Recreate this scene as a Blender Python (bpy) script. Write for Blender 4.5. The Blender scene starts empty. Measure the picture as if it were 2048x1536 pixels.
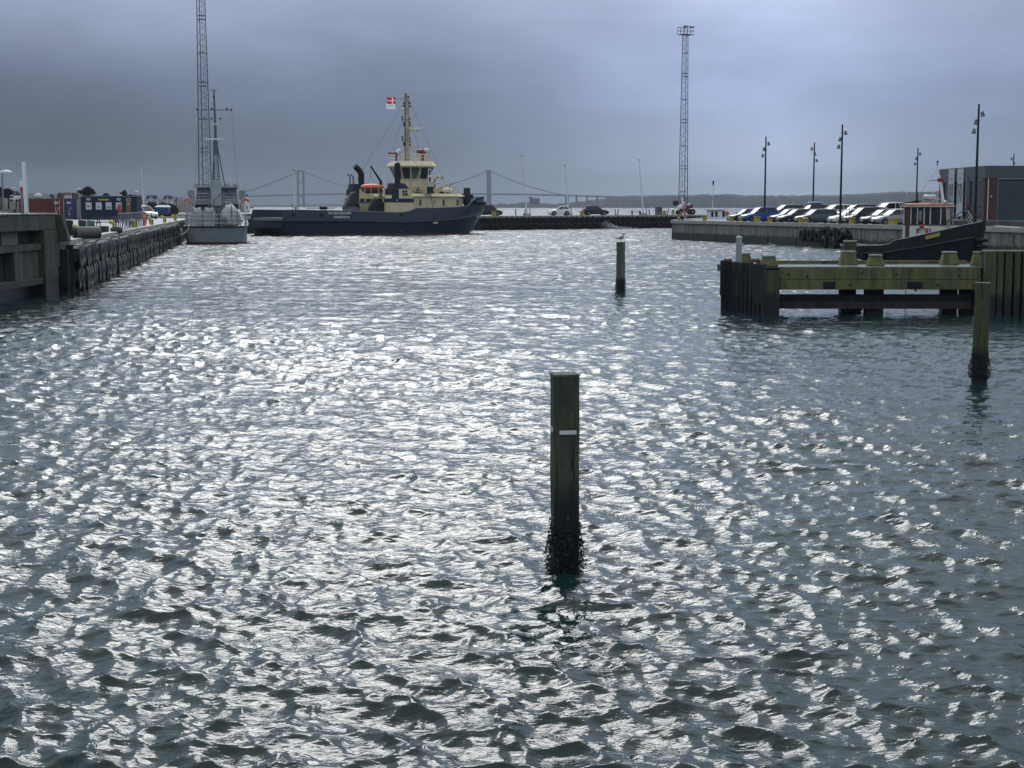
import bpy, bmesh, math, random
import numpy as np
from mathutils import Vector, Matrix
from math import radians, sin, cos, pi, tan, atan2, sqrt

random.seed(7)
S = bpy.context.scene
C = S.collection

# ---------------------------------------------------------------- camera
F_PX = 3072.0
PITCH = math.atan(356.0 / F_PX)
H_CAM = 4.0
cam_data = bpy.data.cameras.new("camera")
cam_data.sensor_width = 36.0
cam_data.lens = 36.0 * F_PX / 2048.0
cam_data.clip_start = 0.5
cam_data.clip_end = 60000.0
cam = bpy.data.objects.new("camera", cam_data)
C.objects.link(cam)
cam.location = (0, 0, H_CAM)
cam.rotation_euler = (pi / 2 - PITCH, 0, 0)
S.camera = cam

# ---------------------------------------------------------------- world
SUN_EL, SUN_AZ = 34.0, -6.0          # degrees; azimuth measured from +Y towards +X
world = bpy.data.worlds.new("World")
S.world = world
world.use_nodes = True
nt = world.node_tree
nt.nodes.clear()
N = nt.nodes.new
L = nt.links.new
out = N('ShaderNodeOutputWorld')
bg = N('ShaderNodeBackground')
bg.inputs['Strength'].default_value = 0.1
L(bg.outputs[0], out.inputs[0])
sky = N('ShaderNodeTexSky')
sky.sky_type = 'NISHITA'
sky.sun_disc = False
sky.sun_elevation = radians(SUN_EL)
sky.sun_rotation = radians(SUN_AZ)
sky.air_density = 1.0
sky.dust_density = 3.0
tc = N('ShaderNodeTexCoord')
sep = N('ShaderNodeSeparateXYZ')
L(tc.outputs['Generated'], sep.inputs[0])
nz = N('ShaderNodeTexNoise')
nz.inputs['Scale'].default_value = 3.2
nz.inputs['Detail'].default_value = 4.0
nz.inputs['Roughness'].default_value = 0.5
mp = N('ShaderNodeMapping')
mp.inputs['Scale'].default_value = (1.0, 1.0, 2.4)
mp.inputs['Location'].default_value = (0.65, 0.3, 0.1)
L(tc.outputs['Generated'], mp.inputs[0])
L(mp.outputs[0], nz.inputs['Vector'])


def wmath(op, a, b=None, c=None, clamp=False):
    n = N('ShaderNodeMath')
    n.operation = op
    n.use_clamp = clamp
    for i, v in enumerate((a, b, c)):
        if v is None:
            continue
        if isinstance(v, (int, float)):
            n.inputs[i].default_value = v
        else:
            L(v, n.inputs[i])
    return n.outputs[0]


# elevation, wobbled by the cloud noise so the bands are not straight
nzc = wmath('SUBTRACT', nz.outputs['Fac'], 0.5)
zz = wmath('ADD', sep.outputs['Z'], wmath('MULTIPLY', nzc, 0.07))
ramp = N('ShaderNodeValToRGB')
L(zz, ramp.inputs[0])
cr = ramp.color_ramp
cr.interpolation = 'B_SPLINE'
stops = [(0.0, (.215, .250, .320)), (.030, (.168, .205, .285)), (.055, (.145, .184, .268)), (.085, (.182, .232, .350)),
         (.115, (.265, .318, .455)), (.145, (.350, .410, .570)), (.22, (.36, .46, .58)), (.40, (.50, .60, .68)),
         (.70, (.98, 1.05, 1.17)), (1.0, (1.02, 1.10, 1.20))]
while len(cr.elements) < len(stops):
    cr.elements.new(0.5)
for e, (p, c) in zip(cr.elements, stops):
    e.position = p
    e.color = (*c, 1)
# heavy rain cloud low on the left, thinner cloud on the right
az = wmath('MULTIPLY_ADD', sep.outputs['X'], 2.2, 0.62, clamp=True)         # left 0 .. right 1
low = wmath('SUBTRACT', 1.0, wmath('MULTIPLY', wmath('SUBTRACT', sep.outputs['Z'], 0.03), 9.0), clamp=True)
dark = wmath('MULTIPLY', low, wmath('SUBTRACT', 1.0, az))
dark = wmath('SUBTRACT', 1.0, wmath('MULTIPLY', dark, 0.62))
lite = wmath('MULTIPLY_ADD', wmath('MULTIPLY', low, az), 0.62, 1.0)
nz2 = N('ShaderNodeTexNoise')
nz2.inputs['Scale'].default_value = 9.0
nz2.inputs['Detail'].default_value = 6.0
nz2.inputs['Roughness'].default_value = 0.6
nz2.inputs['Distortion'].default_value = 0.4
mp2 = N('ShaderNodeMapping')
mp2.inputs['Scale'].default_value = (1.0, 1.0, 2.6)
L(tc.outputs['Generated'], mp2.inputs[0])
L(mp2.outputs[0], nz2.inputs['Vector'])
mott = wmath('ADD', wmath('MULTIPLY_ADD', nzc, 0.75, 1.0), wmath('MULTIPLY', wmath('SUBTRACT', nz2.outputs['Fac'], 0.5), 0.48))
# thinner cloud low on the right
bd = N('ShaderNodeVectorMath')
bd.operation = 'DOT_PRODUCT'
L(tc.outputs['Generated'], bd.inputs[0])
bd.inputs[1].default_value = Vector((0.145, 1.0, 0.050)).normalized()
brk = wmath('POWER', wmath('MAXIMUM', bd.outputs['Value'], 0.0), 150.0)
mott = wmath('MULTIPLY', mott, wmath('MULTIPLY_ADD', brk, 0.95, 1.0))
k = wmath('MULTIPLY', wmath('MULTIPLY', dark, lite), mott)
# glow of the sun through the cloud
sd = Vector((sin(radians(SUN_AZ)) * cos(radians(SUN_EL)), cos(radians(SUN_AZ)) * cos(radians(SUN_EL)), sin(radians(SUN_EL))))
dot = N('ShaderNodeVectorMath')
dot.operation = 'DOT_PRODUCT'
L(tc.outputs['Generated'], dot.inputs[0])
dot.inputs[1].default_value = sd
glow = wmath('POWER', wmath('MAXIMUM', dot.outputs['Value'], 0.0), 14.0)
k = wmath('MULTIPLY', k, wmath('MULTIPLY_ADD', glow, 0.6, 1.0))
cloud = N('ShaderNodeVectorMath')
cloud.operation = 'SCALE'
L(ramp.outputs[0], cloud.inputs[0])
L(wmath('MULTIPLY', k, 10.0), cloud.inputs['Scale'])
mix = N('ShaderNodeMix')
mix.data_type = 'RGBA'
mix.inputs[0].default_value = 0.992
L(sky.outputs[0], mix.inputs[6])
L(cloud.outputs[0], mix.inputs[7])
L(mix.outputs[2], bg.inputs['Color'])

sun_d = bpy.data.lights.new("sun", 'SUN')
sun_d.energy = 1.06
sun_d.angle = radians(25.0)
sun_d.color = (1.0, 0.985, 0.96)
sun = bpy.data.objects.new("sun", sun_d)
C.objects.link(sun)
sun.rotation_euler = (-sd).to_track_quat('-Z', 'Y').to_euler()

S.view_settings.view_transform = 'Standard'
S.view_settings.look = 'None'
S.view_settings.gamma = 1.0
S.view_settings.use_curve_mapping = False
S.view_settings.exposure = 0.0
S.cycles.max_bounces = 6
S.cycles.transparent_max_bounces = 12

# ---------------------------------------------------------------- helpers
ct, st_ = cos(PITCH), sin(PITCH)


def at(px, py, Y):
    """World point on the ray through photo pixel (px,py) at distance Y ahead."""
    u = (px - 1024.0) / F_PX
    v = (768.0 - py) / F_PX
    s = Y / (ct + v * st_)
    return Vector((u * s, Y, H_CAM + s * (-st_ + v * ct)))


def gp(px, py, z=0.0):
    u = (px - 1024.0) / F_PX
    v = (768.0 - py) / F_PX
    s = (z - H_CAM) / (-st_ + v * ct)
    return Vector((u * s, s * (ct + v * st_), z))


def nmat(name):
    m = bpy.data.materials.new(name)
    m.use_nodes = True
    return m, m.node_tree, m.node_tree.nodes["Principled BSDF"]


def mat(name, col, rough=0.6, metal=0.0, var=0.25, scale=3.0, col2=None, bump=0.0, bscale=None, stretch=(1, 1, 1), thresh=None,
        coat=0.0, detail=5.0):
    """Procedural paint/stone/wood: base colour broken up by noise (optionally towards a second colour), with fine relief."""
    m, t, b = nmat(name)
    b.inputs['Roughness'].default_value = rough
    b.inputs['Metallic'].default_value = metal
    b.inputs['Coat Weight'].default_value = coat
    if max(col) < .06 and rough > .3:
        b.inputs['Specular IOR Level'].default_value = .3
    tcn = t.nodes.new('ShaderNodeTexCoord')
    mpn = t.nodes.new('ShaderNodeMapping')
    mpn.inputs['Scale'].default_value = stretch
    t.links.new(tcn.outputs['Object'], mpn.inputs[0])
    n = t.nodes.new('ShaderNodeTexNoise')
    n.inputs['Scale'].default_value = scale
    n.inputs['Detail'].default_value = detail
    n.inputs['Roughness'].default_value = 0.6
    t.links.new(mpn.outputs[0], n.inputs['Vector'])
    r = t.nodes.new('ShaderNodeValToRGB')
    lo, hi = thresh or (0.3, 0.7)
    r.color_ramp.elements[0].position = lo
    r.color_ramp.elements[1].position = hi
    c2 = col2 or tuple(c * (1 - var) for c in col)
    c1 = col if col2 else tuple(min(1, c * (1 + var * .5)) for c in col)
    r.color_ramp.elements[0].color = (*c2, 1)
    r.color_ramp.elements[1].color = (*c1, 1)
    t.links.new(n.outputs['Fac'], r.inputs[0])
    t.links.new(r.outputs[0], b.inputs['Base Color'])
    if bump:
        n2 = t.nodes.new('ShaderNodeTexNoise')
        n2.inputs['Scale'].default_value = bscale or scale * 5
        n2.inputs['Detail'].default_value = 4
        t.links.new(mpn.outputs[0], n2.inputs['Vector'])
        bp = t.nodes.new('ShaderNodeBump')
        bp.inputs['Strength'].default_value = bump
        bp.inputs['Distance'].default_value = 0.05
        t.links.new(n2.outputs['Fac'], bp.inputs['Height'])
        t.links.new(bp.outputs[0], b.inputs['Normal'])
    return m


class MB:
    """Collects vertices and faces of one mesh."""

    def __init__(self):
        self.v = []
        self.f = []
        self.mi = []
        self.cur = 0

    def add(self, vs, fs):
        o = len(self.v)
        self.v += [tuple(p) for p in vs]
        self.f += [tuple(i + o for i in f) for f in fs]
        self.mi += [self.cur] * len(fs)
        return self

    def box(self, x0, x1, y0, y1, z0, z1, M=None):
        vs = [Vector(p) for p in ((x0, y0, z0), (x1, y0, z0), (x1, y1, z0), (x0, y1, z0), (x0, y0, z1), (x1, y0, z1), (x1, y1, z1), (x0, y1, z1))]
        if M:
            vs = [M @ p for p in vs]
        return self.add(vs, [(3, 2, 1, 0), (4, 5, 6, 7), (0, 1, 5, 4), (1, 2, 6, 5), (2, 3, 7, 6), (3, 0, 4, 7)])

    def cbox(self, c, s, M=None):
        return self.box(c[0] - s[0] / 2, c[0] + s[0] / 2, c[1] - s[1] / 2, c[1] + s[1] / 2, c[2] - s[2] / 2, c[2] + s[2] / 2, M)

    def prism(self, poly, a, b, axis='y', M=None):
        """poly: 2-D outline (x,z) for axis y, (x,y) for axis z, (y,z) for axis x; extruded a..b."""
        def mk(p, t):
            if axis == 'y':
                q = Vector((p[0], t, p[1]))
            elif axis == 'z':
                q = Vector((p[0], p[1], t))
            else:
                q = Vector((t, p[0], p[1]))
            return M @ q if M else q
        n = len(poly)
        vs = [mk(p, a) for p in poly] + [mk(p, b) for p in poly]
        fs = [tuple(range(n))[::-1], tuple(range(n, 2 * n))] + [(i, (i + 1) % n, (i + 1) % n + n, i + n) for i in range(n)]
        return self.add(vs, fs)

    def tube(self, pts, r, n=8, cap=True):
        pts = [Vector(p) for p in pts]
        if not isinstance(r, (list, tuple)):
            r = [r] * len(pts)
        vs, fs = [], []
        for i, p in enumerate(pts):
            d = (pts[min(i + 1, len(pts) - 1)] - pts[max(i - 1, 0)]).normalized()
            a = Vector((0, 0, 1)) if abs(d.z) < 0.9 else Vector((1, 0, 0))
            u = d.cross(a).normalized()
            w = d.cross(u)
            for k_ in range(n):
                t = 2 * pi * k_ / n
                vs.append(p + (u * cos(t) + w * sin(t)) * r[i])
        for i in range(len(pts) - 1):
            for k_ in range(n):
                a0 = i * n + k_
                a1 = i * n + (k_ + 1) % n
                fs.append((a0, a1, a1 + n, a0 + n))
        if cap:
            fs.append(tuple(range(n)))
            fs.append(tuple(range((len(pts) - 1) * n, len(pts) * n))[::-1])
        return self.add(vs, fs)

    def ring_loft(self, rings, cap=True, closed=True):
        n = len(rings[0])
        vs = [p for r in rings for p in r]
        fs = []
        for i in range(len(rings) - 1):
            for k_ in range(n if closed else n - 1):
                a0 = i * n + k_
                a1 = i * n + (k_ + 1) % n
                fs.append((a0, a1, a1 + n, a0 + n))
        if cap:
            fs.append(tuple(range(n))[::-1])
            fs.append(tuple(range((len(rings) - 1) * n, len(rings) * n)))
        return self.add(vs, fs)

    def lathe(self, prof, c=(0, 0, 0), n=12, axis='z'):
        rings = []
        for r, h in prof:
            ring = []
            for k_ in range(n):
                t = 2 * pi * k_ / n
                if axis == 'z':
                    ring.append(Vector((c[0] + r * cos(t), c[1] + r * sin(t), c[2] + h)))
                elif axis == 'y':
                    ring.append(Vector((c[0] + r * cos(t), c[1] + h, c[2] + r * sin(t))))
                else:
                    ring.append(Vector((c[0] + h, c[1] + r * cos(t), c[2] + r * sin(t))))
            rings.append(ring)
        return self.ring_loft(rings)

    def torus(self, c, R, r, axis='y', n=16, m=8, a0=0.0, a1=2 * pi, sq=1.0):
        full = abs(a1 - a0 - 2 * pi) < 1e-6
        rings = []
        cnt = n if full else n + 1
        for i in range(cnt):
            t = a0 + (a1 - a0) * i / n
            ring = []
            for j in range(m):
                s = 2 * pi * j / m
                rr = R + r * cos(s)
                h = r * sq * sin(s)
                if axis == 'y':
                    ring.append(Vector((c[0] + rr * cos(t), c[1] + h, c[2] + rr * sin(t))))
                elif axis == 'z':
                    ring.append(Vector((c[0] + rr * cos(t), c[1] + rr * sin(t), c[2] + h)))
                else:
                    ring.append(Vector((c[0] + h, c[1] + rr * cos(t), c[2] + rr * sin(t))))
            rings.append(ring)
        if full:
            rings.append(rings[0])
        return self.ring_loft(rings, cap=not full)

    def ball(self, c, r, n=10, m=6):
        if not isinstance(r, (tuple, list)):
            r = (r, r, r)
        rings = []
        for i in range(m + 1):
            a = -pi / 2 + pi * i / m
            rr = max(cos(a), 0.02)
            rings.append([Vector((c[0] + r[0] * rr * cos(2 * pi * k_ / n), c[1] + r[1] * rr * sin(2 * pi * k_ / n), c[2] + r[2] * sin(a))) for k_ in range(n)])
        return self.ring_loft(rings)

    def mesh(self, name, mats):
        me = bpy.data.meshes.new(name)
        me.from_pydata(self.v, [], self.f)
        for m in (mats if isinstance(mats, (list, tuple)) else [mats]):
            me.materials.append(m)
        if any(self.mi):
            me.polygons.foreach_set('material_index', self.mi)
        bm = bmesh.new()
        bm.from_mesh(me)
        bmesh.ops.recalc_face_normals(bm, faces=bm.faces)
        bm.to_mesh(me)
        bm.free()
        return me

    def build(self, name, mats, parent=None, smooth=False, bevel=0.0, **tags):
        me = self.mesh(name, mats)
        if bevel:
            bm = bmesh.new()
            bm.from_mesh(me)
            bmesh.ops.remove_doubles(bm, verts=bm.verts, dist=1e-4)
            es = [e for e in bm.edges if len(e.link_faces) == 2 and e.calc_face_angle(0) > 0.6]
            bmesh.ops.bevel(bm, geom=es, offset=bevel, segments=2, affect='EDGES', clamp_overlap=True)
            bm.to_mesh(me)
            bm.free()
        if smooth:
            me.shade_smooth()
            try:
                me.set_sharp_from_angle(angle=radians(40))
            except Exception:
                pass
        o = bpy.data.objects.new(name, me)
        C.objects.link(o)
        if parent:
            o.parent = parent
        for k_, val in tags.items():
            o[k_] = val
        return o


def thing(name, label, cat, loc=(0, 0, 0), rz=0.0, group=None, rot=None):
    o = bpy.data.objects.new(name, None)
    o.empty_display_size = 0.2
    C.objects.link(o)
    o.location = loc
    o.rotation_euler = rot if rot else (0, 0, rz)
    o['label'] = label
    o['category'] = cat
    if group:
        o['group'] = group
    return o


def tag(o, label, cat, group=None):
    o['label'] = label
    o['category'] = cat
    if group:
        o['group'] = group
    return o


def dup(root, loc, rz=None, label=None, group=None, scale=None):
    r = root.copy()
    C.objects.link(r)
    r.location = loc
    if rz is not None:
        r.rotation_euler = (0, 0, rz)
    if scale is not None:
        r.scale = scale if isinstance(scale, (tuple, list)) else (scale,) * 3
    if label:
        r['label'] = label
    if group:
        r['group'] = group
    for ch in list(root.children):
        c_ = ch.copy()
        C.objects.link(c_)
        c_.parent = r
        for g in list(ch.children):
            d_ = g.copy()
            C.objects.link(d_)
            d_.parent = c_
    return r


def text_part(name, body, size, m, parent, loc, rot, depth=0.01, align='CENTER', sx=1.0):
    cu = bpy.data.curves.new(name, 'FONT')
    cu.body = body
    cu.size = size
    cu.extrude = depth
    cu.align_x = align
    cu.resolution_u = 3
    tmp = bpy.data.objects.new(name + "_tmp", cu)
    C.objects.link(tmp)
    dg = bpy.context.evaluated_depsgraph_get()
    me = bpy.data.meshes.new_from_object(tmp.evaluated_get(dg))
    bpy.data.objects.remove(tmp)
    bpy.data.curves.remove(cu)
    me.materials.clear()
    me.materials.append(m)
    o = bpy.data.objects.new(name, me)
    C.objects.link(o)
    o.parent = parent
    o.location = loc
    o.rotation_euler = rot
    o.scale = (sx, 1, 1)
    return o


# ---------------------------------------------------------------- water
def build_water():
    rng = np.random.default_rng(11)
    # rows: fine near the camera, coarser with distance
    rows = [2.0]
    while rows[-1] < 420:
        r = rows[-1]
        rows.append(r + max(0.034, 0.0036 * r) if r > 7 else r + 0.25)
    while rows[-1] < 26000:
        rows.append(rows[-1] * 1.05)
    rows = np.array(rows)
    ncol = 680
    a = np.linspace(-1, 1, ncol)
    # columns dense inside the view, wider outside
    ang = np.radians(23.0) * a + np.radians(22.0) * a ** 7
    R, A = np.meshgrid(rows, ang, indexing='ij')
    X = (R * np.tan(A)).ravel()
    Y = R.ravel().copy()
    nw = 240
    wind = radians(-112)                                 # waves run towards the camera, a little from the left
    lam = np.exp(rng.uniform(np.log(0.12), np.log(4.5), nw))
    th = wind + rng.normal(0, 0.50, nw)
    th[lam < 0.8] += rng.normal(0, 0.60, int((lam < 0.8).sum()))
    k0 = 2 * pi / lam
    steep = 0.0385 * np.where(lam < 0.75, 1.0, (0.55 / lam) ** 1.25) * np.where(lam > .25, 1.0, (lam / .25) ** .6)
    amp = steep / k0 * rng.uniform(0.5, 1.4, nw)
    ph = rng.uniform(0, 2 * pi, nw)
    Z = np.zeros_like(X)
    DX = np.zeros_like(X)
    DY = np.zeros_like(X)
    # calmer/rougher patches
    gust = 1.0 + 0.34 * np.sin(X * 0.11 + 0.7 * np.sin(Y * 0.07)) * np.sin(Y * 0.09 + 1.3) + 0.15 * np.sin(X * .31 + Y * .23)
    # lee of the jetty and of the concrete berth
    lee = 1 / (1 + np.exp(-(X - 7.5) * 1.2)) * np.exp(-((Y - 53.5) / 4.5) ** 2) + 1 / (1 + np.exp((X + 17.0) * 1.2)) * np.exp(-((Y - 62) / 14.0) ** 2)
    gust = gust * (1 - .62 * np.clip(lee, 0, 1))
    windy = 1.0 + 2.3 * np.clip((Y - 75) / 110.0, 0, 1)    # open to the fjord: rougher far basin
    damp_px = np.maximum(0.02, 0.0018 * Y)               # spacing of samples at this distance
    for i in range(nw):
        kx, ky = k0[i] * cos(th[i]), k0[i] * sin(th[i])
        fade = np.clip(lam[i] / (3.0 * damp_px) - 0.35, 0, 1)
        sel = fade > 0
        p = kx * X[sel] + ky * Y[sel] + ph[i]
        ai = amp[i] * fade[sel]
        if lam[i] < 2.0:
            ai = ai * gust[sel]
        if lam[i] > 0.9:
            ai = ai * windy[sel]
        s_, c_ = np.sin(p), np.cos(p)
        Z[sel] += ai * c_
        q = 1.1
        DX[sel] -= q * ai * (kx / k0[i]) * s_
        DY[sel] -= q * ai * (ky / k0[i]) * s_
    calm = 1.0 / (1.0 + np.exp((Y - 900) / 200.0))
    X2, Y2, Z2 = X + DX * calm, Y + DY * calm, Z * (calm * .95 + .05)
    co = np.stack([X2, Y2, Z2], 1).astype(np.float32)
    nr = len(rows)
    idx = np.arange(nr * ncol).reshape(nr, ncol)
    f = np.stack([idx[:-1, :-1], idx[:-1, 1:], idx[1:, 1:], idx[1:, :-1]], -1).reshape(-1, 4)
    me = bpy.data.meshes.new("water")
    me.vertices.add(len(co))
    me.vertices.foreach_set('co', co.ravel())
    me.loops.add(f.size)
    me.loops.foreach_set('vertex_index', f.ravel().astype(np.int32))
    me.polygons.add(len(f))
    me.polygons.foreach_set('loop_start', np.arange(0, f.size, 4, dtype=np.int32))
    me.polygons.foreach_set('loop_total', np.full(len(f), 4, dtype=np.int32))
    me.update(calc_edges=True)
    rel = Z / (0.055 * windy)
    nzr = rng.random(len(Z))
    crest = np.clip((rel - 0.50) * 1.9, 0, 1) * np.clip((Y - 60) / 90.0, 0.0, 1) * 1.3 * np.clip((420 - Y) / 60, 0, 1) * (.5 + .8 * nzr)
    at_ = me.attributes.new('foam', 'FLOAT', 'POINT')
    at_.data.foreach_set('value', crest.astype(np.float32))
    print('foam share', float((crest > .3).mean()), 'Z std', float(Z[Y < 60].std()))
    me.shade_smooth()
    o = bpy.data.objects.new("water", me)
    C.objects.link(o)
    o['kind'] = 'structure'
    print("water quads", len(f))

    m, t, b = nmat("sea_water")
    nn, ll = t.nodes.new, t.links.new
    b.inputs['Roughness'].default_value = 0.07
    b.inputs['IOR'].default_value = 1.34
    b.inputs['Specular IOR Level'].default_value = 0.5
    tcn = nn('ShaderNodeTexCoord')
    geo = nn('ShaderNodeNewGeometry')
    cd = nn('ShaderNodeVectorMath')
    cd.operation = 'LENGTH'
    ll(geo.outputs['Position'], cd.inputs[0])

    def noise(sc, stretch, rot, det=2.0, dist=0.0):
        mpn = nn('ShaderNodeMapping')
        mpn.inputs['Rotation'].default_value = (0, 0, rot)
        mpn.inputs['Scale'].default_value = stretch
        ll(geo.outputs['Position'], mpn.inputs[0])
        n = nn('ShaderNodeTexNoise')
        n.inputs['Scale'].default_value = sc
        n.inputs['Detail'].default_value = det
        n.inputs['Distortion'].default_value = dist
        ll(mpn.outputs[0], n.inputs['Vector'])
        return n.outputs['Fac']

    def mth(op, x, y=None, z=None, clamp=False):
        n = nn('ShaderNodeMath')
        n.operation = op
        n.use_clamp = clamp
        for i, v in enumerate((x, y, z)):
            if v is None:
                continue
            if isinstance(v, (int, float)):
                n.inputs[i].default_value = v
            else:
                ll(v, n.inputs[i])
        return n.outputs[0]

    # depth / silt colour
    r = nn('ShaderNodeValToRGB')
    ll(noise(0.09, (1, 1, 1), 0.3, 3), r.inputs[0])
    r.color_ramp.elements[0].position = .35
    r.color_ramp.elements[0].color = (.005, .019, .021, 1)
    r.color_ramp.elements[1].position = .65
    r.color_ramp.elements[1].color = (.008, .027, .028, 1)
    ll(r.outputs[0], b.inputs['Base Color'])
    # ripples, three sizes
    h1 = noise(8.5, (0.6, 1.2, 1), radians(14), 3.0, 0.4)
    h2 = noise(1.35, (0.6, 1.2, 1), radians(20), 3.0, 0.5)
    h3 = noise(0.42, (0.6, 1.3, 1), radians(18), 4.0, 0.3)
    far = mth('MULTIPLY', mth('SUBTRACT', cd.outputs['Value'], 45.0), 0.009, clamp=True)
    b1 = nn('ShaderNodeBump')
    b1.inputs['Distance'].default_value = 0.045
    b1.inputs['Strength'].default_value = 0.48
    ll(h1, b1.inputs['Height'])
    b2 = nn('ShaderNodeBump')
    b2.inputs['Distance'].default_value = 0.16
    ll(mth('MULTIPLY_ADD', far, 0.75, 0.25), b2.inputs['Strength'])
    ll(h2, b2.inputs['Height'])
    ll(b1.outputs[0], b2.inputs['Normal'])
    b3 = nn('ShaderNodeBump')
    b3.inputs['Distance'].default_value = 0.85
    ll(mth('MULTIPLY', far, 1.0), b3.inputs['Strength'])
    ll(h3, b3.inputs['Height'])
    ll(b2.outputs[0], b3.inputs['Normal'])
    ll(b3.outputs[0], b.inputs['Normal'])
    ll(mth('MULTIPLY_ADD', far, 0.20, 0.045), b.inputs['Roughness'])
    at2 = nn('ShaderNodeAttribute')
    at2.attribute_name = 'foam'
    fo = nn('ShaderNodeBsdfDiffuse')
    fo.inputs['Color'].default_value = (.72, .76, .78, 1)
    msx = nn('ShaderNodeMixShader')
    ll(mth('MULTIPLY', at2.outputs['Fac'], mth('MULTIPLY_ADD', noise(3.0, (.6, 1.5, 1), .2, 4.0), 3.2, -0.85, clamp=True), clamp=True), msx.inputs[0])
    ll(b.outputs[0], msx.inputs[1])
    ll(fo.outputs[0], msx.inputs[2])
    ll(msx.outputs[0], t.nodes['Material Output'].inputs[0])
    me.materials.append(m)
    return o


water = build_water()
# ---------------------------------------------------------------- wall material with a wet weed line
def wallmat(name, dry, dry2, wet, z0, soft=0.25, streak=0.5, moss=None, rough=0.8, bump=0.35, hs=0.8, grain=False):
    m, t, b = nmat(name)
    nn, ll = t.nodes.new, t.links.new
    geo = nn('ShaderNodeNewGeometry')
    sp = nn('ShaderNodeSeparateXYZ')
    ll(geo.outputs['Position'], sp.inputs[0])

    def noise(sc, stretch, det=5.0):
        mp_ = nn('ShaderNodeMapping')
        mp_.inputs['Scale'].default_value = stretch
        ll(geo.outputs['Position'], mp_.inputs[0])
        n = nn('ShaderNodeTexNoise')
        n.inputs['Scale'].default_value = sc
        n.inputs['Detail'].default_value = det
        n.inputs['Roughness'].default_value = .62
        ll(mp_.outputs[0], n.inputs['Vector'])
        return n.outputs['Fac']

    def ramp_(fac, stops_):
        r_ = nn('ShaderNodeValToRGB')
        ll(fac, r_.inputs[0])
        while len(r_.color_ramp.elements) < len(stops_):
            r_.color_ramp.elements.new(.5)
        for e_, (p_, c_) in zip(r_.color_ramp.elements, stops_):
            e_.position = p_
            e_.color = (*c_, 1)
        return r_.outputs[0]

    def mixc(f, a_, b_):
        n = nn('ShaderNodeMix')
        n.data_type = 'RGBA'
        if isinstance(f, float):
            n.inputs[0].default_value = f
        else:
            ll(f, n.inputs[0])
        for i_, v_ in ((6, a_), (7, b_)):
            if isinstance(v_, tuple):
                n.inputs[i_].default_value = (*v_, 1)
            else:
                ll(v_, n.inputs[i_])
        return n.outputs[2]
    base = ramp_(noise(hs, (1, 1, .8)), [(.32, dry2), (.66, dry)])
    st = ramp_(noise(3.0, (1, 1, .10)), [(.42, (0, 0, 0)), (.62, (1, 1, 1))])
    base = mixc(st, base, tuple(c * (1 - streak) for c in dry2))
    st2 = ramp_(noise(4.5, (1.0, 1.0, .14)), [(.60, (0, 0, 0)), (.68, (streak * .6,) * 3)])
    base = mixc(st2, base, tuple(min(1, c * 1.9) for c in dry))
    if moss:
        mo = ramp_(noise(1.3, (1, 1, .5)), [(.40, (0, 0, 0)), (.60, (.85, .85, .85))])
        base = mixc(mo, base, moss)
    # weed line
    zn = nn('ShaderNodeMath')
    zn.operation = 'MULTIPLY_ADD'
    ll(noise(2.2, (1, 1, .5)), zn.inputs[0])
    zn.inputs[1].default_value = soft * 2.4
    ll(sp.outputs['Z'], zn.inputs[2])
    mr = nn('ShaderNodeMapRange')
    ll(zn.outputs[0], mr.inputs[0])
    mr.inputs[1].default_value = z0 + soft * .9
    mr.inputs[2].default_value = z0 + soft * 1.7
    base = mixc(mr.outputs[0], wet, base)
    ll(base, b.inputs['Base Color'])
    rr = nn('ShaderNodeMapRange')
    ll(zn.outputs[0], rr.inputs[0])
    rr.inputs[1].default_value = z0
    rr.inputs[2].default_value = z0 + soft * 2
    rr.inputs[3].default_value = 0.35
    rr.inputs[4].default_value = rough
    ll(rr.outputs[0], b.inputs['Roughness'])
    bp = nn('ShaderNodeBump')
    bp.inputs['Strength'].default_value = bump
    bp.inputs['Distance'].default_value = .06
    if grain:
        gr = noise(26.0, (1, 1, .05), 3.0)
        ll(gr, bp.inputs['Height'])
        ck = ramp_(gr, [(.36, (1, 1, 1)), (.42, (0, 0, 0))])
        base = mixc(ck, base, (.006, .007, .006))
        ll(base, b.inputs['Base Color'])
    else:
        ll(noise(6.0, (1, 1, .5)), bp.inputs['Height'])
    ll(bp.outputs[0], b.inputs['Normal'])
    return m


M = {}
M['conc'] = wallmat('weathered_concrete', (.27, .27, .25), (.16, .16, .145), (.030, .034, .032), .85, moss=None, streak=.3)
M['conc_l'] = wallmat('mossy_concrete', (.12, .125, .11), (.055, .06, .052), (.016, .02, .018), .75, moss=(.035, .045, .026), streak=.28)
M['conc_d'] = wallmat('dark_panel_concrete', (.035, .04, .042), (.016, .02, .023), (.012, .015, .015), .9)
M['concplain'] = mat('quay_coping', (.36, .36, .34), .55, var=.35, scale=2.0, bump=.2)
M['paving'] = mat('wet_paving', (.36, .34, .36), .28, col2=(.24, .24, .255), scale=.35, bump=.1, bscale=6)
M['asphalt'] = mat('wet_asphalt', (.10, .10, .105), .25, col2=(.055, .056, .06), scale=.5, bump=.15, bscale=9)
M['steel_dark'] = wallmat('sheet_pile_steel', (.022, .026, .032), (.012, .015, .02), (.006, .008, .010), .5, streak=.4)
M['grass'] = mat('winter_grass', (.085, .105, .035), .9, col2=(.045, .06, .025), scale=1.5, bump=.4)
M['earth'] = mat('bank_scrub', (.050, .042, .036), .95, col2=(.028, .026, .022), scale=1.2, bump=.6)
M['rubber'] = mat('tyre_rubber', (.013, .015, .018), .5, col2=(.007, .008, .010), scale=6, bump=.3, bscale=25)
M['grime'] = mat('tyre_white_grime', (.30, .31, .32), .55, col2=(.018, .019, .02), scale=7, thresh=(.44, .56), stretch=(1, 1, .4))
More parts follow.
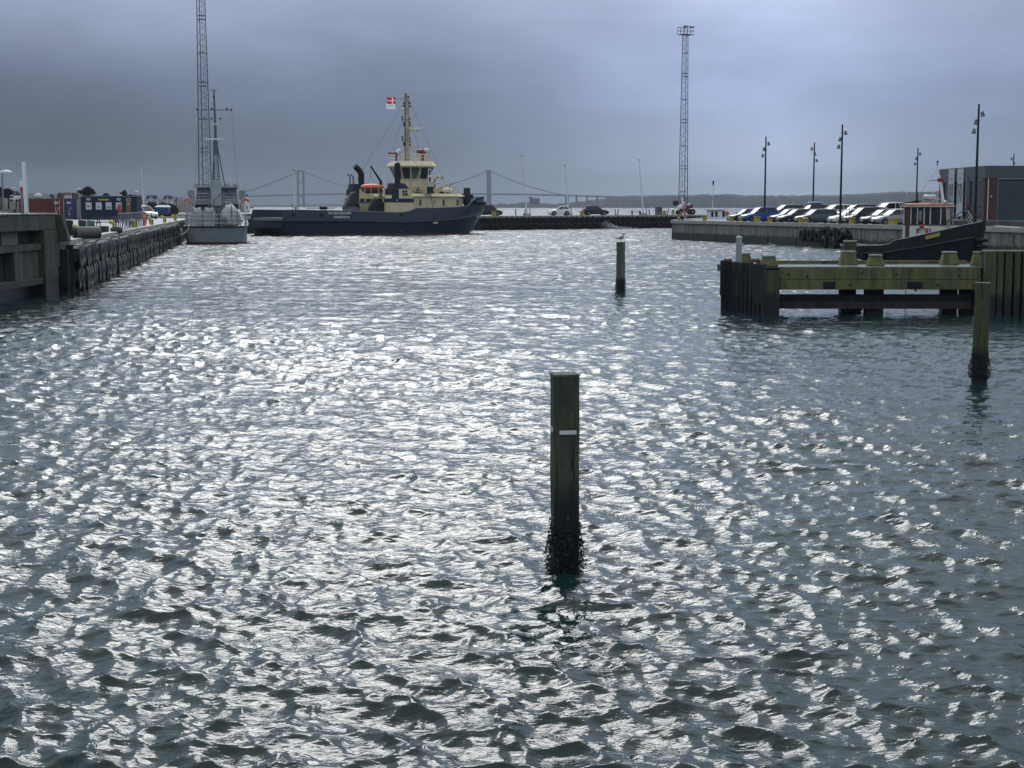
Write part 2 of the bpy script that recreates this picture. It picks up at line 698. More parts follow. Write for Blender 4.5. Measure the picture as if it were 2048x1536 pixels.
M['yellow'] = mat('yellow_paint', (.44, .35, .07), .5, col2=(.26, .20, .06), scale=5)
M['white'] = mat('white_paint', (.78, .79, .80), .4, var=.12, scale=2)
M['dirtywhite'] = mat('dirty_white_paint', (.62, .64, .65), .5, col2=(.45, .46, .46), scale=3)
M['black'] = mat('black_paint', (.008, .009, .012), .55, scale=3)
M['darkgrey'] = mat('dark_grey_paint', (.045, .05, .055), .45, scale=3)
M['galv'] = mat('galvanised_steel', (.20, .21, .23), .4, .4, scale=4)
M['glass'] = mat('dark_glass', (.02, .026, .03), .06, scale=1, var=.3)
M['red'] = mat('red_paint', (.42, .035, .03), .5, scale=4)
M['orange'] = mat('orange_plastic', (.62, .14, .06), .45, scale=4)


def lerp(a, b, t):
    return a + (b - a) * t


def slab(name, poly, z0, z1, m):
    o = MB().prism(poly, z0, z1, axis='z').build(name, m)
    o['kind'] = 'structure'
    return o


# left quay edge A->B, back pier edge B->E, right quay edge K->G
QA, QB = Vector((-20.68, 72.0, 0)), Vector((-45.0, 222.0, 0))
QE = Vector((46.0, 299.3, 0))
K0, K1 = Vector((19.5, 186.0, 0)), Vector((57.0, 63.4, 0))
ZL, ZR = 2.36, 2.25


def line_wall(root, a, b, ztop, m, seg, gap=.05, thick=.35, zlo=-2.0, name='wall_panel', t0=0.0, drop=0.0):
    """Row of separate wall panels along a->b; the wall face is the line itself, water on the left of a->b reversed."""
    d = (b - a)
    ln = d.length
    d.normalize()
    rz = atan2(d.y, d.x)
    n = max(1, int(round(ln / seg)))
    s = ln / n
    mb = MB().box(gap / 2, s - gap / 2, -thick / 2, thick / 2, zlo, ztop)
    me = mb.mesh(name, m)
    for i in range(n):
        o = bpy.data.objects.new(name, me)
        C.objects.link(o)
        o.parent = root
        p = a + d * (s * i)
        o.location = (p.x, p.y, random.uniform(-.01, .01) - drop)
        o.rotation_euler = (0, 0, rz + random.uniform(-.0015, .0015))
    return rz


# ---- left quay (paved) ----
nL = Vector((-(QB - QA).y, (QB - QA).x, 0)).normalized()      # away from the water, to the left
slabL = slab('quay', [(QA.x + nL.x * .18, QA.y), (QB.x + nL.x * .18, QB.y), (-51, 229.5), (-51, 262), (-260, 262), (-260, 30), (-30, 30), (-30, 71.0)], -2, ZL - .04, M['paving'])
line_wall(slabL, QA, QB, ZL - .165, M['steel_dark'], 4.0)
cp = MB()
d = (QB - QA).normalized()
cop = MB().box(.01, 5.96, -.06, .45, ZL - .16, ZL + .06).mesh('coping_block', M['concplain'])
n_ = 25
for i in range(n_):
    o = bpy.data.objects.new('coping_block', cop)
    C.objects.link(o)
    o.parent = slabL
    p = QA + d * ((QB - QA).length / n_ * i)
    o.location = (p.x, p.y, random.uniform(-.006, .006))
    o.rotation_euler = (0, 0, atan2(d.y, d.x))
    o.scale = ((QB - QA).length / n_ / 5.98, 1, 1)
# grass ground behind the quay and the spit
slab('grass_verge', [(-51.1, 262), (-51.5, 306), (-72, 308), (-100, 420), (-900, 420), (-900, 262)], -2, ZL + .1, M['grass'])

# ---- back pier ----
dB = (QE - QB).normalized()
nB = Vector((-dB.y, dB.x, 0))
PW = 8.5
pier = slab('pier', [(QB + nB * .18).to_2d()[:], (QE + nB * .18).to_2d()[:], (QE + nB * PW).to_2d()[:], (QB + nB * PW).to_2d()[:]], -2, ZL - .02, M['concplain'])
line_wall(pier, QB, QE, ZL - .3, M['steel_dark'], 4.2)
cop2 = MB().box(.02, 5.97, -.4, .25, ZL - .32, ZL + .02).mesh('coping_block', mat('pier_coping', (.34, .34, .33), .5, col2=(.2, .2, .2), scale=1.5))
n_ = 20
for i in range(n_):
    o = bpy.data.objects.new('coping_block', cop2)
    C.objects.link(o)
    o.parent = pier
    p = QB + dB * ((QE - QB).length / n_ * i)
    o.location = (p.x, p.y, 0)
    o.rotation_euler = (0, 0, atan2(dB.y, dB.x))

# ---- right quay ----
dR = (K1 - K0).normalized()
nR = Vector((-dR.y, dR.x, 0))          # to the right/back, away from the basin
K2 = Vector((36.0, 258.0, 0))
quayR = slab('car_park_quay', [(K0 + nR * .3 + dR * .3).to_2d()[:], (K1 + nR * .3).to_2d()[:], (160, 63.4), (260, 330), (60, 330), (K2.x + .3, K2.y)], -2, ZR - .03, M['asphalt'])
quayR['kind'] = 'structure'
line_wall(quayR, K0, K1, ZR - .3, M['conc'], 6.4, gap=.16, thick=.5)
line_wall(quayR, K2, K0, ZR - .3, M['conc'], 6.4, gap=.16, thick=.5)
for (a_, b_) in ((K0, K1), (K2, K0)):
    dd = (b_ - a_)
    nn_ = int(dd.length / 6.4)
    cp_ = MB().box(.015, dd.length / nn_ - .015, -.42, .28, ZR - .30, ZR + .07).mesh('coping_block', M['concplain'])
    for i in range(nn_):
        o = bpy.data.objects.new('coping_block', cp_)
        C.objects.link(o)
        o.parent = quayR
        p = a_ + dd * (i / nn_)
        o.location = (p.x, p.y, 0)
        o.rotation_euler = (0, 0, atan2(dd.y, dd.x))

# ---- concrete berth at the left ----
br = thing('concrete_berth', 'mossy concrete ferry berth with dark recessed opening at the left edge', 'berth', (0, 0, 0))
XF = -20.95
MB().box(-34, XF - .55, 36, 70.9, -2, 2.9).build('core_wall', M['conc_d'], br)
MB().box(-34, XF, 36, 70.9, 2.92, 3.62).build('cap_beam', M['conc_l'], br, bevel=.03)
MB().box(-34.2, XF + .04, 36, 71.0, 3.625, 3.68).build('coping_strip', mat('pale_coping', (.42, .43, .40), .6, col2=(.2, .22, .18), scale=3), br)
MB().box(XF - .55, XF + .05, 68.9, 70.95, -2, 2.915).build('column', M['conc_l'], br, bevel=.03)
for yy in (61.9, 65.15):
    MB().box(XF - .5, XF - .10, yy, yy + .75, .85, 2.05).build('frame_post', M['conc_l'], br)
MB().box(XF - .5, XF - .08, 58.0, 68.88, 2.06, 2.34).build('frame_beam', M['conc_l'], br)
MB().box(XF - .5, XF - .02, 58.0, 68.88, .55, .84).build('frame_sill', M['conc_l'], br)
MB().box(XF - .4, XF - .20, 65.92, 68.88, .86, 2.04).build('infill_panel', M['conc_l'], br)
MB().box(XF - .5, XF - .30, 64.2, 66.3, 2.36, 2.90).build('infill_panel', mat('grey_panel', (.12, .13, .12), .7), br)
wing = MB()
P1 = [(-22.4, ZL - .6), (-20.42, ZL + .02), (-20.72, 3.60), (-22.4, 3.60)]
wing.prism([(-22.4, 1.2), (-20.98, 1.2), (-20.98, 2.36), (-20.42, 2.38), (-20.72, 3.61), (-22.4, 3.61)], 71.02, 71.5, axis='y')
wing.build('wing_wall', M['conc_l'], br, bevel=.02)
# steel block the first tyres hang from
fb = MB().box(-21.25, -20.66, 71.55, 71.9, -.5, 2.0)
tag(fb.build('fender_board', M['steel_dark']), 'dark upright fender board at the near end of the tyre row', 'fender board')
# ---------------------------------------------------------------- tyres
def tyre_mesh(R=.56, r=.17, w=.17, n=22, m=None):
    mb = MB()
    prof = [(R - 2 * r, -w * .55), (R - 2 * r + .02, -w), (R - .06, -w), (R, -w * .7), (R, w * .7), (R - .06, w), (R - 2 * r + .02, w), (R - 2 * r, w * .55)]
    rings = []
    for i in range(n):
        t = 2 * pi * i / n
        rings.append([Vector((p_[0] * cos(t), p_[1], p_[0] * sin(t))) for p_ in prof])
    rings.append(rings[0])
    mb.ring_loft(rings, cap=False)
    # tread blocks round the rim
    for i in range(n):
        t = 2 * pi * (i + .25) / n
        if i % 2:
            continue
        M_ = Matrix.Rotation(-t, 4, 'Y')
        mb.box(R - .01, R + .018, -w * .6, w * .6, -.045, .045, M_)
    me = mb.mesh('tyre', m or M['rubber'])
    me.shade_smooth()
    me.set_sharp_from_angle(angle=radians(35))
    return me


T_BIG = tyre_mesh(m=mat('tyre_rubber_streaked', (.045, .050, .058), .42, col2=(.006, .008, .011), scale=4, thresh=(.52, .66), bump=.3, bscale=25, stretch=(1, 1, .5)))
T_MID = tyre_mesh(R=.5, r=.14, w=.13, n=20)
chain_m = mat('rusty_chain', (.06, .045, .04), .7)


def tyre(me, p, rz, label, group, roll=None, chain=.0, tilt=0.0):
    o = bpy.data.objects.new('tyre_fender', me)
    C.objects.link(o)
    o.location = p
    o.rotation_euler = (tilt, random.uniform(0, 6.28) if roll is None else roll, rz)
    tag(o, label, 'tyre', group)
    return o


ORD = ['nearest', 'second', 'third', 'fourth', 'fifth', 'sixth', 'seventh', 'eighth', 'ninth', 'tenth', 'eleventh', 'twelfth']


def tyre_label(n, row):
    r_ = 'upper' if row == 0 else 'lower'
    if n < len(ORD):
        return '%s black tyre in the %s row, counted from the near end of the left quay' % (ORD[n], r_)
    if n < 36:
        return 'black tyre in the %s row along the middle of the left quay wall' % r_
    return 'black tyre in the %s row towards the patrol boat on the left quay' % r_


# left quay: two rows
d = (QB - QA).normalized()
rz = atan2(d.y, d.x)
nw_ = Vector((d.y, -d.x, 0))      # towards the basin
Lq = 91.0
step = 1.22
i = 0
s = .5
while s < Lq:
    n_t = int(round((s - .5) / step))
    for row, zc in ((0, 1.60), (1, .52)):
        p = QA + d * (s + random.uniform(-.1, .1) + row * .45) + nw_ * (.20 + random.uniform(0, .12))
        p.z = zc + random.uniform(-.09, .09)
        tyre(T_BIG, p, rz + random.uniform(-.05, .05), tyre_label(n_t, row),
             'upper tyre row on the left quay' if row == 0 else 'lower tyre row on the left quay')
    s += step
# narrow ledge of planks along the top of the upper row, mottled pale
led = MB()
for k_ in range(60):
    s0 = k_ * 1.5
    led.box(s0 + .03, s0 + random.uniform(1.1, 1.46), -.40, .0, 2.02 + random.uniform(-.02, .02), 2.10)
lo = led.build('fender_ledge', mat('pale_mottled_ledge', (.55, .56, .56), .6, col2=(.05, .05, .05), scale=2.4, thresh=(.42, .60)))
lo.location = (QA.x, QA.y, 0)
lo.rotation_euler = (0, 0, rz)
tag(lo, 'low ledge mottled white along the top of the left tyre row', 'ledge')

# back pier: two staggered rows (only where the tug leaves it open)
rzb = atan2(dB.y, dB.x)
nwb = Vector((dB.y, -dB.x, 0))
Lp = (QE - QB).length
s = Lp * .44
while s < Lp - 1.0:
    for row, zc in ((0, 1.68), (1, .66)):
        p = QB + dB * (s + row * .62) + nwb * .36
        p.z = zc + random.uniform(-.05, .05)
        tyre(T_MID, p, rzb, ('black tyre in the %s row of the far pier, %s' % ('upper' if row == 0 else 'lower', 'between tug bow and spray' if p.x < 15.5 else 'right of the spray')),
             'upper tyre row on the far pier' if row == 0 else 'lower tyre row on the far pier')
    s += 1.24

# right quay: cluster of big tyres in front of the black boat
rzr = atan2(dR.y, dR.x)
nwr = Vector((dR.y, -dR.x, 0))


def on_right(px, inset=0.0, z=ZR):
    """point on the right quay edge line seen at column px (inset metres inland)"""
    k_ = (px - 1024) / F_PX
    a_ = K0 + nR * inset
    # a + t d ; x = k*(y*ct...) ~ use ground distance along the camera axis
    # solve x = k * (y*cos + (H-z)*sin) for the pitched camera
    t = (k_ * (a_.y * ct + (H_CAM - z) * st_) - a_.x) / (dR.x - k_ * dR.y * ct)
    p_ = a_ + dR * t
    p_.z = z
    return p_


lab = ['leftmost tyre of the cluster hung on the car park quay wall', 'second tyre from the left in the cluster on the quay wall',
       'third tyre from the left in the cluster on the quay wall', 'highest tyre in the middle of the cluster on the quay wall',
       'low tyre hanging beneath the middle of the cluster, near the water', 'tyre right of the middle in the cluster, below the lamp post',
       'rightmost upright tyre of the cluster beside the boat stern', 'tyre tilted flat at the right end of the cluster',
       'lowest tyre behind the mossy post, at the black boat stern']
T_CL = tyre_mesh(R=.62, r=.19, w=.2)
for (px, z_, tl), lb in zip([(1616, 1.15, 0), (1632, 1.2, 0), (1647, 1.1, 0), (1663, 1.45, .05), (1664, .45, 0), (1676, 1.25, 0), (1692, 1.35, 0), (1706, 1.35, 1.1), (1683, .4, .1)], lab):
    p = on_right(px) + nwr * (.55 if z_ > .5 else .8)
    p.z = z_
    tyre(T_CL, p, rzr + random.uniform(-.1, .1), lb, 'tyre cluster on the car park quay', tilt=tl)


# ---------------------------------------------------------------- bollards
def hook_bollard(label, p, rz, sc=1.0, group='yellow bollards on the left quay'):
    t = thing('bollard', label, 'bollard', p, rz, group)
    pts = [(0, 0, 0), (0, 0, .28), (-.03, 0, .50), (-.12, 0, .66), (-.27, 0, .74), (-.42, 0, .73)]
    MB().tube(pts, [.19, .16, .15, .145, .14, .12], 12).build('hook_head', M['yellow'], t, smooth=True)
    MB().lathe([(.28, 0), (.28, .05), (.2, .07)], n=14).build('base_flange', M['yellow'], t)
    MB().tube([(.17, 0, .05), (.15, 0, .5), (.10, 0, .62)], [.05, .05, .03], 6).build('rear_rib', M['black'], t)
    t.scale = (sc,) * 3
    return t


bl = [(160, 476, .82), (230, 465, .86), (270, 457, .85), (303, 454, .85), (329, 448, .85), (350, 444, .85)]
nm = ['yellow hook bollard beside the big grey roller, nearest on left quay', 'yellow hook bollard second from the near end of the left quay', 'yellow hook bollard left of the orange marker post',
      'yellow hook bollard just right of the orange marker post', 'yellow hook bollard next but one to the naval boat', 'yellow hook bollard beside the mooring line of the grey naval boat']
for (px, py, sc), lb in zip(bl, nm):
    p = gp(px, py, ZL + .06)
    k_ = (px - 1024) / F_PX
    # snap on to the kerb line
    a_ = QA + nL * .30
    dd = d
    t_ = (k_ * (a_.y * ct + 1.6 * st_) - a_.x) / (dd.x - k_ * dd.y * ct)
    q = a_ + dd * t_
    q.z = ZL + .0
    hook_bollard(lb, q, 0.0, sc)


def block_bollard(label, p, rz, w=.5, h=.62, group='yellow bollards on the car park quay'):
    t = thing('bollard', label, 'bollard', p, rz, group)
    MB().box(-w / 2, w / 2, -.2, .2, 0, h * .8).build('stem', M['yellow'], t, bevel=.03)
    MB().box(-w / 2 - .07, w / 2 + .07, -.27, .27, h * .8 + .003, h).build('cap', M['yellow'], t, bevel=.03)
    MB().box(-w / 2 - .1, w / 2 + .1, -.3, .3, -.02, .04).build('base_plate', M['darkgrey'], t)
    return t


def mush_bollard(label, p, group):
    t = thing('bollard', label, 'bollard', p, 0, group)
    MB().lathe([(.26, 0), (.26, .06), (.17, .12), (.15, .36), (.26, .42), (.28, .5), (.2, .58), (.02, .6)], n=16).build('mushroom_head', M['yellow'], t, smooth=True)
    MB().lathe([(.32, -.01), (.32, .035), (.27, .04)], n=16).build('base_flange', M['darkgrey'], t)
    return t


g = 'yellow bollards on the car park quay'
for px, kind, w, lb in [(1463, 'b', .34, 'narrow yellow block bollard before the first black car'), (1481, 'm', 0, 'yellow mushroom bollard under the bonnet of the bright blue car'),
                        (1514, 'b', .75, 'wide yellow block bollard in front of the bright blue car'), (1540, 'b', .45, 'yellow block bollard left of the dark car with bright windscreen'),
                        (1601, 'b', .34, 'small yellow block bollard before the slate estate car'), (1611, 'm', 0, 'yellow mushroom bollard before the front wheel of the slate estate'),
                        (1704, 'b', .5, 'yellow block bollard before the black people carrier'), (1785, 'b', .95, 'widest yellow block bollard before the silver hatchback'),
                        (1409, 'b', .4, 'yellow block bollard near the open corner of the quay')]:
    p = on_right(px, .55, ZR + .0)
    if kind == 'b':
        block_bollard(lb, p, rzr, w, .66)
    else:
        mush_bollard(lb, p, g)
p = on_right(1362, .7)
t = thing('bollard', 'rusty yellow curved bollard at the outer corner of the car park quay', 'bollard', p, 0, g)
MB().tube([(-.3, 0, 0), (-.28, 0, .4), (-.1, 0, .62), (.15, 0, .62)], [.2, .2, .17, .13], 10).build('hook_head', mat('rusty_yellow', (.5, .34, .05), .6, col2=(.15, .06, .03), scale=4), t, smooth=True)
MB().box(.02, .3, -.12, .12, 0, .5).build('rear_block', M['black'], t)
g = 'yellow bollards on the far pier'
for px, lb in [(988, 'yellow bollard beside the parked van right of the tug bow'), (1163, 'yellow bollard behind the black car on the far pier'), (1327, 'yellow bollard beside the grey cabinet on the far pier')]:
    k_ = (px - 1024) / F_PX
    a_ = QB + nB * .8
    t_ = (k_ * a_.y - a_.x) / (dB.x - k_ * dB.y)
    q = a_ + dB * t_
    q.z = ZL
    o = block_bollard(lb, q, rzb, .7, .75, g)
k_ = (1346 - 1024) / F_PX


def on_pier(px, inset, z=ZL):
    k_ = (px - 1024) / F_PX
    a_ = QB + nB * inset
    t_ = (k_ * (a_.y * ct + (H_CAM - z) * st_) - a_.x) / (dB.x - k_ * dB.y * ct)
    q_ = a_ + dB * t_
    q_.z = z
    return q_


t = thing('bollard', 'white capped yellow capstan bollard left of the red tractor', 'bollard', on_pier(1346, 3), 0, g)
MB().lathe([(.3, 0), (.25, .7), (.28, .9)], n=14).build('stem', M['yellow'], t, smooth=True)
MB().lathe([(.5, .9), (.5, 1.05), (.3, 1.12)], n=14).build('cap', M['white'], t)

# ---------------------------------------------------------------- timber posts in the water
M['timber_g'] = wallmat('green_timber', (.068, .080, .050), (.032, .040, .028), (.007, .010, .012), .95, soft=.55, streak=.45, moss=(.056, .072, .026), grain=True, bump=.7, hs=2.2)
M['timber_b'] = wallmat('bright_mossy_timber', (.090, .095, .055), (.045, .050, .032), (.008, .011, .013), .72, soft=.35, streak=.5, moss=(.070, .080, .026), grain=True, bump=.7, hs=1.6)
M['weed'] = mat('black_seaweed', (.012, .013, .012), .35, col2=(.025, .022, .014), scale=8, bump=.6)


def square_post(label, gpx, wid, ztop, rz, lean=(0, 0), weedz=(.15, .62), weedr=.1, m=None, tags=(), capm=None):
    base = gpx
    t = thing('timber_post', label, 'post', base, rz, 'timber mooring posts in the water')
    h = wid / 2
    mb = MB()
    n = 9
    rings = []
    for i_ in range(n):
        z_ = -2 + (ztop + 2) * i_ / (n - 1)
        j = lambda: random.uniform(-.006, .006)
        c_ = .035
        ox, oy = lean[0] * z_, lean[1] * z_
        rings.append([Vector((ox + sx_ * (h - a_) + j(), oy + sy_ * (h - b_) + j(), z_)) for sx_, sy_, a_, b_ in
                      ((-1, -1, c_, 0), (1, -1, c_, 0), (1, -1, 0, c_), (1, 1, 0, c_), (1, 1, c_, 0), (-1, 1, c_, 0), (-1, 1, 0, c_), (-1, -1, 0, c_))])
    mb.ring_loft(rings)
    mb.build('pile', m or M['timber_g'], t)
    MB().cbox((lean[0] * ztop, lean[1] * ztop, ztop + .012), (wid - .004, wid - .004, .02)).build('top_plate', capm or mat('weathered_endgrain', (.13, .145, .12), .9, col2=(.06, .075, .05), scale=9), t)
    wd = MB()
    rnd = random.Random(int(gpx.y * 10))
    for i_ in range(1500):
        z_ = rnd.uniform(weedz[0], weedz[1])
        if i_ % 6 == 0:
            z_ = weedz[1] + abs(rnd.gauss(0, .09))
        side = rnd.randrange(4)
        q = rnd.uniform(-h * 1.1, h * 1.1)
        bulge = weedr * (0.25 + .75 * sin(pi * min(1, max(0, (z_ - weedz[0]) / (weedz[1] - weedz[0]))) ** .7)) * (1 if z_ < weedz[1] else .25)
        o_ = h + rnd.uniform(0, bulge)
        c_ = [(q, -o_), (q, o_), (-o_, q), (o_, q)][side]
        r_ = rnd.uniform(.007, .020)
        ax = Vector((rnd.uniform(-1, 1), rnd.uniform(-1, 1), rnd.uniform(-1.2, .3))).normalized() * r_ * 2
        pp = Vector((c_[0] + lean[0] * z_, c_[1] + lean[1] * z_, z_))
        sd_ = Vector((rnd.uniform(-1, 1), rnd.uniform(-1, 1), rnd.uniform(-.4, .4))).normalized() * r_
        up = ax.cross(sd_).normalized() * r_ * .6
        wd.add([pp + sd_, pp - sd_, pp + ax + up, pp - up], [(0, 1, 2), (0, 3, 1), (0, 2, 3), (1, 3, 2)])
    w_ = wd.build('seaweed_collar', M['weed'], t)
    w_['kind'] = 'stuff'
    return t


big = square_post('large square mossy post with a white stripe, in the foreground', gp(1130, 1141), .285, 2.17, radians(9), lean=(-.006, 0), weedz=(-.05, .42), weedr=.075)
MB().cbox((-.002, -.150, 1.56), (.19, .012, .045)).build('white_stripe', M['dirtywhite'], big, bevel=.004)
MB().cbox((.035, -.1465, 1.70), (.06, .012, .165)).build('wood_plate', mat('olive_plate', (.06, .068, .035), .7, scale=12), big)
for z_ in (.62, .95, 1.92):
    MB().lathe([(.022, -.012), (.018, .012)], (.03 + .05 * sin(z_ * 9), -.148, z_), 8, axis='y').build('bolt', mat('bolt_rust', (.07, .04, .03), .7), big)
MB().cbox((-.148, .0, 1.58), (.012, .11, .05)).build('side_tag', M['dirtywhite'], big)
mid = square_post('slim grey timber post with a gull on top, in mid channel', gp(1241, 583), .335, 2.30, radians(20), weedz=(.0, .5), weedr=.10, m=wallmat('grey_timber', (.15, .16, .135), (.085, .095, .075), (.014, .018, .02), .62, moss=(.06, .08, .045), hs=1.5))
rgt = square_post('bright mossy post with pale end, before the right jetty', gp(1958, 765), .335, 2.26, radians(-16), weedz=(.10, .58), weedr=.09, m=M['timber_b'], lean=(.004, 0))

# gull
gl = thing('gull', 'grey and white gull standing on the slim mid channel post', 'gull', (mid.location.x, mid.location.y, 2.325), radians(20))
gl.scale = (1.1, 1.1, 1.1)
gw = mat('gull_white', (.72, .73, .74), .7)
body = MB()
body.tube([(-.19, 0, .165), (-.13, 0, .18), (-.05, 0, .20), (.04, 0, .225), (.09, 0, .26), (.115, 0, .31), (.125, 0, .345), (.155, 0, .355), (.175, 0, .352)], [.014, .055, .095, .108, .085, .058, .055, .042, .014], 10)
_unused = MB().ring_loft([[Vector((x_, r_ * .8 * cos(a_), z_ + r_ * sin(a_))) for a_ in [2 * pi * k_ / 10 for k_ in range(10)]] for x_, z_, r_ in
                [(-.17, .155, .012), (-.12, .165, .045), (-.05, .19, .075), (.03, .225, .085), (.08, .265, .066), (.10, .31, .05), (.115, .345, .048), (.14, .355, .035), (.16, .352, .012)]])
body.build('body', gw, gl, smooth=True)
gg = mat('gull_grey', (.30, .32, .34), .7)
for s_ in (-1, 1):
    MB().ring_loft([[Vector((x_, s_ * (.062 + w_ * .6) + .022 * cos(a_), z_ + r_ * sin(a_))) for a_ in [2 * pi * k_ / 8 for k_ in range(8)]] for x_, z_, r_, w_ in
                    [(-.22, .15, .008, .0), (-.12, .175, .035, .02), (0, .21, .06, .045), (.07, .25, .03, .04)]]).build('wing', gg, gl, smooth=True)
    MB().tube([(.0, s_ * .025, 0), (.0, s_ * .025, .16)], .006, 6).build('leg', mat('gull_leg', (.5, .42, .2)), gl)
MB().tube([(-.13, 0, .16), (-.25, 0, .135)], [.03, .012], 6).build('tail', M['black'], gl)
MB().tube([(.155, 0, .352), (.205, 0, .34)], [.012, .004], 6).build('beak', M['yellow'], gl)

# ---------------------------------------------------------------- timber jetty, right foreground
jt = thing('timber_jetty', 'moss green timber jetty with a dark lower beam, at the right', 'jetty', (0, 0, 0))


def JX(px, D=57.0, z=1.3):
    return (px - 1024) / F_PX * (D * ct + (H_CAM - z) * st_)


YF = 56.8
MG = M['timber_b']
moss_beam = wallmat('moss_beam', (.150, .152, .070), (.090, .092, .045), (.02, .024, .018), .2, soft=.2, streak=.6, moss=(.115, .125, .038), bump=.5, hs=1.2)
for i_, (za, zb) in enumerate(((.93, 1.30), (1.31, 1.72))):
    MB().box(JX(1557), JX(1958), YF, YF + .3, za, zb).build('front_beam', moss_beam, jt, bevel=.012)
    MB().box(JX(1535), JX(1985), YF + 2.7, YF + 3.0, za, zb).build('rear_beam', moss_beam, jt)
# deck planks
pl = mat('wet_deck', (.20, .22, .18), .22, col2=(.08, .09, .055), scale=1.6, bump=.2)
x0, x1 = JX(1535), JX(1975)
npl = 36
me = MB().box(0, (x1 - x0) / npl - .012, YF + .01, YF + 2.98, 1.725, 1.775).mesh('deck_plank', pl)
for i_ in range(npl):
    o = bpy.data.objects.new('deck_plank', me)
    C.objects.link(o)
    o.parent = jt
    o.location = (x0 + (x1 - x0) / npl * i_, 0, random.uniform(-.004, .004))
MB().box(x0, x1, YF + 2.8, YF + 3.0, 1.78, 1.90).build('kerb_timber', moss_beam, jt)
# lower dark beams
ds = wallmat('tarred_timber', (.022, .022, .026), (.012, .013, .016), (.007, .008, .010), .2)
ds2 = wallmat('tarred_timber_red', (.048, .032, .034), (.022, .019, .022), (.009, .009, .010), .0)
MB().box(JX(1558), JX(1945), YF + .45, YF + .75, .47, .72).build('lower_beam', ds, jt)
MB().box(JX(1558), JX(1945), YF + .30, YF + .58, .20, .465).build('lower_beam', ds2, jt)
for px, w_, D_ in ((1698, .58, 58.2), (1751, .66, 57.4), (1901, .58, 58.0), (1938, .5, 57.6), (1600, .4, 59.6), (1830, .4, 59.7)):
    xc = JX(px, D_)
    if D_ > 59:
        continue
    MB().box(xc - w_ / 2, xc + w_ / 2, D_, D_ + .45, -2, .925).build('pile', ds, jt, bevel=.02)
MB().tube([(JX(1700), YF + 1.5, -.6), (JX(1735), YF + 1.2, .2)], .12, 8).build('brace', ds, jt)
# front corner pile
MB().box(JX(1529), JX(1557), YF - .12, YF + .35, -2, 1.66).build('corner_pile', M['timber_b'], jt, bevel=.03)
# block caps on deck
capm = mat('pale_pile_cap', (.30, .33, .30), .6, col2=(.16, .19, .12), scale=6)
for px0, px1, yt, yb, D_ in ((1525, 1552, 511, 541, YF), (1484, 1502, 506, 527, YF + 2.4), (1684, 1712, 502, 531, YF + 2.0), (1688, 1713, 481, 503, YF + 4.6),
                             (1740, 1765, 509, 532, YF + .9), (1887, 1914, 503, 532, YF + 2.0), (1948, 1962, 503, 534, YF + .9)):
    z1 = at(px0, yt, D_).z
    z0 = 1.78 if D_ < YF + 4 else -2
    a_, b_ = JX(px0, D_), JX(px1, D_)
    fl = .05 if D_ < YF + 4 else 0.0
    cx, hw = (a_ + b_) / 2, (b_ - a_) / 2
    mb = MB().ring_loft([[Vector((cx + sx_ * (hw + e_), D_ + .22 + sy_ * (hw * .8 + e_), z_)) for sx_, sy_ in ((-1, -1), (1, -1), (1, 1), (-1, 1))] for z_, e_ in ((z0, fl + .03), (z0 + .12, fl), (z1 - .09, -.02), (z1 - .06, -.02))])
    o = mb.build('pile_head', M['timber_g'] if D_ > YF + 4 else moss_beam, jt, bevel=.015)
    MB().box(cx - hw + .01, cx + hw - .01, D_ + .22 - hw * .8, D_ + .22 + hw * .8, z1 - .058, z1).build('pile_cap', capm, jt)
# bolt heads and knot holes on the beams
for px, z_ in ((1575, 1.5), (1612, 1.42), (1698, 1.12), (1722, 1.55), (1790, 1.5), (1872, 1.1), (1915, 1.45), (1945, 1.08)):
    MB().lathe([(.045, -.03), (.05, -.002)], (JX(px), YF, z_), 8, axis='y').build('beam_bolt', mat('beam_bolt', (.035, .028, .024), .7), jt)
# black boxes on the beam face, painting the shade inside its gaps
for a_, b_ in ((1645, 1668), (1812, 1841)):
    MB().box(JX(a_), JX(b_), YF - .05, YF - .003, .97, 1.22).build('gap_shade', M['black'], jt)
MB().tube([(JX(1808), YF - .1, .92), (JX(1808), YF - .1, -.3)], .012, 6).build('hanging_cable', M['black'], jt)
MB().tube([(JX(1828), YF - .03, .98), (JX(1829), YF - .06, .86)], .035, 6).build('hook', M['black'], jt)
# left end: row of upright dark timbers
pa, pb = Vector((JX(1446, 59.3), 59.2)), Vector((JX(1528, YF), YF - .15))
slat = wallmat('dark_slat_timber', (.06, .065, .066), (.018, .022, .026), (.006, .008, .010), .6, streak=.7, bump=.5, hs=3)
for i_ in range(11):
    t_ = i_ / 10
    c_ = pa.lerp(pb, t_)
    hgt = at(1440, lerp(521, 527, t_), c_.y).z + random.uniform(-.03, .02)
    MB().cbox((c_.x, c_.y + .1, hgt / 2 - 1 + .0), (.135, .16, hgt + 2)).build('slat', slat, jt, bevel=.015)
MB().box(JX(1440, 59.0), JX(1450, 59.0), 58.85, 59.0, .58, 1.93).build('fender_plate', ds, jt)
MB().box(JX(1503), JX(1522), YF - .30, YF - .2, .42, 1.85).build('fender_plate', M['steel_dark'], jt, bevel=.01)
MB().prism([(JX(1448, 59.5), 59.3), (JX(1530), YF), (JX(1530), YF + 2.9), (JX(1448, 59.5), 61.5)], 1.45, 1.70, axis='z').build('end_platform', ds, jt)
for px, D_ in ((1452, 59.1), (1460, 58.9), (1508, 57.2), (1516, 57.1)):
    p = at(px, 520, D_)
    MB().lathe([(.09, 0), (.11, .06), (.05, .13), (.01, .14)], (p.x, D_ + .1, p.z - .08), 8).build('bolt_head', mat('rust_bolt', (.10, .05, .04), .8), jt)
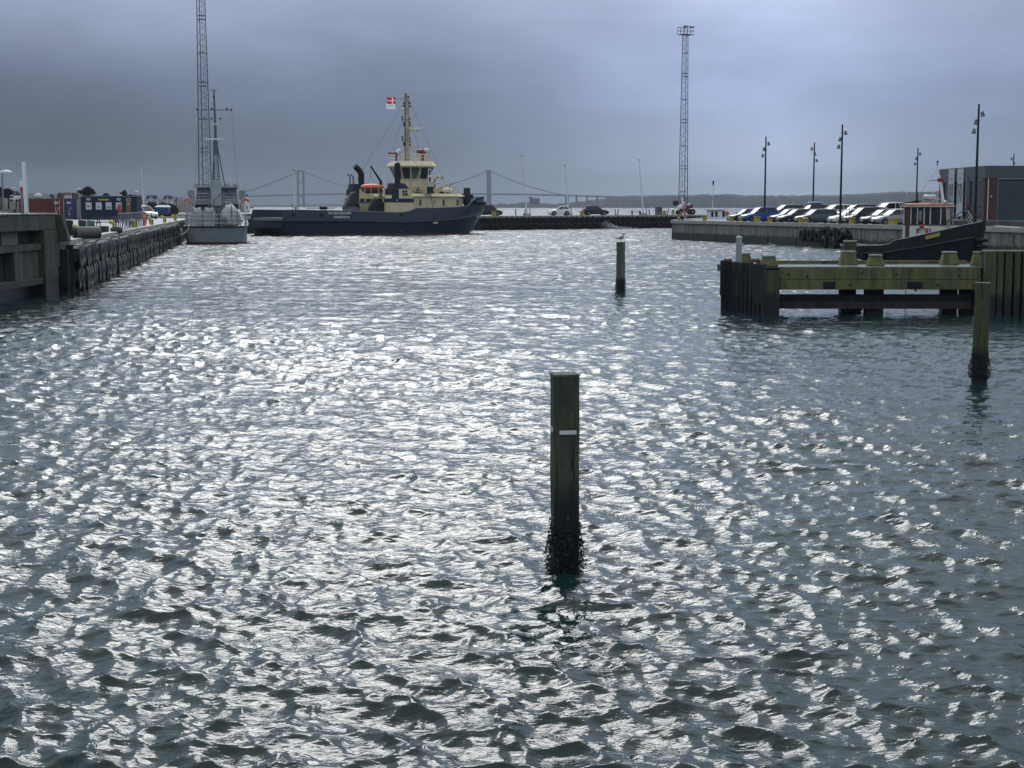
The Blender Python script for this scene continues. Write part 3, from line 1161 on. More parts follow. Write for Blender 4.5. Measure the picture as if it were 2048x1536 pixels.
# right part: upright planks
zt = at(2000, 503, YF).z
xs = [1960, 1985, 2001, 2019, 2035, 2052, 2069, 2086, 2103, 2120, 2137, 2154, 2171]
for i_ in range(len(xs) - 1):
    a_, b_ = JX(xs[i_]), JX(xs[i_ + 1] - 4)
    yo = 0.0 if i_ else -.12
    MB().box(a_, b_, YF - .35 + yo + random.uniform(-.02, .02), YF - .05 + yo, -2, zt - random.uniform(.0, .02)).build('upright_plank', M['timber_b'], jt, bevel=.015)
MB().box(JX(1962), JX(2190), YF - .04, YF + .25, -2, zt - .12).build('backing_timber', ds, jt)
MB().box(JX(1960), JX(2190), YF - .34, YF + .2, zt + .004, zt + .05).build('top_rail', mat('mossy_rail', (.20, .24, .14), .6, col2=(.10, .13, .05), scale=4), jt)
MB().box(JX(1967), JX(1972), YF - .485, YF - .46, zt - .85, zt - .35).build('slot_plate', M['black'], jt)
# grey light pillar on the end platform
gl_p = at(1477, 522, 58.6)
t = thing('light_pillar', 'grey round light pillar with domed cap at the jetty end', 'pillar light', (JX(1477, 58.6), 58.6, 1.70), 0)
gm = mat('grey_pillar', (.30, .33, .35), .45, var=.15, scale=3)
MB().lathe([(.115, 0), (.115, .82)], n=16).build('column', gm, t, smooth=True)
MB().lathe([(.122, .823), (.122, .845)], n=16).build('collar', M['galv'], t)
MB().lathe([(.105, .848), (.105, 1.08)], n=16).build('lantern', mat('grey_lens', (.36, .40, .43), .15), t, smooth=True)
MB().lathe([(.125, 1.083), (.12, 1.12), (.08, 1.165), (.01, 1.18)], n=16).build('dome_cap', gm, t, smooth=True)
# ---------------------------------------------------------------- boats: hull builder
def hull(name, stations, mats, parent, boot=.12, band=None, deck_drop=.9, wall=.12, keel=-1.2):
    """stations: (x at waterline, x at top, half beam top, z top, half beam waterline[, z band]). mats: red boot, lower, upper, inside, deck"""
    mb = MB()
    rings = []
    for s_ in stations:
        xw, xt, bt, zt, bw = s_[:5]
        zb = s_[5] if len(s_) > 5 else (band if band is not None else zt * .55)

        def P(y, z):
            f = max(0, z) / max(zt, .01)
            return Vector((xw + (xt - xw) * f, y, z))
        bb = bw + (bt - bw) * min(1, (zb / zt)) ** .8
        b0 = bw + (bt - bw) * (boot / zt) * .9
        side = [P(bw * .55, keel), P(bw, -.1), P(b0, boot), P(bb, zb), P(bt, zt), Vector((xt, max(bt - wall, .01), zt)), Vector((xt - .01, max(bt - wall - .02, .008), zt - deck_drop))]
        ring = [Vector((p.x, -p.y, p.z)) for p in side] + [p.copy() for p in side[::-1]]
        rings.append(ring)
    n = len(rings[0])
    vs = [p for r in rings for p in r]
    fs, mi = [], []
    # segment index k joins ring point k and k+1
    seg = {0: 0, 1: 0, 2: 1, 3: 2, 4: 2, 5: 3, 6: 4, 7: 3, 8: 2, 9: 2, 10: 1, 11: 0, 12: 0, 13: 0}
    for i in range(len(rings) - 1):
        for k_ in range(n):
            a0, a1 = i * n + k_, i * n + (k_ + 1) % n
            fs.append((a0, a1, a1 + n, a0 + n))
            mi.append(seg[k_])
    for base in (0, (len(rings) - 1) * n):
        # transom/stem closed in bands so that it takes the same paint
        for k_ in range(6):
            q = (base + k_, base + k_ + 1, base + n - 2 - k_, base + n - 1 - k_)
            fs.append(q)
            mi.append(seg[k_])
    mb.v = [tuple(p) for p in vs]
    mb.f = fs
    mb.mi = mi
    return mb.build(name, mats, parent, smooth=True)


def side_y(stations, x, z):
    """half beam of a hull at length x, height z (upper part)"""
    st = sorted(stations, key=lambda s_: s_[1])
    for a_, b_ in zip(st, st[1:]):
        if a_[1] <= x <= b_[1]:
            t_ = (x - a_[1]) / max(1e-6, b_[1] - a_[1])
            bt, zt, bw = [lerp(a_[i], b_[i], t_) for i in (2, 3, 4)]
            return bw + (bt - bw) * (z / zt)
    return st[-1][2]


def railing(name, pts, m, parent, h=1.0, n_rails=2, step=1.2, r=.025):
    mb = MB()
    pts = [Vector(p) for p in pts]
    for k_ in range(n_rails):
        z = Vector((0, 0, h * (k_ + 1) / n_rails))
        mb.tube([p + z for p in pts], r, 5)
    for a_, b_ in zip(pts, pts[1:]):
        nn_ = max(1, int((b_ - a_).length / step))
        for i in range(nn_ + (1 if b_ is pts[-1] else 0)):
            p = a_.lerp(b_, i / nn_)
            mb.tube([p, p + Vector((0, 0, h))], r, 5)
    return mb.build(name, m, parent)


def prism_ring(poly, z0, z1, poly2=None):
    """plan outline poly (x,y) at z0 to poly2 at z1"""
    p2 = poly2 or poly
    return [[Vector((x, y, z0)) for x, y in poly], [Vector((x, y, z1)) for x, y in p2]]


# ---------------------------------------------------------------- the tug
cream = mat('cream_paint', (.62, .55, .37), .5, col2=(.40, .33, .22), scale=1.6, thresh=(.25, .5), stretch=(1, 1, .3), bump=.05)
creamd = mat('cream_deckhouse', (.58, .50, .31), .5, col2=(.34, .25, .15), scale=1.8, thresh=(.28, .48), stretch=(1, 1, .25))
navy = mat('navy_hull', (.008, .020, .042), .42, col2=(.028, .034, .042), scale=1.6, thresh=(.24, .40), stretch=(.5, 1, .9), bump=.08, bscale=2)
navy2 = mat('grey_blue_bulwark', (.042, .062, .090), .5, col2=(.060, .068, .078), scale=1.3, thresh=(.25, .45), stretch=(.5, 1, .8), bump=.08, bscale=2)
navyf = mat('navy_funnel', (.020, .030, .052), .5, col2=(.012, .02, .034), scale=1.5)
bootm = mat('red_bottom_paint', (.11, .018, .018), .55, col2=(.05, .012, .014), scale=1.0)
deckm = mat('grey_green_deck', (.09, .11, .10), .6, scale=1.5)
rust = mat('rust_red_monitor', (.22, .03, .03), .5, scale=4)

tug = thing('tug', 'large navy and cream harbour tug with tall mast, moored along the far pier', 'tug', (-34.3, 210.0, 0), atan2(18.9, 29.4))
ST = [(.9, -1.2, 4.4, 2.10, 3.6, 1.9), (1.2, -.2, 5.0, 2.12, 4.4, 1.95), (1.8, .9, 5.3, 2.15, 5.0, 2.0), (2.0, 1.25, 5.35, 3.45, 5.0, 2.02), (5, 4.8, 5.6, 3.42, 5.3, 2.02), (10, 10, 5.75, 3.32, 5.5, 1.98),
      (15, 15, 5.8, 3.15, 5.6, 1.85), (18.5, 18.5, 5.8, 3.08, 5.6, 1.75), (20.0, 20.0, 5.8, 3.25, 5.6, 1.75), (21.2, 21.2, 5.8, 3.68, 5.6, 1.8), (25, 25, 5.75, 3.72, 5.4, 1.95), (27.4, 27.8, 5.5, 3.80, 4.9, 2.1),
      (29.2, 30.0, 5.0, 3.95, 3.9, 2.3), (29.9, 30.9, 4.7, 4.7, 3.4, 2.4), (30.8, 32.0, 4.1, 5.20, 2.7, 2.5), (31.8, 33.5, 3.1, 5.3, 1.8, 2.6), (32.7, 34.8, 1.8, 5.32, .9, 2.7), (33.2, 35.5, .5, 5.34, .2, 2.7)]
hull('hull', ST, [bootm, navy, navy2, navyf, deckm], tug, boot=.22, deck_drop=1.0)
# rubbing strake along the band
for s_ in (-1, 1):
    MB().tube([(lerp(q[0], q[1], q[5] / q[3]), s_ * (side_y(ST, q[1], q[5]) + .06), q[5]) for q in ST[3:]], .14, 6).build('rubbing_strake', navy, tug, smooth=True)
    MB().tube([(q[1], s_ * (q[2] - .03), q[3] + .03) for q in ST[3:]], .06, 6).build('cap_rail', mat('grey_cap_rail', (.16, .19, .22), .5), tug)
# pale stem bar
MB().tube([(33.35, -.35, .15), (33.9, -.55, 1.4), (34.9, -.75, 3.0), (35.3, -.7, 3.6)], [.10, .14, .17, .12], 8).build('stem_bar', mat('scraped_grey', (.34, .36, .37), .4, scale=3), tug)
# bow fender
MB().tube([(31.6, -4.2, 4.55), (33.0, -3.4, 4.5), (34.6, -2.1, 4.45), (35.5, -.6, 4.4), (35.6, .6, 4.4), (34.6, 2.1, 4.45), (33.0, 3.4, 4.5)], .30, 10).build('bow_fender', M['black'], tug, smooth=True)
# fairleads in the aft bulwark
for x_ in (2.5, 6.6, 10.8, 18.8):
    MB().torus((x_, -side_y(ST, x_, 2.75) - .02, 2.78), .20, .06, axis='y', n=14, m=6).build('fairlead', navy, tug)
    MB().lathe([(.17, -.02), (.17, .02)], (x_, -side_y(ST, x_, 2.75) - .03, 2.78), 12, axis='y').build('fairlead_hole', M['black'], tug)
# draft mark
MB().cbox((18.9, -5.63, .9), (.06, .02, .9)).build('draught_mark', M['dirtywhite'], tug)
# the names
wm = mat('lettering_white', (.75, .76, .78), .5, var=.05)
yl = -side_y(ST, 13.2, 2.8) - .05
text_part('ship_name', 'SVITZER MJOLNER', .50, wm, tug, (9.2, yl + .04, 2.86), (pi / 2, 0, radians(-1.2)), .03, sx=.84)
text_part('home_port', 'KØBENHAVN', .46, wm, tug, (9.5, yl + .05, 2.34), (pi / 2, 0, radians(-1.2)), .03, sx=.86)

# deckhouse
def oct_(x0, x1, hw, c, cf=None):
    cf = cf or c
    return [(x0, -hw), (x1 - cf, -hw), (x1 - cf * .35, -hw + cf * .55), (x1, -hw + cf * 1.4), (x1, hw - cf * 1.4), (x1 - cf * .35, hw - cf * .55), (x1 - cf, hw), (x0, hw)]


MB().ring_loft(prism_ring(oct_(19.5, 30.6, 4.3, 1.6), 2.6, 5.35)).build('deckhouse', creamd, tug)
MB().ring_loft(prism_ring(oct_(19.3, 30.9, 4.55, 1.6), 5.352, 5.75, oct_(19.6, 30.4, 4.1, 1.6)) ).build('deckhouse_roof', cream, tug)
for x_ in (22.6, 26.4, 28.7):
    MB().box(x_ - .14, x_ + .14, -4.34, -4.29, 4.15, 4.85).build('deckhouse_window', M['glass'], tug)
    w = MB()
    w.box(x_ - .19, x_ + .19, -4.325, -4.295, 4.09, 4.14).box(x_ - .19, x_ + .19, -4.325, -4.295, 4.86, 4.91)
    w.build('window_trim', navyf, tug)
for x_ in (24.9, 29.15):
    MB().torus((x_, -4.34, 4.62), .17, .035, axis='y', n=14, m=6).build('porthole_rim', navyf, tug)
    MB().lathe([(.14, 0), (.14, .02)], (x_, -4.35, 4.62), 12, axis='y').build('porthole_glass', M['dirtywhite'], tug)
MB().tube([(20.1, -4.42, 3.2), (20.1, -4.42, 4.3), (21.2, -4.42, 4.25), (21.3, -4.42, 3.3)], .04, 6).build('grab_rail', cream, tug)
MB().box(23.55, 24.5, -4.75, -4.3, 5.80, 6.75).build('dark_locker', navyf, tug, bevel=.03)
MB().box(23.2, 23.53, -4.62, -4.2, 5.76, 6.85).build('locker_side', creamd, tug)
MB().tube([(24.0, -4.75, 5.8), (24.1, -5.9, 2.3)], .04, 6).build('hose', navyf, tug)
MB().box(23.7, 24.4, -6.15, -5.95, 1.55, 1.75).build('fender_board', cream, tug)

# funnels
for s_, nm_ in ((-1, 'near'), (1, 'far')):
    yc = s_ * 4.65
    fx = .25 if s_ < 0 else -1.15
    M_ = Matrix.Translation((fx, yc, 0))

    def fr(x0, x1, z0, x2, x3, z1, hw=.95, hw2=None, e=0.0):
        hw2 = hw2 or hw
        return MB().ring_loft([[M_ @ Vector(p) for p in ((x0 - e, -hw - e, z0), (x1 + e, -hw - e, z0), (x1 + e, hw + e, z0), (x0 - e, hw + e, z0))],
                               [M_ @ Vector(p) for p in ((x2 - e, -hw2 - e, z1), (x3 + e, -hw2 - e, z1), (x3 + e, hw2 + e, z1), (x2 - e, hw2 + e, z1))]])
    fr(16.9, 20.5, 2.4, 16.95, 20.55, 4.5).build('funnel_base', cream, tug)
    fr(16.95, 20.55, 4.502, 16.95, 20.55, 5.05, e=.03).build('funnel_band', navyf, tug)
    fr(17.0, 20.55, 5.052, 17.35, 19.9, 6.4, .95, .85).build('funnel_casing', cream, tug)
    fr(17.35, 19.9, 6.402, 17.45, 19.2, 7.15, .87, .8, e=.02).build('funnel_top', navyf, tug)
    MB().box(fx + 17.12, fx + 18.2, yc - .99, yc + .99, 5.06, 6.38).build('funnel_grille', navyf, tug)
    MB().ball((17.9 + fx, yc - .98, 4.78), .09).build('floodlight', M['white'], tug)
    # exhaust
    if s_ < 0:
        MB().tube([(18.8, yc, 7.1), (18.8, yc, 9.3), (18.78, yc, 9.75), (18.65, yc, 10.0)], [.42, .42, .42, .3], 14).build('exhaust_pipe', M['black'], tug, smooth=True)
        for dx in (-1.0, -.6):
            MB().tube([(18.2 + dx, yc, 7.1), (18.2 + dx, yc, 7.9), (18.1 + dx, yc, 8.1)], .09, 8).build('small_pipe', M['dirtywhite'], tug)
        # propeller-like emblem of four blades
        em = MB()
        for q in range(4):
            a_ = pi / 4 + q * pi / 2
            M2 = Matrix.Translation((19.45, yc - .96, 5.80)) @ Matrix.Rotation(a_, 4, 'Y')
            em.add([M2 @ Vector((.08 + .20 * (1 - cos(b_)) + .02, 0, .17 * sin(b_) + .05)) for b_ in [2 * pi * j_ / 10 for j_ in range(10)]], [tuple(range(10))])
        em2 = em.build('funnel_emblem', M['black'], tug)
        em2.modifiers.new('thickness', 'SOLIDIFY').thickness = .02
    else:
        MB().tube([(17.9, yc, 7.1), (17.9, yc, 8.6), (17.6, yc, 9.1), (16.9, yc, 9.7)], [.45, .45, .45, .42], 14).build('exhaust_pipe', M['black'], tug, smooth=True)
        for dx in (-1.5, -1.0):
            MB().tube([(17.6 + dx, yc, 7.1), (17.6 + dx, yc, 8.2), (17.2 + dx, yc, 8.5)], .09, 8).build('small_pipe', M['black'], tug)

# wheelhouse
def octo(xc, rx, ry, c):
    rx, ry, c = rx * .9, ry * .9, c * .9
    return [(xc - rx, -ry + c), (xc - rx + c, -ry), (xc + rx - c, -ry), (xc + rx, -ry + c), (xc + rx, ry - c), (xc + rx - c, ry), (xc - rx + c, ry), (xc - rx, ry - c)]


WX = 23.6
MB().ring_loft(prism_ring(octo(WX, 2.9, 2.9, 1.0), 5.6, 6.3) + prism_ring(octo(WX, 2.2, 2.3, .9), 6.302, 7.5)).build('wheelhouse_base', cream, tug)
lowp, hip = octo(WX, 2.15, 2.25, .85), octo(WX, 3.05, 3.1, 1.15)
MB().ring_loft(prism_ring(lowp, 7.502, 7.7, [(lerp(a[0], b[0], .10), lerp(a[1], b[1], .10)) for a, b in zip(lowp, hip)])).build('wheelhouse_sill', cream, tug)
la = [(lerp(a[0], b[0], .10), lerp(a[1], b[1], .10)) for a, b in zip(lowp, hip)]
# panes between leaning posts
MB().ring_loft([[Vector((x, y, 7.7)) for x, y in [(WX + (p[0] - WX) * .93, p[1] * .93) for p in la]], [Vector((x, y, 9.55)) for x, y in [(WX + (p[0] - WX) * .93, p[1] * .93) for p in hip]]]).build('wheelhouse_core', mat('dim_interior', (.07, .10, .11), .5, col2=(.02, .03, .035), scale=1.2), tug)
for i in range(8):
    a0, a1 = Vector((*la[i], 7.702)), Vector((*la[(i + 1) % 8], 7.702))
    b0, b1 = Vector((*hip[i], 9.548)), Vector((*hip[(i + 1) % 8], 9.548))
    nparts = 2 if (a1 - a0).length > 2.0 else 1
    for j in range(nparts):
        q = [a0.lerp(a1, j / nparts), a0.lerp(a1, (j + 1) / nparts), b0.lerp(b1, (j + 1) / nparts), b0.lerp(b1, j / nparts)]
        cc = sum(q, Vector()) / 4
        ins = [cc + (p - cc) * .86 for p in q]
        nrm = (q[1] - q[0]).cross(q[3] - q[0]).normalized()
        if nrm.dot(cc - Vector((WX, 0, 8.6))) < 0:
            nrm = -nrm
        pane = MB().add([p - nrm * .03 for p in ins] + [p - nrm * .045 for p in ins], [(0, 1, 2, 3), (7, 6, 5, 4), (0, 1, 5, 4), (1, 2, 6, 5), (2, 3, 7, 6), (3, 0, 4, 7)])
        pane.build('window_pane', mat('teal_pane', (.10, .17, .18), .08, col2=(.04, .08, .09), scale=.8) if (i + j) % 3 == 1 else M['glass'], tug)
        fr_ = MB()
        for a_, b_, c_, d_ in ((0, 1, 1, 0), (1, 2, 2, 1), (2, 3, 3, 2), (3, 0, 0, 3)):
            fr_.add([q[a_], q[b_], ins[b_], ins[a_], q[a_] - nrm * .05, q[b_] - nrm * .05, ins[b_] - nrm * .05, ins[a_] - nrm * .05],
                    [(0, 1, 2, 3), (7, 6, 5, 4), (0, 1, 5, 4), (2, 3, 7, 6)])
        fr_.build('window_frame', cream, tug)
MB().ring_loft([[Vector((x, y, 9.552)) for x, y in octo(WX, 3.45, 3.5, 1.3)], [Vector((x, y, 9.72)) for x, y in octo(WX, 3.45, 3.5, 1.3)], [Vector((x, y, 10.35)) for x, y in octo(WX, 2.75, 2.8, 1.0)]]).build('wheelhouse_roof', cream, tug)
dr_ = MB().box(24.8, 25.3, -2.76, -2.60, 7.2, 9.35)
dr_.build('wheelhouse_door', M['white'], tug)
MB().box(24.92, 25.18, -2.78, -2.762, 8.4, 9.1).box(24.92, 25.18, -2.78, -2.762, 7.4, 8.1).build('door_window', M['glass'], tug)
MB().torus((27.3, -2.4, 8.0), .16, .05, axis='y', n=12, m=6).build('searchlight', navyf, tug)
# stairs and rails
for x_, z_ in ((22.0, 5.8), (24.6, 5.8)):
    st2 = MB()
    for dy in (-3.5, -3.0):
        st2.tube([(x_, dy, z_), (x_ + 1.2, dy, z_ + 2.1)], .05, 5)
        st2.tube([(x_, dy, z_ + .9), (x_ + 1.2, dy, z_ + 3.0)], .03, 5)
    for q in range(6):
        st2.cbox((x_ + .1 + q * .2, -3.25, z_ + .2 + q * .35), (.2, .5, .04))
    st2.build('stairway', cream, tug)
railing('upper_rail', [(20.6, -4.0, 5.75), (28.3, -4.0, 5.75), (29.6, -3.0, 5.75), (30.2, -1.8, 5.75), (30.2, 1.8, 5.75), (28.3, 4.0, 5.75), (20.6, 4.0, 5.75)], cream, tug, 1.0, 3, 1.1, .04)
railing('roof_rail', [(21.2, -1.8, 10.35), (22.1, -2.4, 10.35), (25.0, -2.4, 10.35), (25.9, -1.4, 10.35), (25.9, 1.4, 10.35), (25.0, 2.4, 10.35), (22.1, 2.4, 10.35), (21.2, 1.8, 10.35)], cream, tug, 1.0, 2, 1.1, .035)
railing('bridge_wing_rail', [(26.1, -2.6, 7.3), (27.6, -2.6, 7.3), (27.8, -1.0, 7.3), (27.8, 2.6, 7.3)], cream, tug, .95, 2, .9, .025)
MB().box(25.6, 27.9, -2.7, 2.7, 7.15, 7.27).build('bridge_wing', cream, tug)
MB().box(25.7, 28.6, -2.4, 2.4, 5.76, 6.5).build('lower_step_house', creamd, tug)

# mast
def mast_w(z):
    return lerp(.33, .20, (z - 10.3) / 9.0)


MX = 22.85
mm = MB()
rings = []
for z_ in (10.3, 13, 16, 19.2):
    h_ = mast_w(z_)
    rings.append([Vector((MX + sx_ * h_, sy_ * h_, z_)) for sx_, sy_ in ((-1, -1), (1, -1), (1, 1), (-1, 1))])
mm.ring_loft(rings)
mm.build('mast', mat('worn_cream_mast', (.50, .46, .36), .6, col2=(.27, .23, .19), scale=1.5, stretch=(1, 1, .3)), tug)
MB().tube([(MX, 0, 19.2), (MX, 0, 20.0)], .10, 8).tube([(MX - .55, 0, 20.0), (MX + .4, 0, 20.0)], .05, 6).build('mast_head', creamd, tug)
MB().tube([(MX + .5, 0, 12.9), (MX + 2.3, 0, 10.5)], .10, 8).build('mast_stay', cream, tug)
ar = MB()
for z_ in (12.2, 13.4, 14.9, 16.3, 17.9, 19.2):
    ar.box(MX - .78, MX + .62, -.05, .05, z_, z_ + .06)
    ar.box(MX - .05, MX + .05, -.7, .7, z_, z_ + .06)
ar.build('mast_brackets', creamd, tug)
for z_, sgn, dx in ((18.55, -1, .48), (18.15, -1, .48), (18.6, 1, .45), (18.15, 1, .5), (16.55, -1, .74), (16.2, -1, .74), (15.75, -1, .5), (15.45, -1, .5), (16.4, 1, .42), (15.9, 1, .42), (15.5, 1, .46),
                    (13.75, -1, .78), (13.4, -1, .74), (12.95, -1, .52), (12.65, -1, .5), (13.6, 1, .44), (13.1, 1, .44), (12.7, 1, .44), (19.45, -1, .22), (19.8, -1, .18), (19.5, 1, .24)):
    MB().lathe([(.05, -.16), (.12, -.13), (.12, .1), (.06, .14)], (MX + sgn * dx, -.15, z_), 10).build('mast_light', M['black'], tug)
MB().ball((MX - .62, 0, 17.7), .24, 12, 8).build('radome', M['white'], tug, smooth=True)
MB().prism([(MX + .3, 14.4), (MX + 1.9, 14.7), (MX + 1.9, 14.85), (MX + .3, 14.85)], -.1, .1).build('radar_bracket', cream, tug)
rd = MB().lathe([(.16, 14.86), (.16, 15.15)], (MX + 1.35, 0, -.25), 10).build('radar_pedestal', M['dirtywhite'], tug)
sc = MB().cbox((0, 0, 0), (2.0, .2, .28)).build('radar_scanner', M['white'], tug, bevel=.03)
sc.location = (MX + 1.35, 0, 15.05)
sc.rotation_euler = (0, 0, radians(-25))
MB().ball((MX + .62, -.1, 14.98), .13).build('small_dome', M['white'], tug)
MB().tube([(MX - .2, 0, 19.1), (MX - 1.0, 0, 19.2), (MX - 1.75, 0, 19.35)], .035, 6).build('flag_gaff', creamd, tug)
MB().tube([(MX + 1.2, -.4, 10.35), (MX + 1.2, -.4, 11.2)], .05, 6).build('whip_antenna', M['white'], tug)

# deck clutter on the boat deck and forward
rc = random.Random(21)
for i_ in range(26):
    x_ = rc.uniform(20.5, 30.0)
    y_ = rc.choice((-1, 1)) * rc.uniform(2.4, 3.9) if x_ < 27.5 else rc.uniform(-2.6, 2.6)
    s_ = rc.uniform(.12, .38)
    m_ = rc.choice((cream, creamd, rust, navyf, M['dirtywhite'], M['darkgrey'], deckm))
    h_ = rc.uniform(.25, .95)
    MB().box(x_ - s_, x_ + s_, y_ - s_ * .7, y_ + s_ * .7, 5.76, 5.76 + h_).build('deck_box', m_, tug, bevel=.04)
for x_, y_ in ((21.5, -3.7), (23.6, -3.8), (27.9, -3.4), (29.0, -2.6)):
    MB().tube([(x_, y_, 5.76), (x_, y_, 6.7), (x_ + .25, y_, 6.95), (x_ + .45, y_, 6.8)], .09, 8).build('vent_pipe', cream, tug)
for a_, b_ in (((MX, 0, 19.9), (29.5, 0, 6.8)), ((MX, 0, 19.2), (12.5, 0, 4.4)), ((MX - .6, 0, 16.3), (20.9, 1.5, 11.0)), ((MX + .6, 0, 16.3), (26.0, 1.5, 11.3))):
    MB().tube([a_, b_], .018, 4).build('stay_wire', M['darkgrey'], tug)
MB().tube([(MX + .34, -.2, 10.4), (MX + .24, -.15, 19.0)], .06, 6).tube([(MX - .34, -.2, 10.4), (MX - .22, -.15, 19.0)], .05, 6).build('cable_run', M['darkgrey'], tug)
# fire monitors
for x_, y_, big_ in ((20.5, -1.2, 0), (24.9, -1.0, 1)):
    MB().tube([(x_, y_, 10.35), (x_, y_, 11.3)], .20 if big_ else .14, 10).build('monitor_pedestal', rust, tug)
    if big_:
        MB().tube([(x_ - .9, y_, 11.75), (x_ - .35, y_, 11.75), (x_ + .5, y_, 11.75)], [.22, .38, .34], 12).build('monitor_barrel', rust, tug, smooth=True)
        MB().ball((x_ + .55, y_ - .1, 11.85), (.52, .45, .40), 12, 8).build('monitor_cover', M['dirtywhite'], tug, smooth=True)
    else:
        MB().tube([(x_ - 1.3, y_, 11.45), (x_ - .2, y_, 11.45)], [.13, .17], 8).build('monitor_barrel', rust, tug)
        MB().tube([(x_ + .0, y_, 11.4), (x_ + .65, y_, 11.75)], [.35, .42], 12).build('monitor_cover', M['dirtywhite'], tug, smooth=True)
    MB().tube([(x_ + .5, y_ - .3, 10.35), (x_ + .5, y_ - .3, 11.2)], .1, 8).build('valve', creamd, tug)
MB().ring_loft(prism_ring(octo(25.0, 1.1, 1.3, .4), 10.352, 10.45)).build('monitor_platform', creamd, tug)

# rescue boat in its cradle: a thing of its own
rb = thing('rescue_boat', 'orange rescue boat lying in its cradle between the tug funnels', 'lifeboat', (0, 0, 0), tug.rotation_euler.z)
rb.location = tug.matrix_basis @ Vector((0, 0, 0))
tM = Matrix.Translation(tug.location) @ Matrix.Rotation(tug.rotation_euler.z, 4, 'Z')
rb.location = tM @ Vector((16.6, -1.2, 6.25))
orr = []
for x_, r_ in ((-1.75, .12), (-1.5, .3), (-.8, .42), (.4, .45), (1.3, .36), (1.8, .14)):
    orr.append([Vector((x_, 1.5 * r_ * cos(a_), .42 + r_ * sin(a_) * .95)) for a_ in [2 * pi * k_ / 12 for k_ in range(12)]])
MB().ring_loft(orr).build('boat_cover', mat('orange_cover', (.75, .18, .09), .4, col2=(.60, .12, .06), scale=2, bump=.3), rb, smooth=True)
MB().ring_loft([[Vector((p.x * .92, p.y * .8, p.z - .55)) for p in r_] for r_ in orr]).build('hull', mat('dark_maroon', (.06, .015, .02), .5), rb, smooth=True)
cr_ = MB()
for x_ in (15.0, 16.0, 17.2, 18.2):
    cr_.tube([(x_, -2.0, 4.6), (x_, -2.0, 6.6)], .05, 5)
    cr_.tube([(x_, -.4, 4.6), (x_, -.4, 5.6)], .05, 5)
for z_ in (5.1, 5.7):
    cr_.tube([(15.0, -2.0, z_), (18.2, -2.0, z_)], .04, 5)
cr_.tube([(14.7, -2.0, 6.0), (15.2, -2.0, 4.9)], .06, 5).tube([(17.4, -2.0, 4.9), (18.2, -2.0, 6.6)], .05, 5)
cr_.build('boat_cradle', cream, tug)
MB().box(14.9, 18.4, -2.2, 2.2, 4.35, 4.6).box(18.0, 18.4, -2, 2, 2.4, 4.35).build('boat_platform', deckm, tug)
MB().tube([(18.2, -.8, 4.6), (18.2, -.8, 7.4)], .22, 10).build('crane_base', M['black'], tug)
MB().tube([(18.3, -.8, 7.3), (16.5, -1.0, 9.6)], [.17, .11], 8).build('crane_jib', M['black'], tug)
MB().tube([(16.5, -1.0, 9.55), (16.45, -1.0, 8.0)], .03, 5).tube([(16.45, -1.0, 8.0), (15.4, -1.1, 6.75)], .02, 5).tube([(16.45, -1.0, 8.0), (17.4, -1.1, 6.75)], .02, 5).build('crane_wire', M['darkgrey'], tug)
# aft deck gear
MB().prism([(13.2, 3.9), (14.4, 5.9), (15.0, 6.0), (15.4, 5.2), (15.6, 3.4), (14.2, 2.6), (13.2, 2.6)], .6, 1.4).build('sloping_plate', mat('grey_plate', (.06, .06, .058), .6, scale=2), tug)
MB().prism([(14.9, 2.5), (15.3, 4.0), (16.3, 5.0), (17.0, 5.1), (16.9, 4.2), (16.0, 3.4), (15.9, 2.5)], -3.0, -2.6).build('tow_frame', navyf, tug)
MB().lathe([(.9, -1.0), (.9, -.9), (.5, -.88), (.5, .88), (.9, .9), (.9, 1.0)], (13.6, -1.0, 3.0), 16, axis='y').build('tow_winch', mat('grey_winch', (.12, .13, .13), .5), tug)
MB().tube([(5.4, 0, 2.4), (5.4, 0, 3.9)], .12, 8).tube([(8.6, -1, 3.75), (9.6, -1, 3.75)], .25, 8).tube([(7, 0, 3.7), (11, -.5, 3.7)], .06, 6).build('deck_gear', M['black'], tug)
MB().tube([(4.0, -2.0, 2.4), (4.0, -2.0, 4.0), (4.3, -2.0, 4.2)], .05, 6).build('stern_post', rust, tug)
# foredeck gear
MB().tube([(26.9, -3.0, 6.25), (28.4, -3.0, 6.25)], .34, 12).build('life_raft', M['white'], tug, smooth=True)
MB().tube([(26.3, -1.9, 6.5), (26.3, -1.9, 7.8), (26.9, -1.9, 8.1)], .13, 8).build('deck_monitor', rust, tug)
MB().tube([(28.9, -1.9, 5.8), (28.9, -1.9, 7.0), (29.4, -1.9, 7.2)], .12, 8).build('deck_monitor', rust, tug)
MB().lathe([(.7, -1.2), (.7, -1.1), (.35, -1.05), (.35, 1.05), (.7, 1.1), (.7, 1.2)], (28.2, 0, 6.3), 14, axis='y').build('fore_winch', cream, tug)
MB().box(31.0, 31.7, -2.9, -2.2, 3.9, 6.6).box(30.2, 32.2, -2.9, 2.9, 5.2, 5.65).build('tow_post', navyf, tug)
MB().tube([(32.2, -3.6, 4.9), (30.6, -4.2, 3.7)], .06, 6).build('brace_rail', M['dirtywhite'], tug)

# flags on the gaff
fl = thing('flag', 'red flag with white cross flying from the tug mast', 'flag', tM @ Vector((MX - 1.75, 0, 19.35)), radians(172))


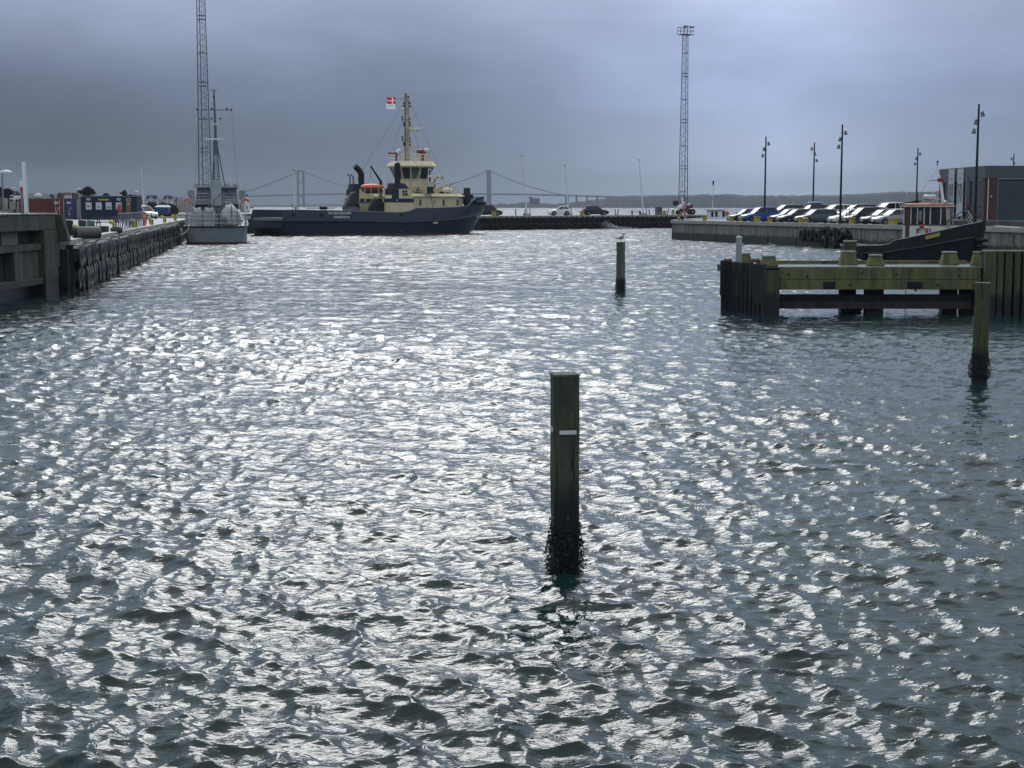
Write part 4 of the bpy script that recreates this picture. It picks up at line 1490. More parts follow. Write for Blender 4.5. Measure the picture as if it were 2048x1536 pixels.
def cloth(w, h, x0=0, nx=12, nz=8, amp=.06, ph=0.0, skew=0.0):
    mb = MB()
    vs, fs = [], []
    for j in range(nz + 1):
        for i in range(nx + 1):
            u, v = i / nx, j / nz
            vs.append((x0 + u * w, amp * (.3 + u) * sin(u * 7 + v * 2 + ph), -v * h - skew * u + .02 * sin(u * 9)))
    for j in range(nz):
        for i in range(nx):
            a_ = j * (nx + 1) + i
            fs.append((a_, a_ + 1, a_ + nx + 2, a_ + nx + 1))
    mb.add(vs, fs)
    return mb, nx, nz


mb, nx, nz = cloth(1.25, .95, nx=14, nz=9)
for idx_ in range(len(mb.f)):
    i_, j_ = idx_ % nx, idx_ // nx
    mb.mi[idx_] = 1 if (i_ in (4, 5) or j_ == 4) else 0
def thin_cloth(name, col):
    m = mat(name, col, .7, var=.05)
    t_ = m.node_tree
    b_ = t_.nodes['Principled BSDF']
    tr_ = t_.nodes.new('ShaderNodeBsdfTranslucent')
    tr_.inputs[0].default_value = (*col, 1)
    ms = t_.nodes.new('ShaderNodeMixShader')
    ms.inputs[0].default_value = .5
    t_.links.new(b_.outputs[0], ms.inputs[1])
    t_.links.new(tr_.outputs[0], ms.inputs[2])
    t_.links.new(ms.outputs[0], t_.nodes['Material Output'].inputs[0])
    return m


f1 = mb.build('cloth', [thin_cloth('flag_red', (.60, .03, .05)), thin_cloth('flag_white', (.88, .88, .90))], fl, smooth=True)
fl2 = thing('flag', 'white company flag with dark letters below the red flag', 'flag', tM @ Vector((MX - 1.80, 0, 18.36)), radians(172))
mb, nx, nz = cloth(1.3, .75, amp=.07, ph=1, skew=-.12)
f2 = mb.build('cloth', thin_cloth('flag_white_2', (.86, .87, .92)), fl2, smooth=True)
tt = text_part('letters', 'SVITZER', .24, navyf, fl2, (.66, .10, -.32), (pi / 2, 0, pi), .004)
# ---------------------------------------------------------------- grey naval patrol boat, stern to the camera
ngrey = mat('naval_grey', (.21, .25, .27), .5, col2=(.15, .185, .205), scale=.7)
ngrey2 = mat('naval_grey_dark', (.10, .125, .14), .5, col2=(.065, .085, .10), scale=1)
nlight = mat('naval_light_grey', (.34, .38, .40), .5, col2=(.25, .28, .30), scale=1)
tarp = mat('pale_tarpaulin', (.38, .40, .42), .55, col2=(.17, .18, .20), scale=2.2, stretch=(1, 1, .5), bump=.8, bscale=4)
nb = thing('patrol_boat', 'grey naval patrol boat seen from astern, beside the left quay', 'boat', (-31.35, 163.0, 0), pi / 2 + radians(9.3))
SN = [(-.25, -.45, 2.0, 1.90, 1.7, 1.78), (-.1, -.28, 2.6, 1.90, 2.3, 1.78), (.15, .0, 3.0, 1.90, 2.75, 1.78), (1.0, .95, 3.25, 1.90, 3.0, 1.78), (5, 5, 3.35, 1.95, 3.15, 1.82), (11, 11, 3.35, 2.1, 3.1, 1.95), (16, 16.2, 3.1, 2.6, 2.6, 2.4), (20, 20.6, 2.2, 3.2, 1.5, 3.0), (23, 24.4, .6, 3.6, .2, 3.4), (23.3, 24.9, .1, 3.7, .05, 3.5)]
hull('hull', SN, [bootm, ngrey, nlight, ngrey2, ngrey2], nb, boot=.22, deck_drop=.18, wall=.06)
# thin light rubbing line at the deck edge
MB().tube([(-.02, -3.05, 1.83), (-.32, -2.6, 1.83), (-.5, -1.9, 1.83), (-.52, 0, 1.83), (-.5, 1.9, 1.83), (-.32, 2.6, 1.83), (-.02, 3.05, 1.83)], .07, 6).build('stern_rubber', M['black'], nb)
for s_ in (-1, 1):
    MB().tube([(-.12, s_ * 3.05, 1.83), (1, s_ * 3.28, 1.83), (5, s_ * 3.38, 1.88), (11, s_ * 3.38, 2.0), (16.2, s_ * 3.15, 2.5)], .07, 6).build('side_rubber', M['black'], nb)
pts = [(11, -3.2, 1.95), (5, -3.2, 1.8), (.9, -3.1, 1.75), (-.1, -2.6, 1.75), (-.3, -1.9, 1.75), (-.3, 1.9, 1.75), (-.1, 2.6, 1.75), (.9, 3.1, 1.75), (5, 3.2, 1.8), (11, 3.2, 1.95)]
railing('guard_rail', pts, nlight, nb, 1.35, 3, 1.1, .032)
MB().lathe([(.05, 0), (.05, .05)], (-.42, -.3, .85), 8, axis='x').build('outlet', M['black'], nb)
# superstructure
MB().box(8.5, 15, -2.35, 2.35, 1.9, 4.3).build('deckhouse', ngrey, nb, bevel=.05)
MB().ring_loft([[Vector((x, y, 4.302)) for x, y in ((9.2, -2.3), (14.5, -2.3), (14.5, 2.3), (9.2, 2.3))], [Vector((x, y, 6.0)) for x, y in ((9.6, -2.15), (14.2, -2.15), (14.2, 2.15), (9.6, 2.15))]]).build('bridge', ngrey, nb)
MB().box(9.0, 14.6, -2.45, 2.45, 6.003, 6.2).build('bridge_roof', nlight, nb, bevel=.03)
MB().box(8.2, 9.1, -.55, .65, 4.0, 6.9).build('mast_housing', nlight, nb, bevel=.04)
MB().box(9.28, 9.50, .75, 2.15, 4.85, 5.85).build('aft_window', ngrey2, nb)
MB().box(9.35, 9.52, -2.0, -1.0, 5.0, 5.8).build('aft_window', ngrey2, nb)
MB().box(9.30, 9.45, -2.05, -1.0, 4.40, 4.9).build('aft_locker', nlight, nb)
for k_ in range(4):
    MB().box(8.40, 8.48, .75, 2.2, 2.7 + k_ * .42, 2.95 + k_ * .42).build('vent_louvre', ngrey2, nb)
for s_ in (-1, 1):
    MB().box(8.9, 9.4, s_ * 2.45, s_ * 3.15, 4.6, 5.7).build('wing_screen', ngrey, nb)
    railing('wing_rail', [(7.6, s_ * .8, 4.3), (7.6, s_ * 2.9, 4.3), (9.4, s_ * 3.1, 4.3)], nlight, nb, 1.1, 3, .8, .022)
    MB().box(7.4, 9.3, s_ * .7, s_ * 3.1, 4.18, 4.27).build('wing_deck', ngrey, nb)
    MB().tube([(9.3, s_ * 2.6, 6.2), (9.3, s_ * 2.6, 6.6), (9.3, s_ * 3.0, 6.7)], .05, 6).build('wing_lamp', M['dirtywhite'], nb)
MB().tube([(7.5, 2.6, 2), (7.5, 2.6, 6.2)], .05, 6).build('awning_post', nlight, nb)
for y0_, y1_, z0_, z1_, m_ in ((.75, 2.2, 5.3, 5.36, nlight), (.75, 2.2, 4.55, 4.62, nlight), (-2.1, -.7, 4.95, 5.0, nlight), (.8, 2.3, 3.9, 4.15, ngrey2), (-2.3, -.7, 3.4, 4.1, ngrey2), (-.5, .6, 3.3, 3.9, ngrey2)):
    MB().box(8.30 if z1_ < 4.2 else 9.20, 8.48 if z1_ < 4.2 else 9.27, y0_, y1_, z0_, z1_).build('fitting', m_, nb)
for y_, z_ in ((2.2, 6.2), (-1.2, 6.2), (-2.0, 6.2)):
    MB().box(9.2, 9.8, y_ - .25, y_ + .25, z_, z_ + .28).build('roof_box', nlight, nb, bevel=.05)
for y_ in (-2.6, -.75, .9, 2.6):
    MB().tube([(8.0, y_, 1.9), (8.0, y_, 4.2)], .05, 6).build('stanchion', nlight, nb)
for a_, b_ in (((9.4, .05, 16.2), (14, 0, 6.2)), ((9.35, 1.9, 14.5), (10, 2.3, 6.2)), ((9.35, -1.8, 14.5), (10, -2.3, 6.2)), ((9.4, 0, 15.0), (1.0, .4, 3.1))):
    MB().tube([a_, b_], .012, 4).build('stay_wire', ngrey2, nb)
MB().tube([(4.5, .15, 1.8), (4.5, .15, 4.6), (4.4, -.6, 5.4)], .06, 6).build('davit', ngrey2, nb)
# lattice part of the mast and yards
mm = MB()
for dy, dz in ((-.36, 0), (.42, 0)):
    mm.tube([(9.0, dy, 6.2), (9.2, dy * .45, 10.2)], .07, 6)
mm.tube([(10.4, -.9, 6.2), (9.4, -.12, 11.0)], .06, 6).tube([(10.4, .3, 6.2), (9.4, .12, 11.0)], .06, 6)
for k_ in range(15):
    z_ = 6.4 + k_ * .26
    w_ = lerp(.36, .16, k_ / 15)
    mm.box(8.97, 9.06, -w_, w_, z_, z_ + .09)
mm.build('mast_ladder', ngrey2, nb)
MB().box(8.9, 9.3, -.25, .30, 9.7, 11.1).build('mast_box', ngrey2, nb, bevel=.04)
MB().box(8.95, 9.25, -.18, .22, 8.75, 9.5).build('mast_box', nlight, nb, bevel=.04)
MB().tube([(9.3, 0, 10.9), (9.35, 0, 12.5), (9.4, .05, 15.2), (9.4, .05, 16.7)], [.16, .15, .11, .07], 8).build('mast_pole', ngrey2, nb)
MB().tube([(9.35, -1.9, 14.55), (9.35, 2.05, 14.55)], .05, 6).build('yard', ngrey2, nb)
MB().cbox((9.4, .05, 16.75), (.3, .95, .08)).cbox((9.4, .05, 16.65), (.2, .4, .12)).build('masthead_antenna', nlight, nb)
for y_, z0, z1 in ((-1.75, 13.2, 16.2), (1.95, 12.8, 15.8)):
    MB().tube([(9.35, y_, z0), (9.35, y_, z1)], [.02, .012], 5).build('whip_antenna', M['dirtywhite'], nb)
for y_, z_ in ((-1.8, 14.6), (-1.3, 14.7), (.35, 14.7), (1.9, 14.6), (-.55, 13.6), (.38, 13.6), (.1, 16.0)):
    MB().lathe([(.05, -.1), (.1, -.06), (.1, .08), (.03, .12)], (9.3, y_, z_), 8).build('mast_light', M['black'], nb)
MB().box(9.2, 9.45, -.42, .40, 12.9, 13.1).build('light_bracket', M['dirtywhite'], nb)
s2 = MB().cbox((0, 0, 0), (2.15, .16, .15)).build('radar_scanner', M['white'], nb, bevel=.02)
s2.location = (9.0, 0.02, 11.35)
s2.rotation_euler = (0, 0, pi / 2 + .1)
# covered gear on the quarter deck
def lump(label, name, w, l, h, loc, ridge=0.0):
    mb = MB()
    rings = []
    rnd = random.Random(int(w * 100))
    nx_ = 9
    for i in range(nx_):
        x_ = -l / 2 + l * i / (nx_ - 1)
        e_ = .82 if i in (0, nx_ - 1) else 1
        prof = [(-.50, 0), (-.52, .35), (-.47, .72), (-.30, .98), (-.12, .93 - ridge), (0, .88 - ridge), (.12, .93 - ridge), (.30, .98), (.47, .72), (.52, .35), (.50, 0)]
        rings.append([Vector((x_ + rnd.uniform(-.06, .06), y_ * w * e_ + rnd.uniform(-.07, .07), z_ * h * e_ + (rnd.uniform(-.12, .05) if z_ > 0 else 0))) for y_, z_ in prof])
    mb.ring_loft(rings)
    return mb
tM2 = Matrix.Translation(nb.location) @ Matrix.Rotation(nb.rotation_euler.z, 4, 'Z')


def deck_thing(mb, name, label, cat, loc, m, smooth=False):
    o = mb.build(name, m, None, smooth=smooth)
    o.location = tM2 @ Vector(loc)
    o.rotation_euler = (0, 0, nb.rotation_euler.z)
    tag(o, label, cat)
    return o


deck_thing(lump('', '', 1.28, 1.6, 2.15, None, -.0), 'covered_locker', 'pale tarpaulin bundle at the far left of the patrol boat stern', 'tarpaulin', (2.6, 1.98, 1.78), tarp)
deck_thing(lump('', '', 1.32, 1.7, 2.15, None, .0), 'covered_locker', 'pale tarpaulin bundle just left of the middle of the patrol boat stern', 'tarpaulin', (2.7, .68, 1.78), tarp)
t = thing('covered_dinghy', 'small boat under a pale pointed cover on the patrol boat stern, right', 'dinghy', tM2 @ Vector((3.0, -1.5, 2.15)), nb.rotation_euler.z)
t.scale = (1.1, 1.0, 1.22)
rg = []
for x_, w_, h_ in ((-1.7, .35, .5), (-1.5, .7, .95), (-1.1, .95, 1.3), (-.5, 1.1, 1.5), (.2, 1.15, 1.6), (.9, 1.1, 1.5), (1.6, .95, 1.45), (2.1, .6, 1.2), (2.4, .3, .9)):
    rj = random.Random(int(x_ * 50))
    rg.append([Vector((x_ + rj.uniform(-.05, .05), -w_ * cos(a_) + rj.uniform(-.05, .05), .15 + h_ * max(-.15, sin(a_)) ** (1.25 if a_ < pi else 1) * (1 + rj.uniform(-.06, .04)) if sin(a_) > 0 else -.1)) for a_ in [pi * q_ / 13 for q_ in range(14)]])
MB().ring_loft(rg).build('boat_cover', tarp, t, smooth=True)
MB().cbox((-.4, 0, -.2), (2.4, .9, .2)).build('cradle', rust, t)
MB().tube([(-1.9, -.2, .3), (-1.75, -.25, 1.0), (-1.2, -.2, 1.55), (.2, -.1, 1.85)], [.05, .06, .05, .04], 6).build('ridge_rope', mat('dull_red_cloth', (.16, .06, .06), .7), t)
MB().tube([(-1.5, -1.35, .2), (-1.2, -1.15, .75), (-.6, -.9, 1.15)], [.16, .2, .14], 8).build('rolled_sheet', M['dirtywhite'], t, smooth=True)
MB().box(-1.9, -1.6, .35, 1.0, -.3, .55).build('stowage_box', ngrey2, t, bevel=.04)
MB().box(-1.55, -1.2, -.3, .5, -.3, .35).build('outboard_cover', nlight, t, bevel=.05)
cr2 = MB().tube([(3.0, -.35, 1.8), (3.0, -.35, 3.4), (3.2, -1.0, 4.35), (3.2, -1.5, 4.3)], .10, 8)
cr2.build('deck_crane', ngrey2, nb)
MB().tube([(.6, -2.8, 1.75), (.3, -3.25, 1.0), (.3, -3.3, -.2)], .05, 6).build('boarding_ladder', nlight, nb)
for s_, lb in ((1, 'orange lifebuoy hung on the left bridge wing of the patrol boat'), (-1, 'orange lifebuoy hung on the right bridge wing of the patrol boat')):
    o = MB().torus((0, 0, 0), .42, .13, axis='x', n=18, m=8, a0=radians(20), a1=radians(190)).build('lifebuoy', mat('faded_orange', (.60, .16, .10), .6, col2=(.45, .2, .16), scale=3), None, smooth=True)
    o.location = tM2 @ Vector((7.3, s_ * 3.15, 4.25))
    o.rotation_euler = (0 if s_ > 0 else 0, 0, nb.rotation_euler.z + (0 if s_ > 0 else pi))
    o.scale = (1, 1, 1.25)
    tag(o, lb, 'lifebuoy')
# mooring lines
ml = MB()
a_ = tM2 @ Vector((.1, 2.6, 1.9))
b_ = Vector((-33.4, 150.5, 2.5))
ml.tube([a_.lerp(b_, i / 8) - Vector((0, 0, 1.1 * sin(pi * i / 8))) for i in range(9)], .04, 6)
tag(ml.build('mooring_rope', mat('rope', (.25, .24, .2), .8), None), 'slack rope from the patrol boat stern to a yellow bollard', 'rope')
o = MB().ball((0, 0, 0), (.35, .35, .7), 12, 8).build('boat_fender', mat('grey_fender', (.28, .31, .33), .5), None, smooth=True)
o.location = tM2 @ Vector((.8, 3.6, 1.0))
tag(o, 'grey oval fender between patrol boat and left quay', 'fender')

# ---------------------------------------------------------------- black wooden tug boat, right
bh = mat('tarred_black_hull', (.030, .034, .040), .42, col2=(.015, .018, .022), scale=1.2, stretch=(3, 3, .4), bump=.2)
bh2 = mat('black_hull_lower', (.012, .016, .024), .4, scale=1)
bb = thing('workboat', 'old black wooden tug with white and brown wheelhouse, moored by the car park', 'boat', (25.2, 117.3, 0), atan2(-7.3, 8.9))
SB = [(.5, 0, 1.3, 1.12, .9, .55), (1.0, .5, 1.75, 1.06, 1.3, .50), (2.0, 1.8, 2.0, 1.03, 1.7, .50), (4.2, 4.2, 2.1, 1.12, 1.9, .58), (4.9, 4.9, 2.1, 1.25, 1.9, .66), (5.3, 5.3, 2.1, 1.50, 1.9, .74), (7.0, 7.1, 2.0, 1.83, 1.75, .98), (8.8, 9.1, 1.75, 2.25, 1.3, 1.32),
      (10.2, 10.7, 1.15, 2.64, .6, 1.62), (10.9, 11.4, .6, 2.80, .2, 1.75), (11.2, 11.75, .22, 2.9, .08, 1.85)]
SB = [(.4 + q[0] * .90, .4 + q[1] * .90) + q[2:] for q in SB]
hull('hull', SB, [bh2, bh2, bh, mat('maroon_inside', (.07, .02, .02), .6), mat('brown_deck', (.10, .05, .04), .7)], bb, boot=.08, deck_drop=.35, wall=.10)
for s_ in (-1, 1):
    MB().tube([(q[1], s_ * (q[2] - .05), q[3] + .02) for q in SB], .035, 6).build('cap_rail', nlight, bb)
    MB().tube([(lerp(q[0], q[1], q[5] / q[3]), s_ * (side_y(SB, q[1], q[5]) + .05), q[5]) for q in SB[:-1]], .07, 6).build('rubbing_strake', bh, bb)
MB().prism([(10.7, .3), (11.1, 2.4), (11.15, 3.02), (10.85, 3.02), (10.5, 2.6), (10.3, .3)], -.14, .14).build('stem_post', bh, bb, bevel=.02)
MB().torus((10.98, -.25, 1.6), .34, .17, axis='z', n=18, m=8).build('bow_tyre', M['rubber'], bb, smooth=True)
MB().torus((11.0, -.2, 1.15), .30, .15, axis='z', n=18, m=8).build('bow_tyre', M['rubber'], bb, smooth=True)
bw_ = mat('boat_white', (.70, .71, .70), .45, col2=(.52, .54, .54), scale=1.5)
bbr = mat('boat_brown', (.085, .032, .024), .5, scale=2)
bor = mat('orange_brown_roof', (.36, .10, .05), .5, col2=(.26, .06, .035), scale=2)
# wheelhouse plan: long, rounded front
def plan(x0, x1, hw, e=0.0):
    return [(x0 - e, -hw - e), (x1 - 1.0, -hw - e), (x1 - .35 + e * .5, -hw * .72 - e), (x1 + e, -hw * .3), (x1 + e, hw * .3), (x1 - .35 + e * .5, hw * .72 + e), (x1 - 1.0, hw + e), (x0 - e, hw + e)]


X0, X1, HW = 5.4, 8.5, 1.25
MB().ring_loft(prism_ring(plan(X0, X1, HW), 1.0, 2.62)).build('cabin_lower', bw_, bb)
MB().ring_loft(prism_ring(plan(X0, X1, HW, -.04), 2.62, 3.95)).build('cabin_core', mat('cabin_brown', (.05, .028, .024), .5), bb)
MB().ring_loft(prism_ring(plan(X0, X1, HW, .03), 2.60, 2.68)).build('cabin_sill', bbr, bb)
MB().ring_loft(prism_ring(plan(X0, X1, HW, .16), 3.93, 4.03)).build('roof_edge', mat('cream_edge', (.55, .50, .40), .5), bb)
MB().ring_loft(prism_ring(plan(X0, X1, HW, .12), 4.033, 4.12) + prism_ring(plan(X0 + .1, X1 - .1, HW, -.1), 4.2, 4.3)[:1]).build('roof', bor, bb)
for x_, w_ in ((6.25, .34), (6.78, .40), (7.26, .26)):
    MB().box(x_ - w_ / 2, x_ + w_ / 2, -HW - .015, -HW + .05, 2.72, 3.85).build('cabin_window', M['glass'], bb)
for x_ in (5.47, 6.02, 6.52, 7.04, 7.5):
    MB().box(x_ - .035, x_ + .035, -HW - .04, -HW + .04, 2.68, 3.92).build('window_post', M['dirtywhite'], bb)
pA, pB_, pC, pD = [Vector((*q, 0)) for q in plan(X0, X1, HW)[1:5]]
for a_, b_ in ((pA, pB_), (pB_, pC), (pC, pD)):
    dd = (b_ - a_).normalized()
    nn_ = Vector((dd.y, -dd.x, 0))
    ln_ = (b_ - a_).length
    for nmx, u0, u1, z0, z1, off, m_ in (('cabin_window', .12, .88, 2.72, 3.85, .012, M['glass']), ('window_post', .94, 1.04, 2.68, 3.92, .035, M['dirtywhite'])):
        q0, q1 = a_ + dd * ln_ * u0, a_ + dd * ln_ * u1
        vs = [q0 + nn_ * off, q1 + nn_ * off, q1 - nn_ * .05, q0 - nn_ * .05]
        MB().ring_loft([[Vector((v_.x, v_.y, z0)) for v_ in vs], [Vector((v_.x, v_.y, z1)) for v_ in vs]]).build(nmx, m_, bb)
MB().box(5.6, 5.92, -HW - .02, -HW + .03, 1.2, 3.8).build('cabin_door', bbr, bb)
MB().box(6.65, 6.85, -HW - .02, -HW - .017, 2.95, 3.65).build('window_curtain', mat('green_pane', (.20, .28, .24), .3), bb)
MB().tube([(7.9, 0, 4.1), (7.85, 0, 4.5)], .12, 8).build('mast_foot', M['dirtywhite'], bb)
MB().tube([(7.85, .1, 4.3), (7.62, .1, 5.7), (7.3, .1, 6.85)], [.11, .09, .06], 8).build('mast', M['white'], bb)
MB().tube([(7.3, .1, 6.8), (7.32, .1, 7.15)], .03, 5).ball((7.32, .1, 7.2), .09, 8, 5).build('mast_top_light', M['darkgrey'], bb)
MB().tube([(6.8, .1, 5.85), (8.25, .1, 5.85)], .03, 5).box(7.4, 7.75, 0, .2, 5.75, 6.0).build('mast_yard', rust, bb)
for a_, b_ in (((7.35, .1, 6.7), (5.9, -.6, 4.25)), ((7.35, .1, 6.7), (8.5, -.4, 4.15))):
    MB().tube([a_, b_], .008, 4).build('stay_wire', M['darkgrey'], bb)
MB().lathe([(.16, 4.1), (.16, 4.35), (.46, 4.55), (.46, 4.75), (.36, 4.82)], (6.85, 0, 0), 14).build('radar_dome', M['dirtywhite'], bb, smooth=True)
MB().tube([(5.5, -.5, 4.1), (5.1, -.5, 5.6)], .012, 5).build('whip_antenna', M['dirtywhite'], bb)
MB().tube([(6.0, -.4, 4.1), (6.1, -.4, 5.0)], [.16, .02], 8).build('rolled_flag', mat('dark_green_cloth', (.03, .06, .05), .8), bb)
MB().ball((8.25, -.5, 4.3), .12, 8, 5).tube([(8.25, -.5, 4.1), (8.25, -.5, 4.3)], .04, 5).build('searchlight', M['white'], bb)
railing('roof_rail', [(7.2, -.8, 4.15), (8.1, -.8, 4.15)], M['dirtywhite'], bb, .35, 1, .3, .02)
for i in range(2):
    MB().tube([(5.0 + i * .3, -.5 + i * .3, 4.18), (6.3 + i * .2, -.6, 4.38)], .05, 6).build('stowed_pole', rust if i else M['black'], bb)
# boards leaning on cabin front and at the bow
MB().prism([(8.55, 2.2), (8.85, 2.2), (8.75, 3.3), (8.45, 3.95)], -.75, -.69).build('cream_screen', mat('cream_board', (.42, .38, .26), .6), bb)
MB().tube([(8.4, -.9, 2.75), (10.3, -.4, 4.1)], .035, 6).build('boat_hook', M['darkgrey'], bb)
lad = MB()
MB().prism([(9.95, 2.55), (10.35, 2.5), (10.3, 3.5), (9.95, 4.3), (9.8, 4.2)], -.38, -.33).build('brown_board', bbr, bb)
for k_ in range(3):
    MB().prism([(9.98 + k_ * .02, 3.55 - k_ * .35), (10.3, 3.05 - k_ * .35), (10.3, 3.20 - k_ * .35), (9.9, 3.80 - k_ * .35)], -.42, -.385).build('white_slat', M['dirtywhite'], bb)
yp = MB().box(-.52, .52, -.02, .02, -.13, .13).build('yellow_plate', M['yellow'], bb)
yp.location = (8.0, -side_y(SB, 8.0, 1.95) - .05, 1.86)
yp.rotation_euler = (0, radians(-15), radians(11))
MB().box(1.0, 1.7, -1.0, 1.0, 1.0, 1.1).build('aft_hatch', mat('maroon', (.08, .02, .02), .6), bb)
MB().box(4.5, 4.8, -1.5, -.8, 1.1, 1.65).tube([(4.9, -1.6, 1.2), (4.4, -1.7, 1.6)], .05, 6).build('deck_box', mat('green_gear', (.04, .09, .06), .6), bb)
for x_ in (2.6, 4.2):
    MB().box(x_ - .2, x_ + .2, -2.22, -2.08, .15, .62).build('hull_pad', M['black'], bb)
tM3 = Matrix.Translation(bb.location) @ Matrix.Rotation(bb.rotation_euler.z, 4, 'Z')
t = thing('lifebuoy', 'red and white lifebuoy on the white cabin side of the black boat', 'lifebuoy', tM3 @ Vector((6.95, -HW - .09, 2.20)), bb.rotation_euler.z)
for k_ in range(4):
    a0 = radians(45 + 90 * k_)
    MB().torus((0, 0, 0), .36, .095, axis='y', n=6, m=8, a0=a0 + .18, a1=a0 + pi / 2 - .18).build('red_segment', M['red'] if 0 else mat('buoy_red', (.38, .07, .045), .5), t, smooth=True)
    MB().torus((0, 0, 0), .36, .097, axis='y', n=3, m=8, a0=a0 - .18, a1=a0 + .18).build('white_band', M['white'], t, smooth=True)
MB().tube([(7.55, -HW + .02, 2.0), (7.5, -HW + .02, 2.4)], .05, 6).build('red_extinguisher', M['red'], bb)
# ---------------------------------------------------------------- cars
carglass = mat('car_glass', (.015, .02, .024), .04, scale=1)
carglass.node_tree.nodes["Principled BSDF"].inputs['IOR'].default_value = 1.46
chrome = mat('alloy_rim', (.42, .43, .45), .3, .7)
lampm = mat('head_lamp', (.55, .58, .62), .12)
tailm = mat('tail_lamp', (.25, .02, .02), .2)
platem = mat('number_plate', (.68, .68, .66), .5)
PAINT = {}


def paint(name, col, metal=.2):
    if name not in PAINT:
        PAINT[name] = mat('car_paint_' + name, col, .22, metal, var=.08, scale=1.5, coat=.6)
    return PAINT[name]


TYRE_M = MB().lathe([(.18, -.1), (.30, -.1), (.325, -.06), (.325, .06), (.30, .1), (.18, .1)], n=18, axis='y').mesh('tyre', M['rubber'])
_r = MB().lathe([(.05, -.02), (.205, -.02), (.205, .02), (.05, .02)], (0, -.06, 0), 16, axis='y')
for q in range(5):
    _r.box(-.028, .028, -.105, -.082, .0, .20, Matrix.Rotation(q * 2 * pi / 5, 4, 'Y'))
RIM_M = _r.mesh('rim', chrome)


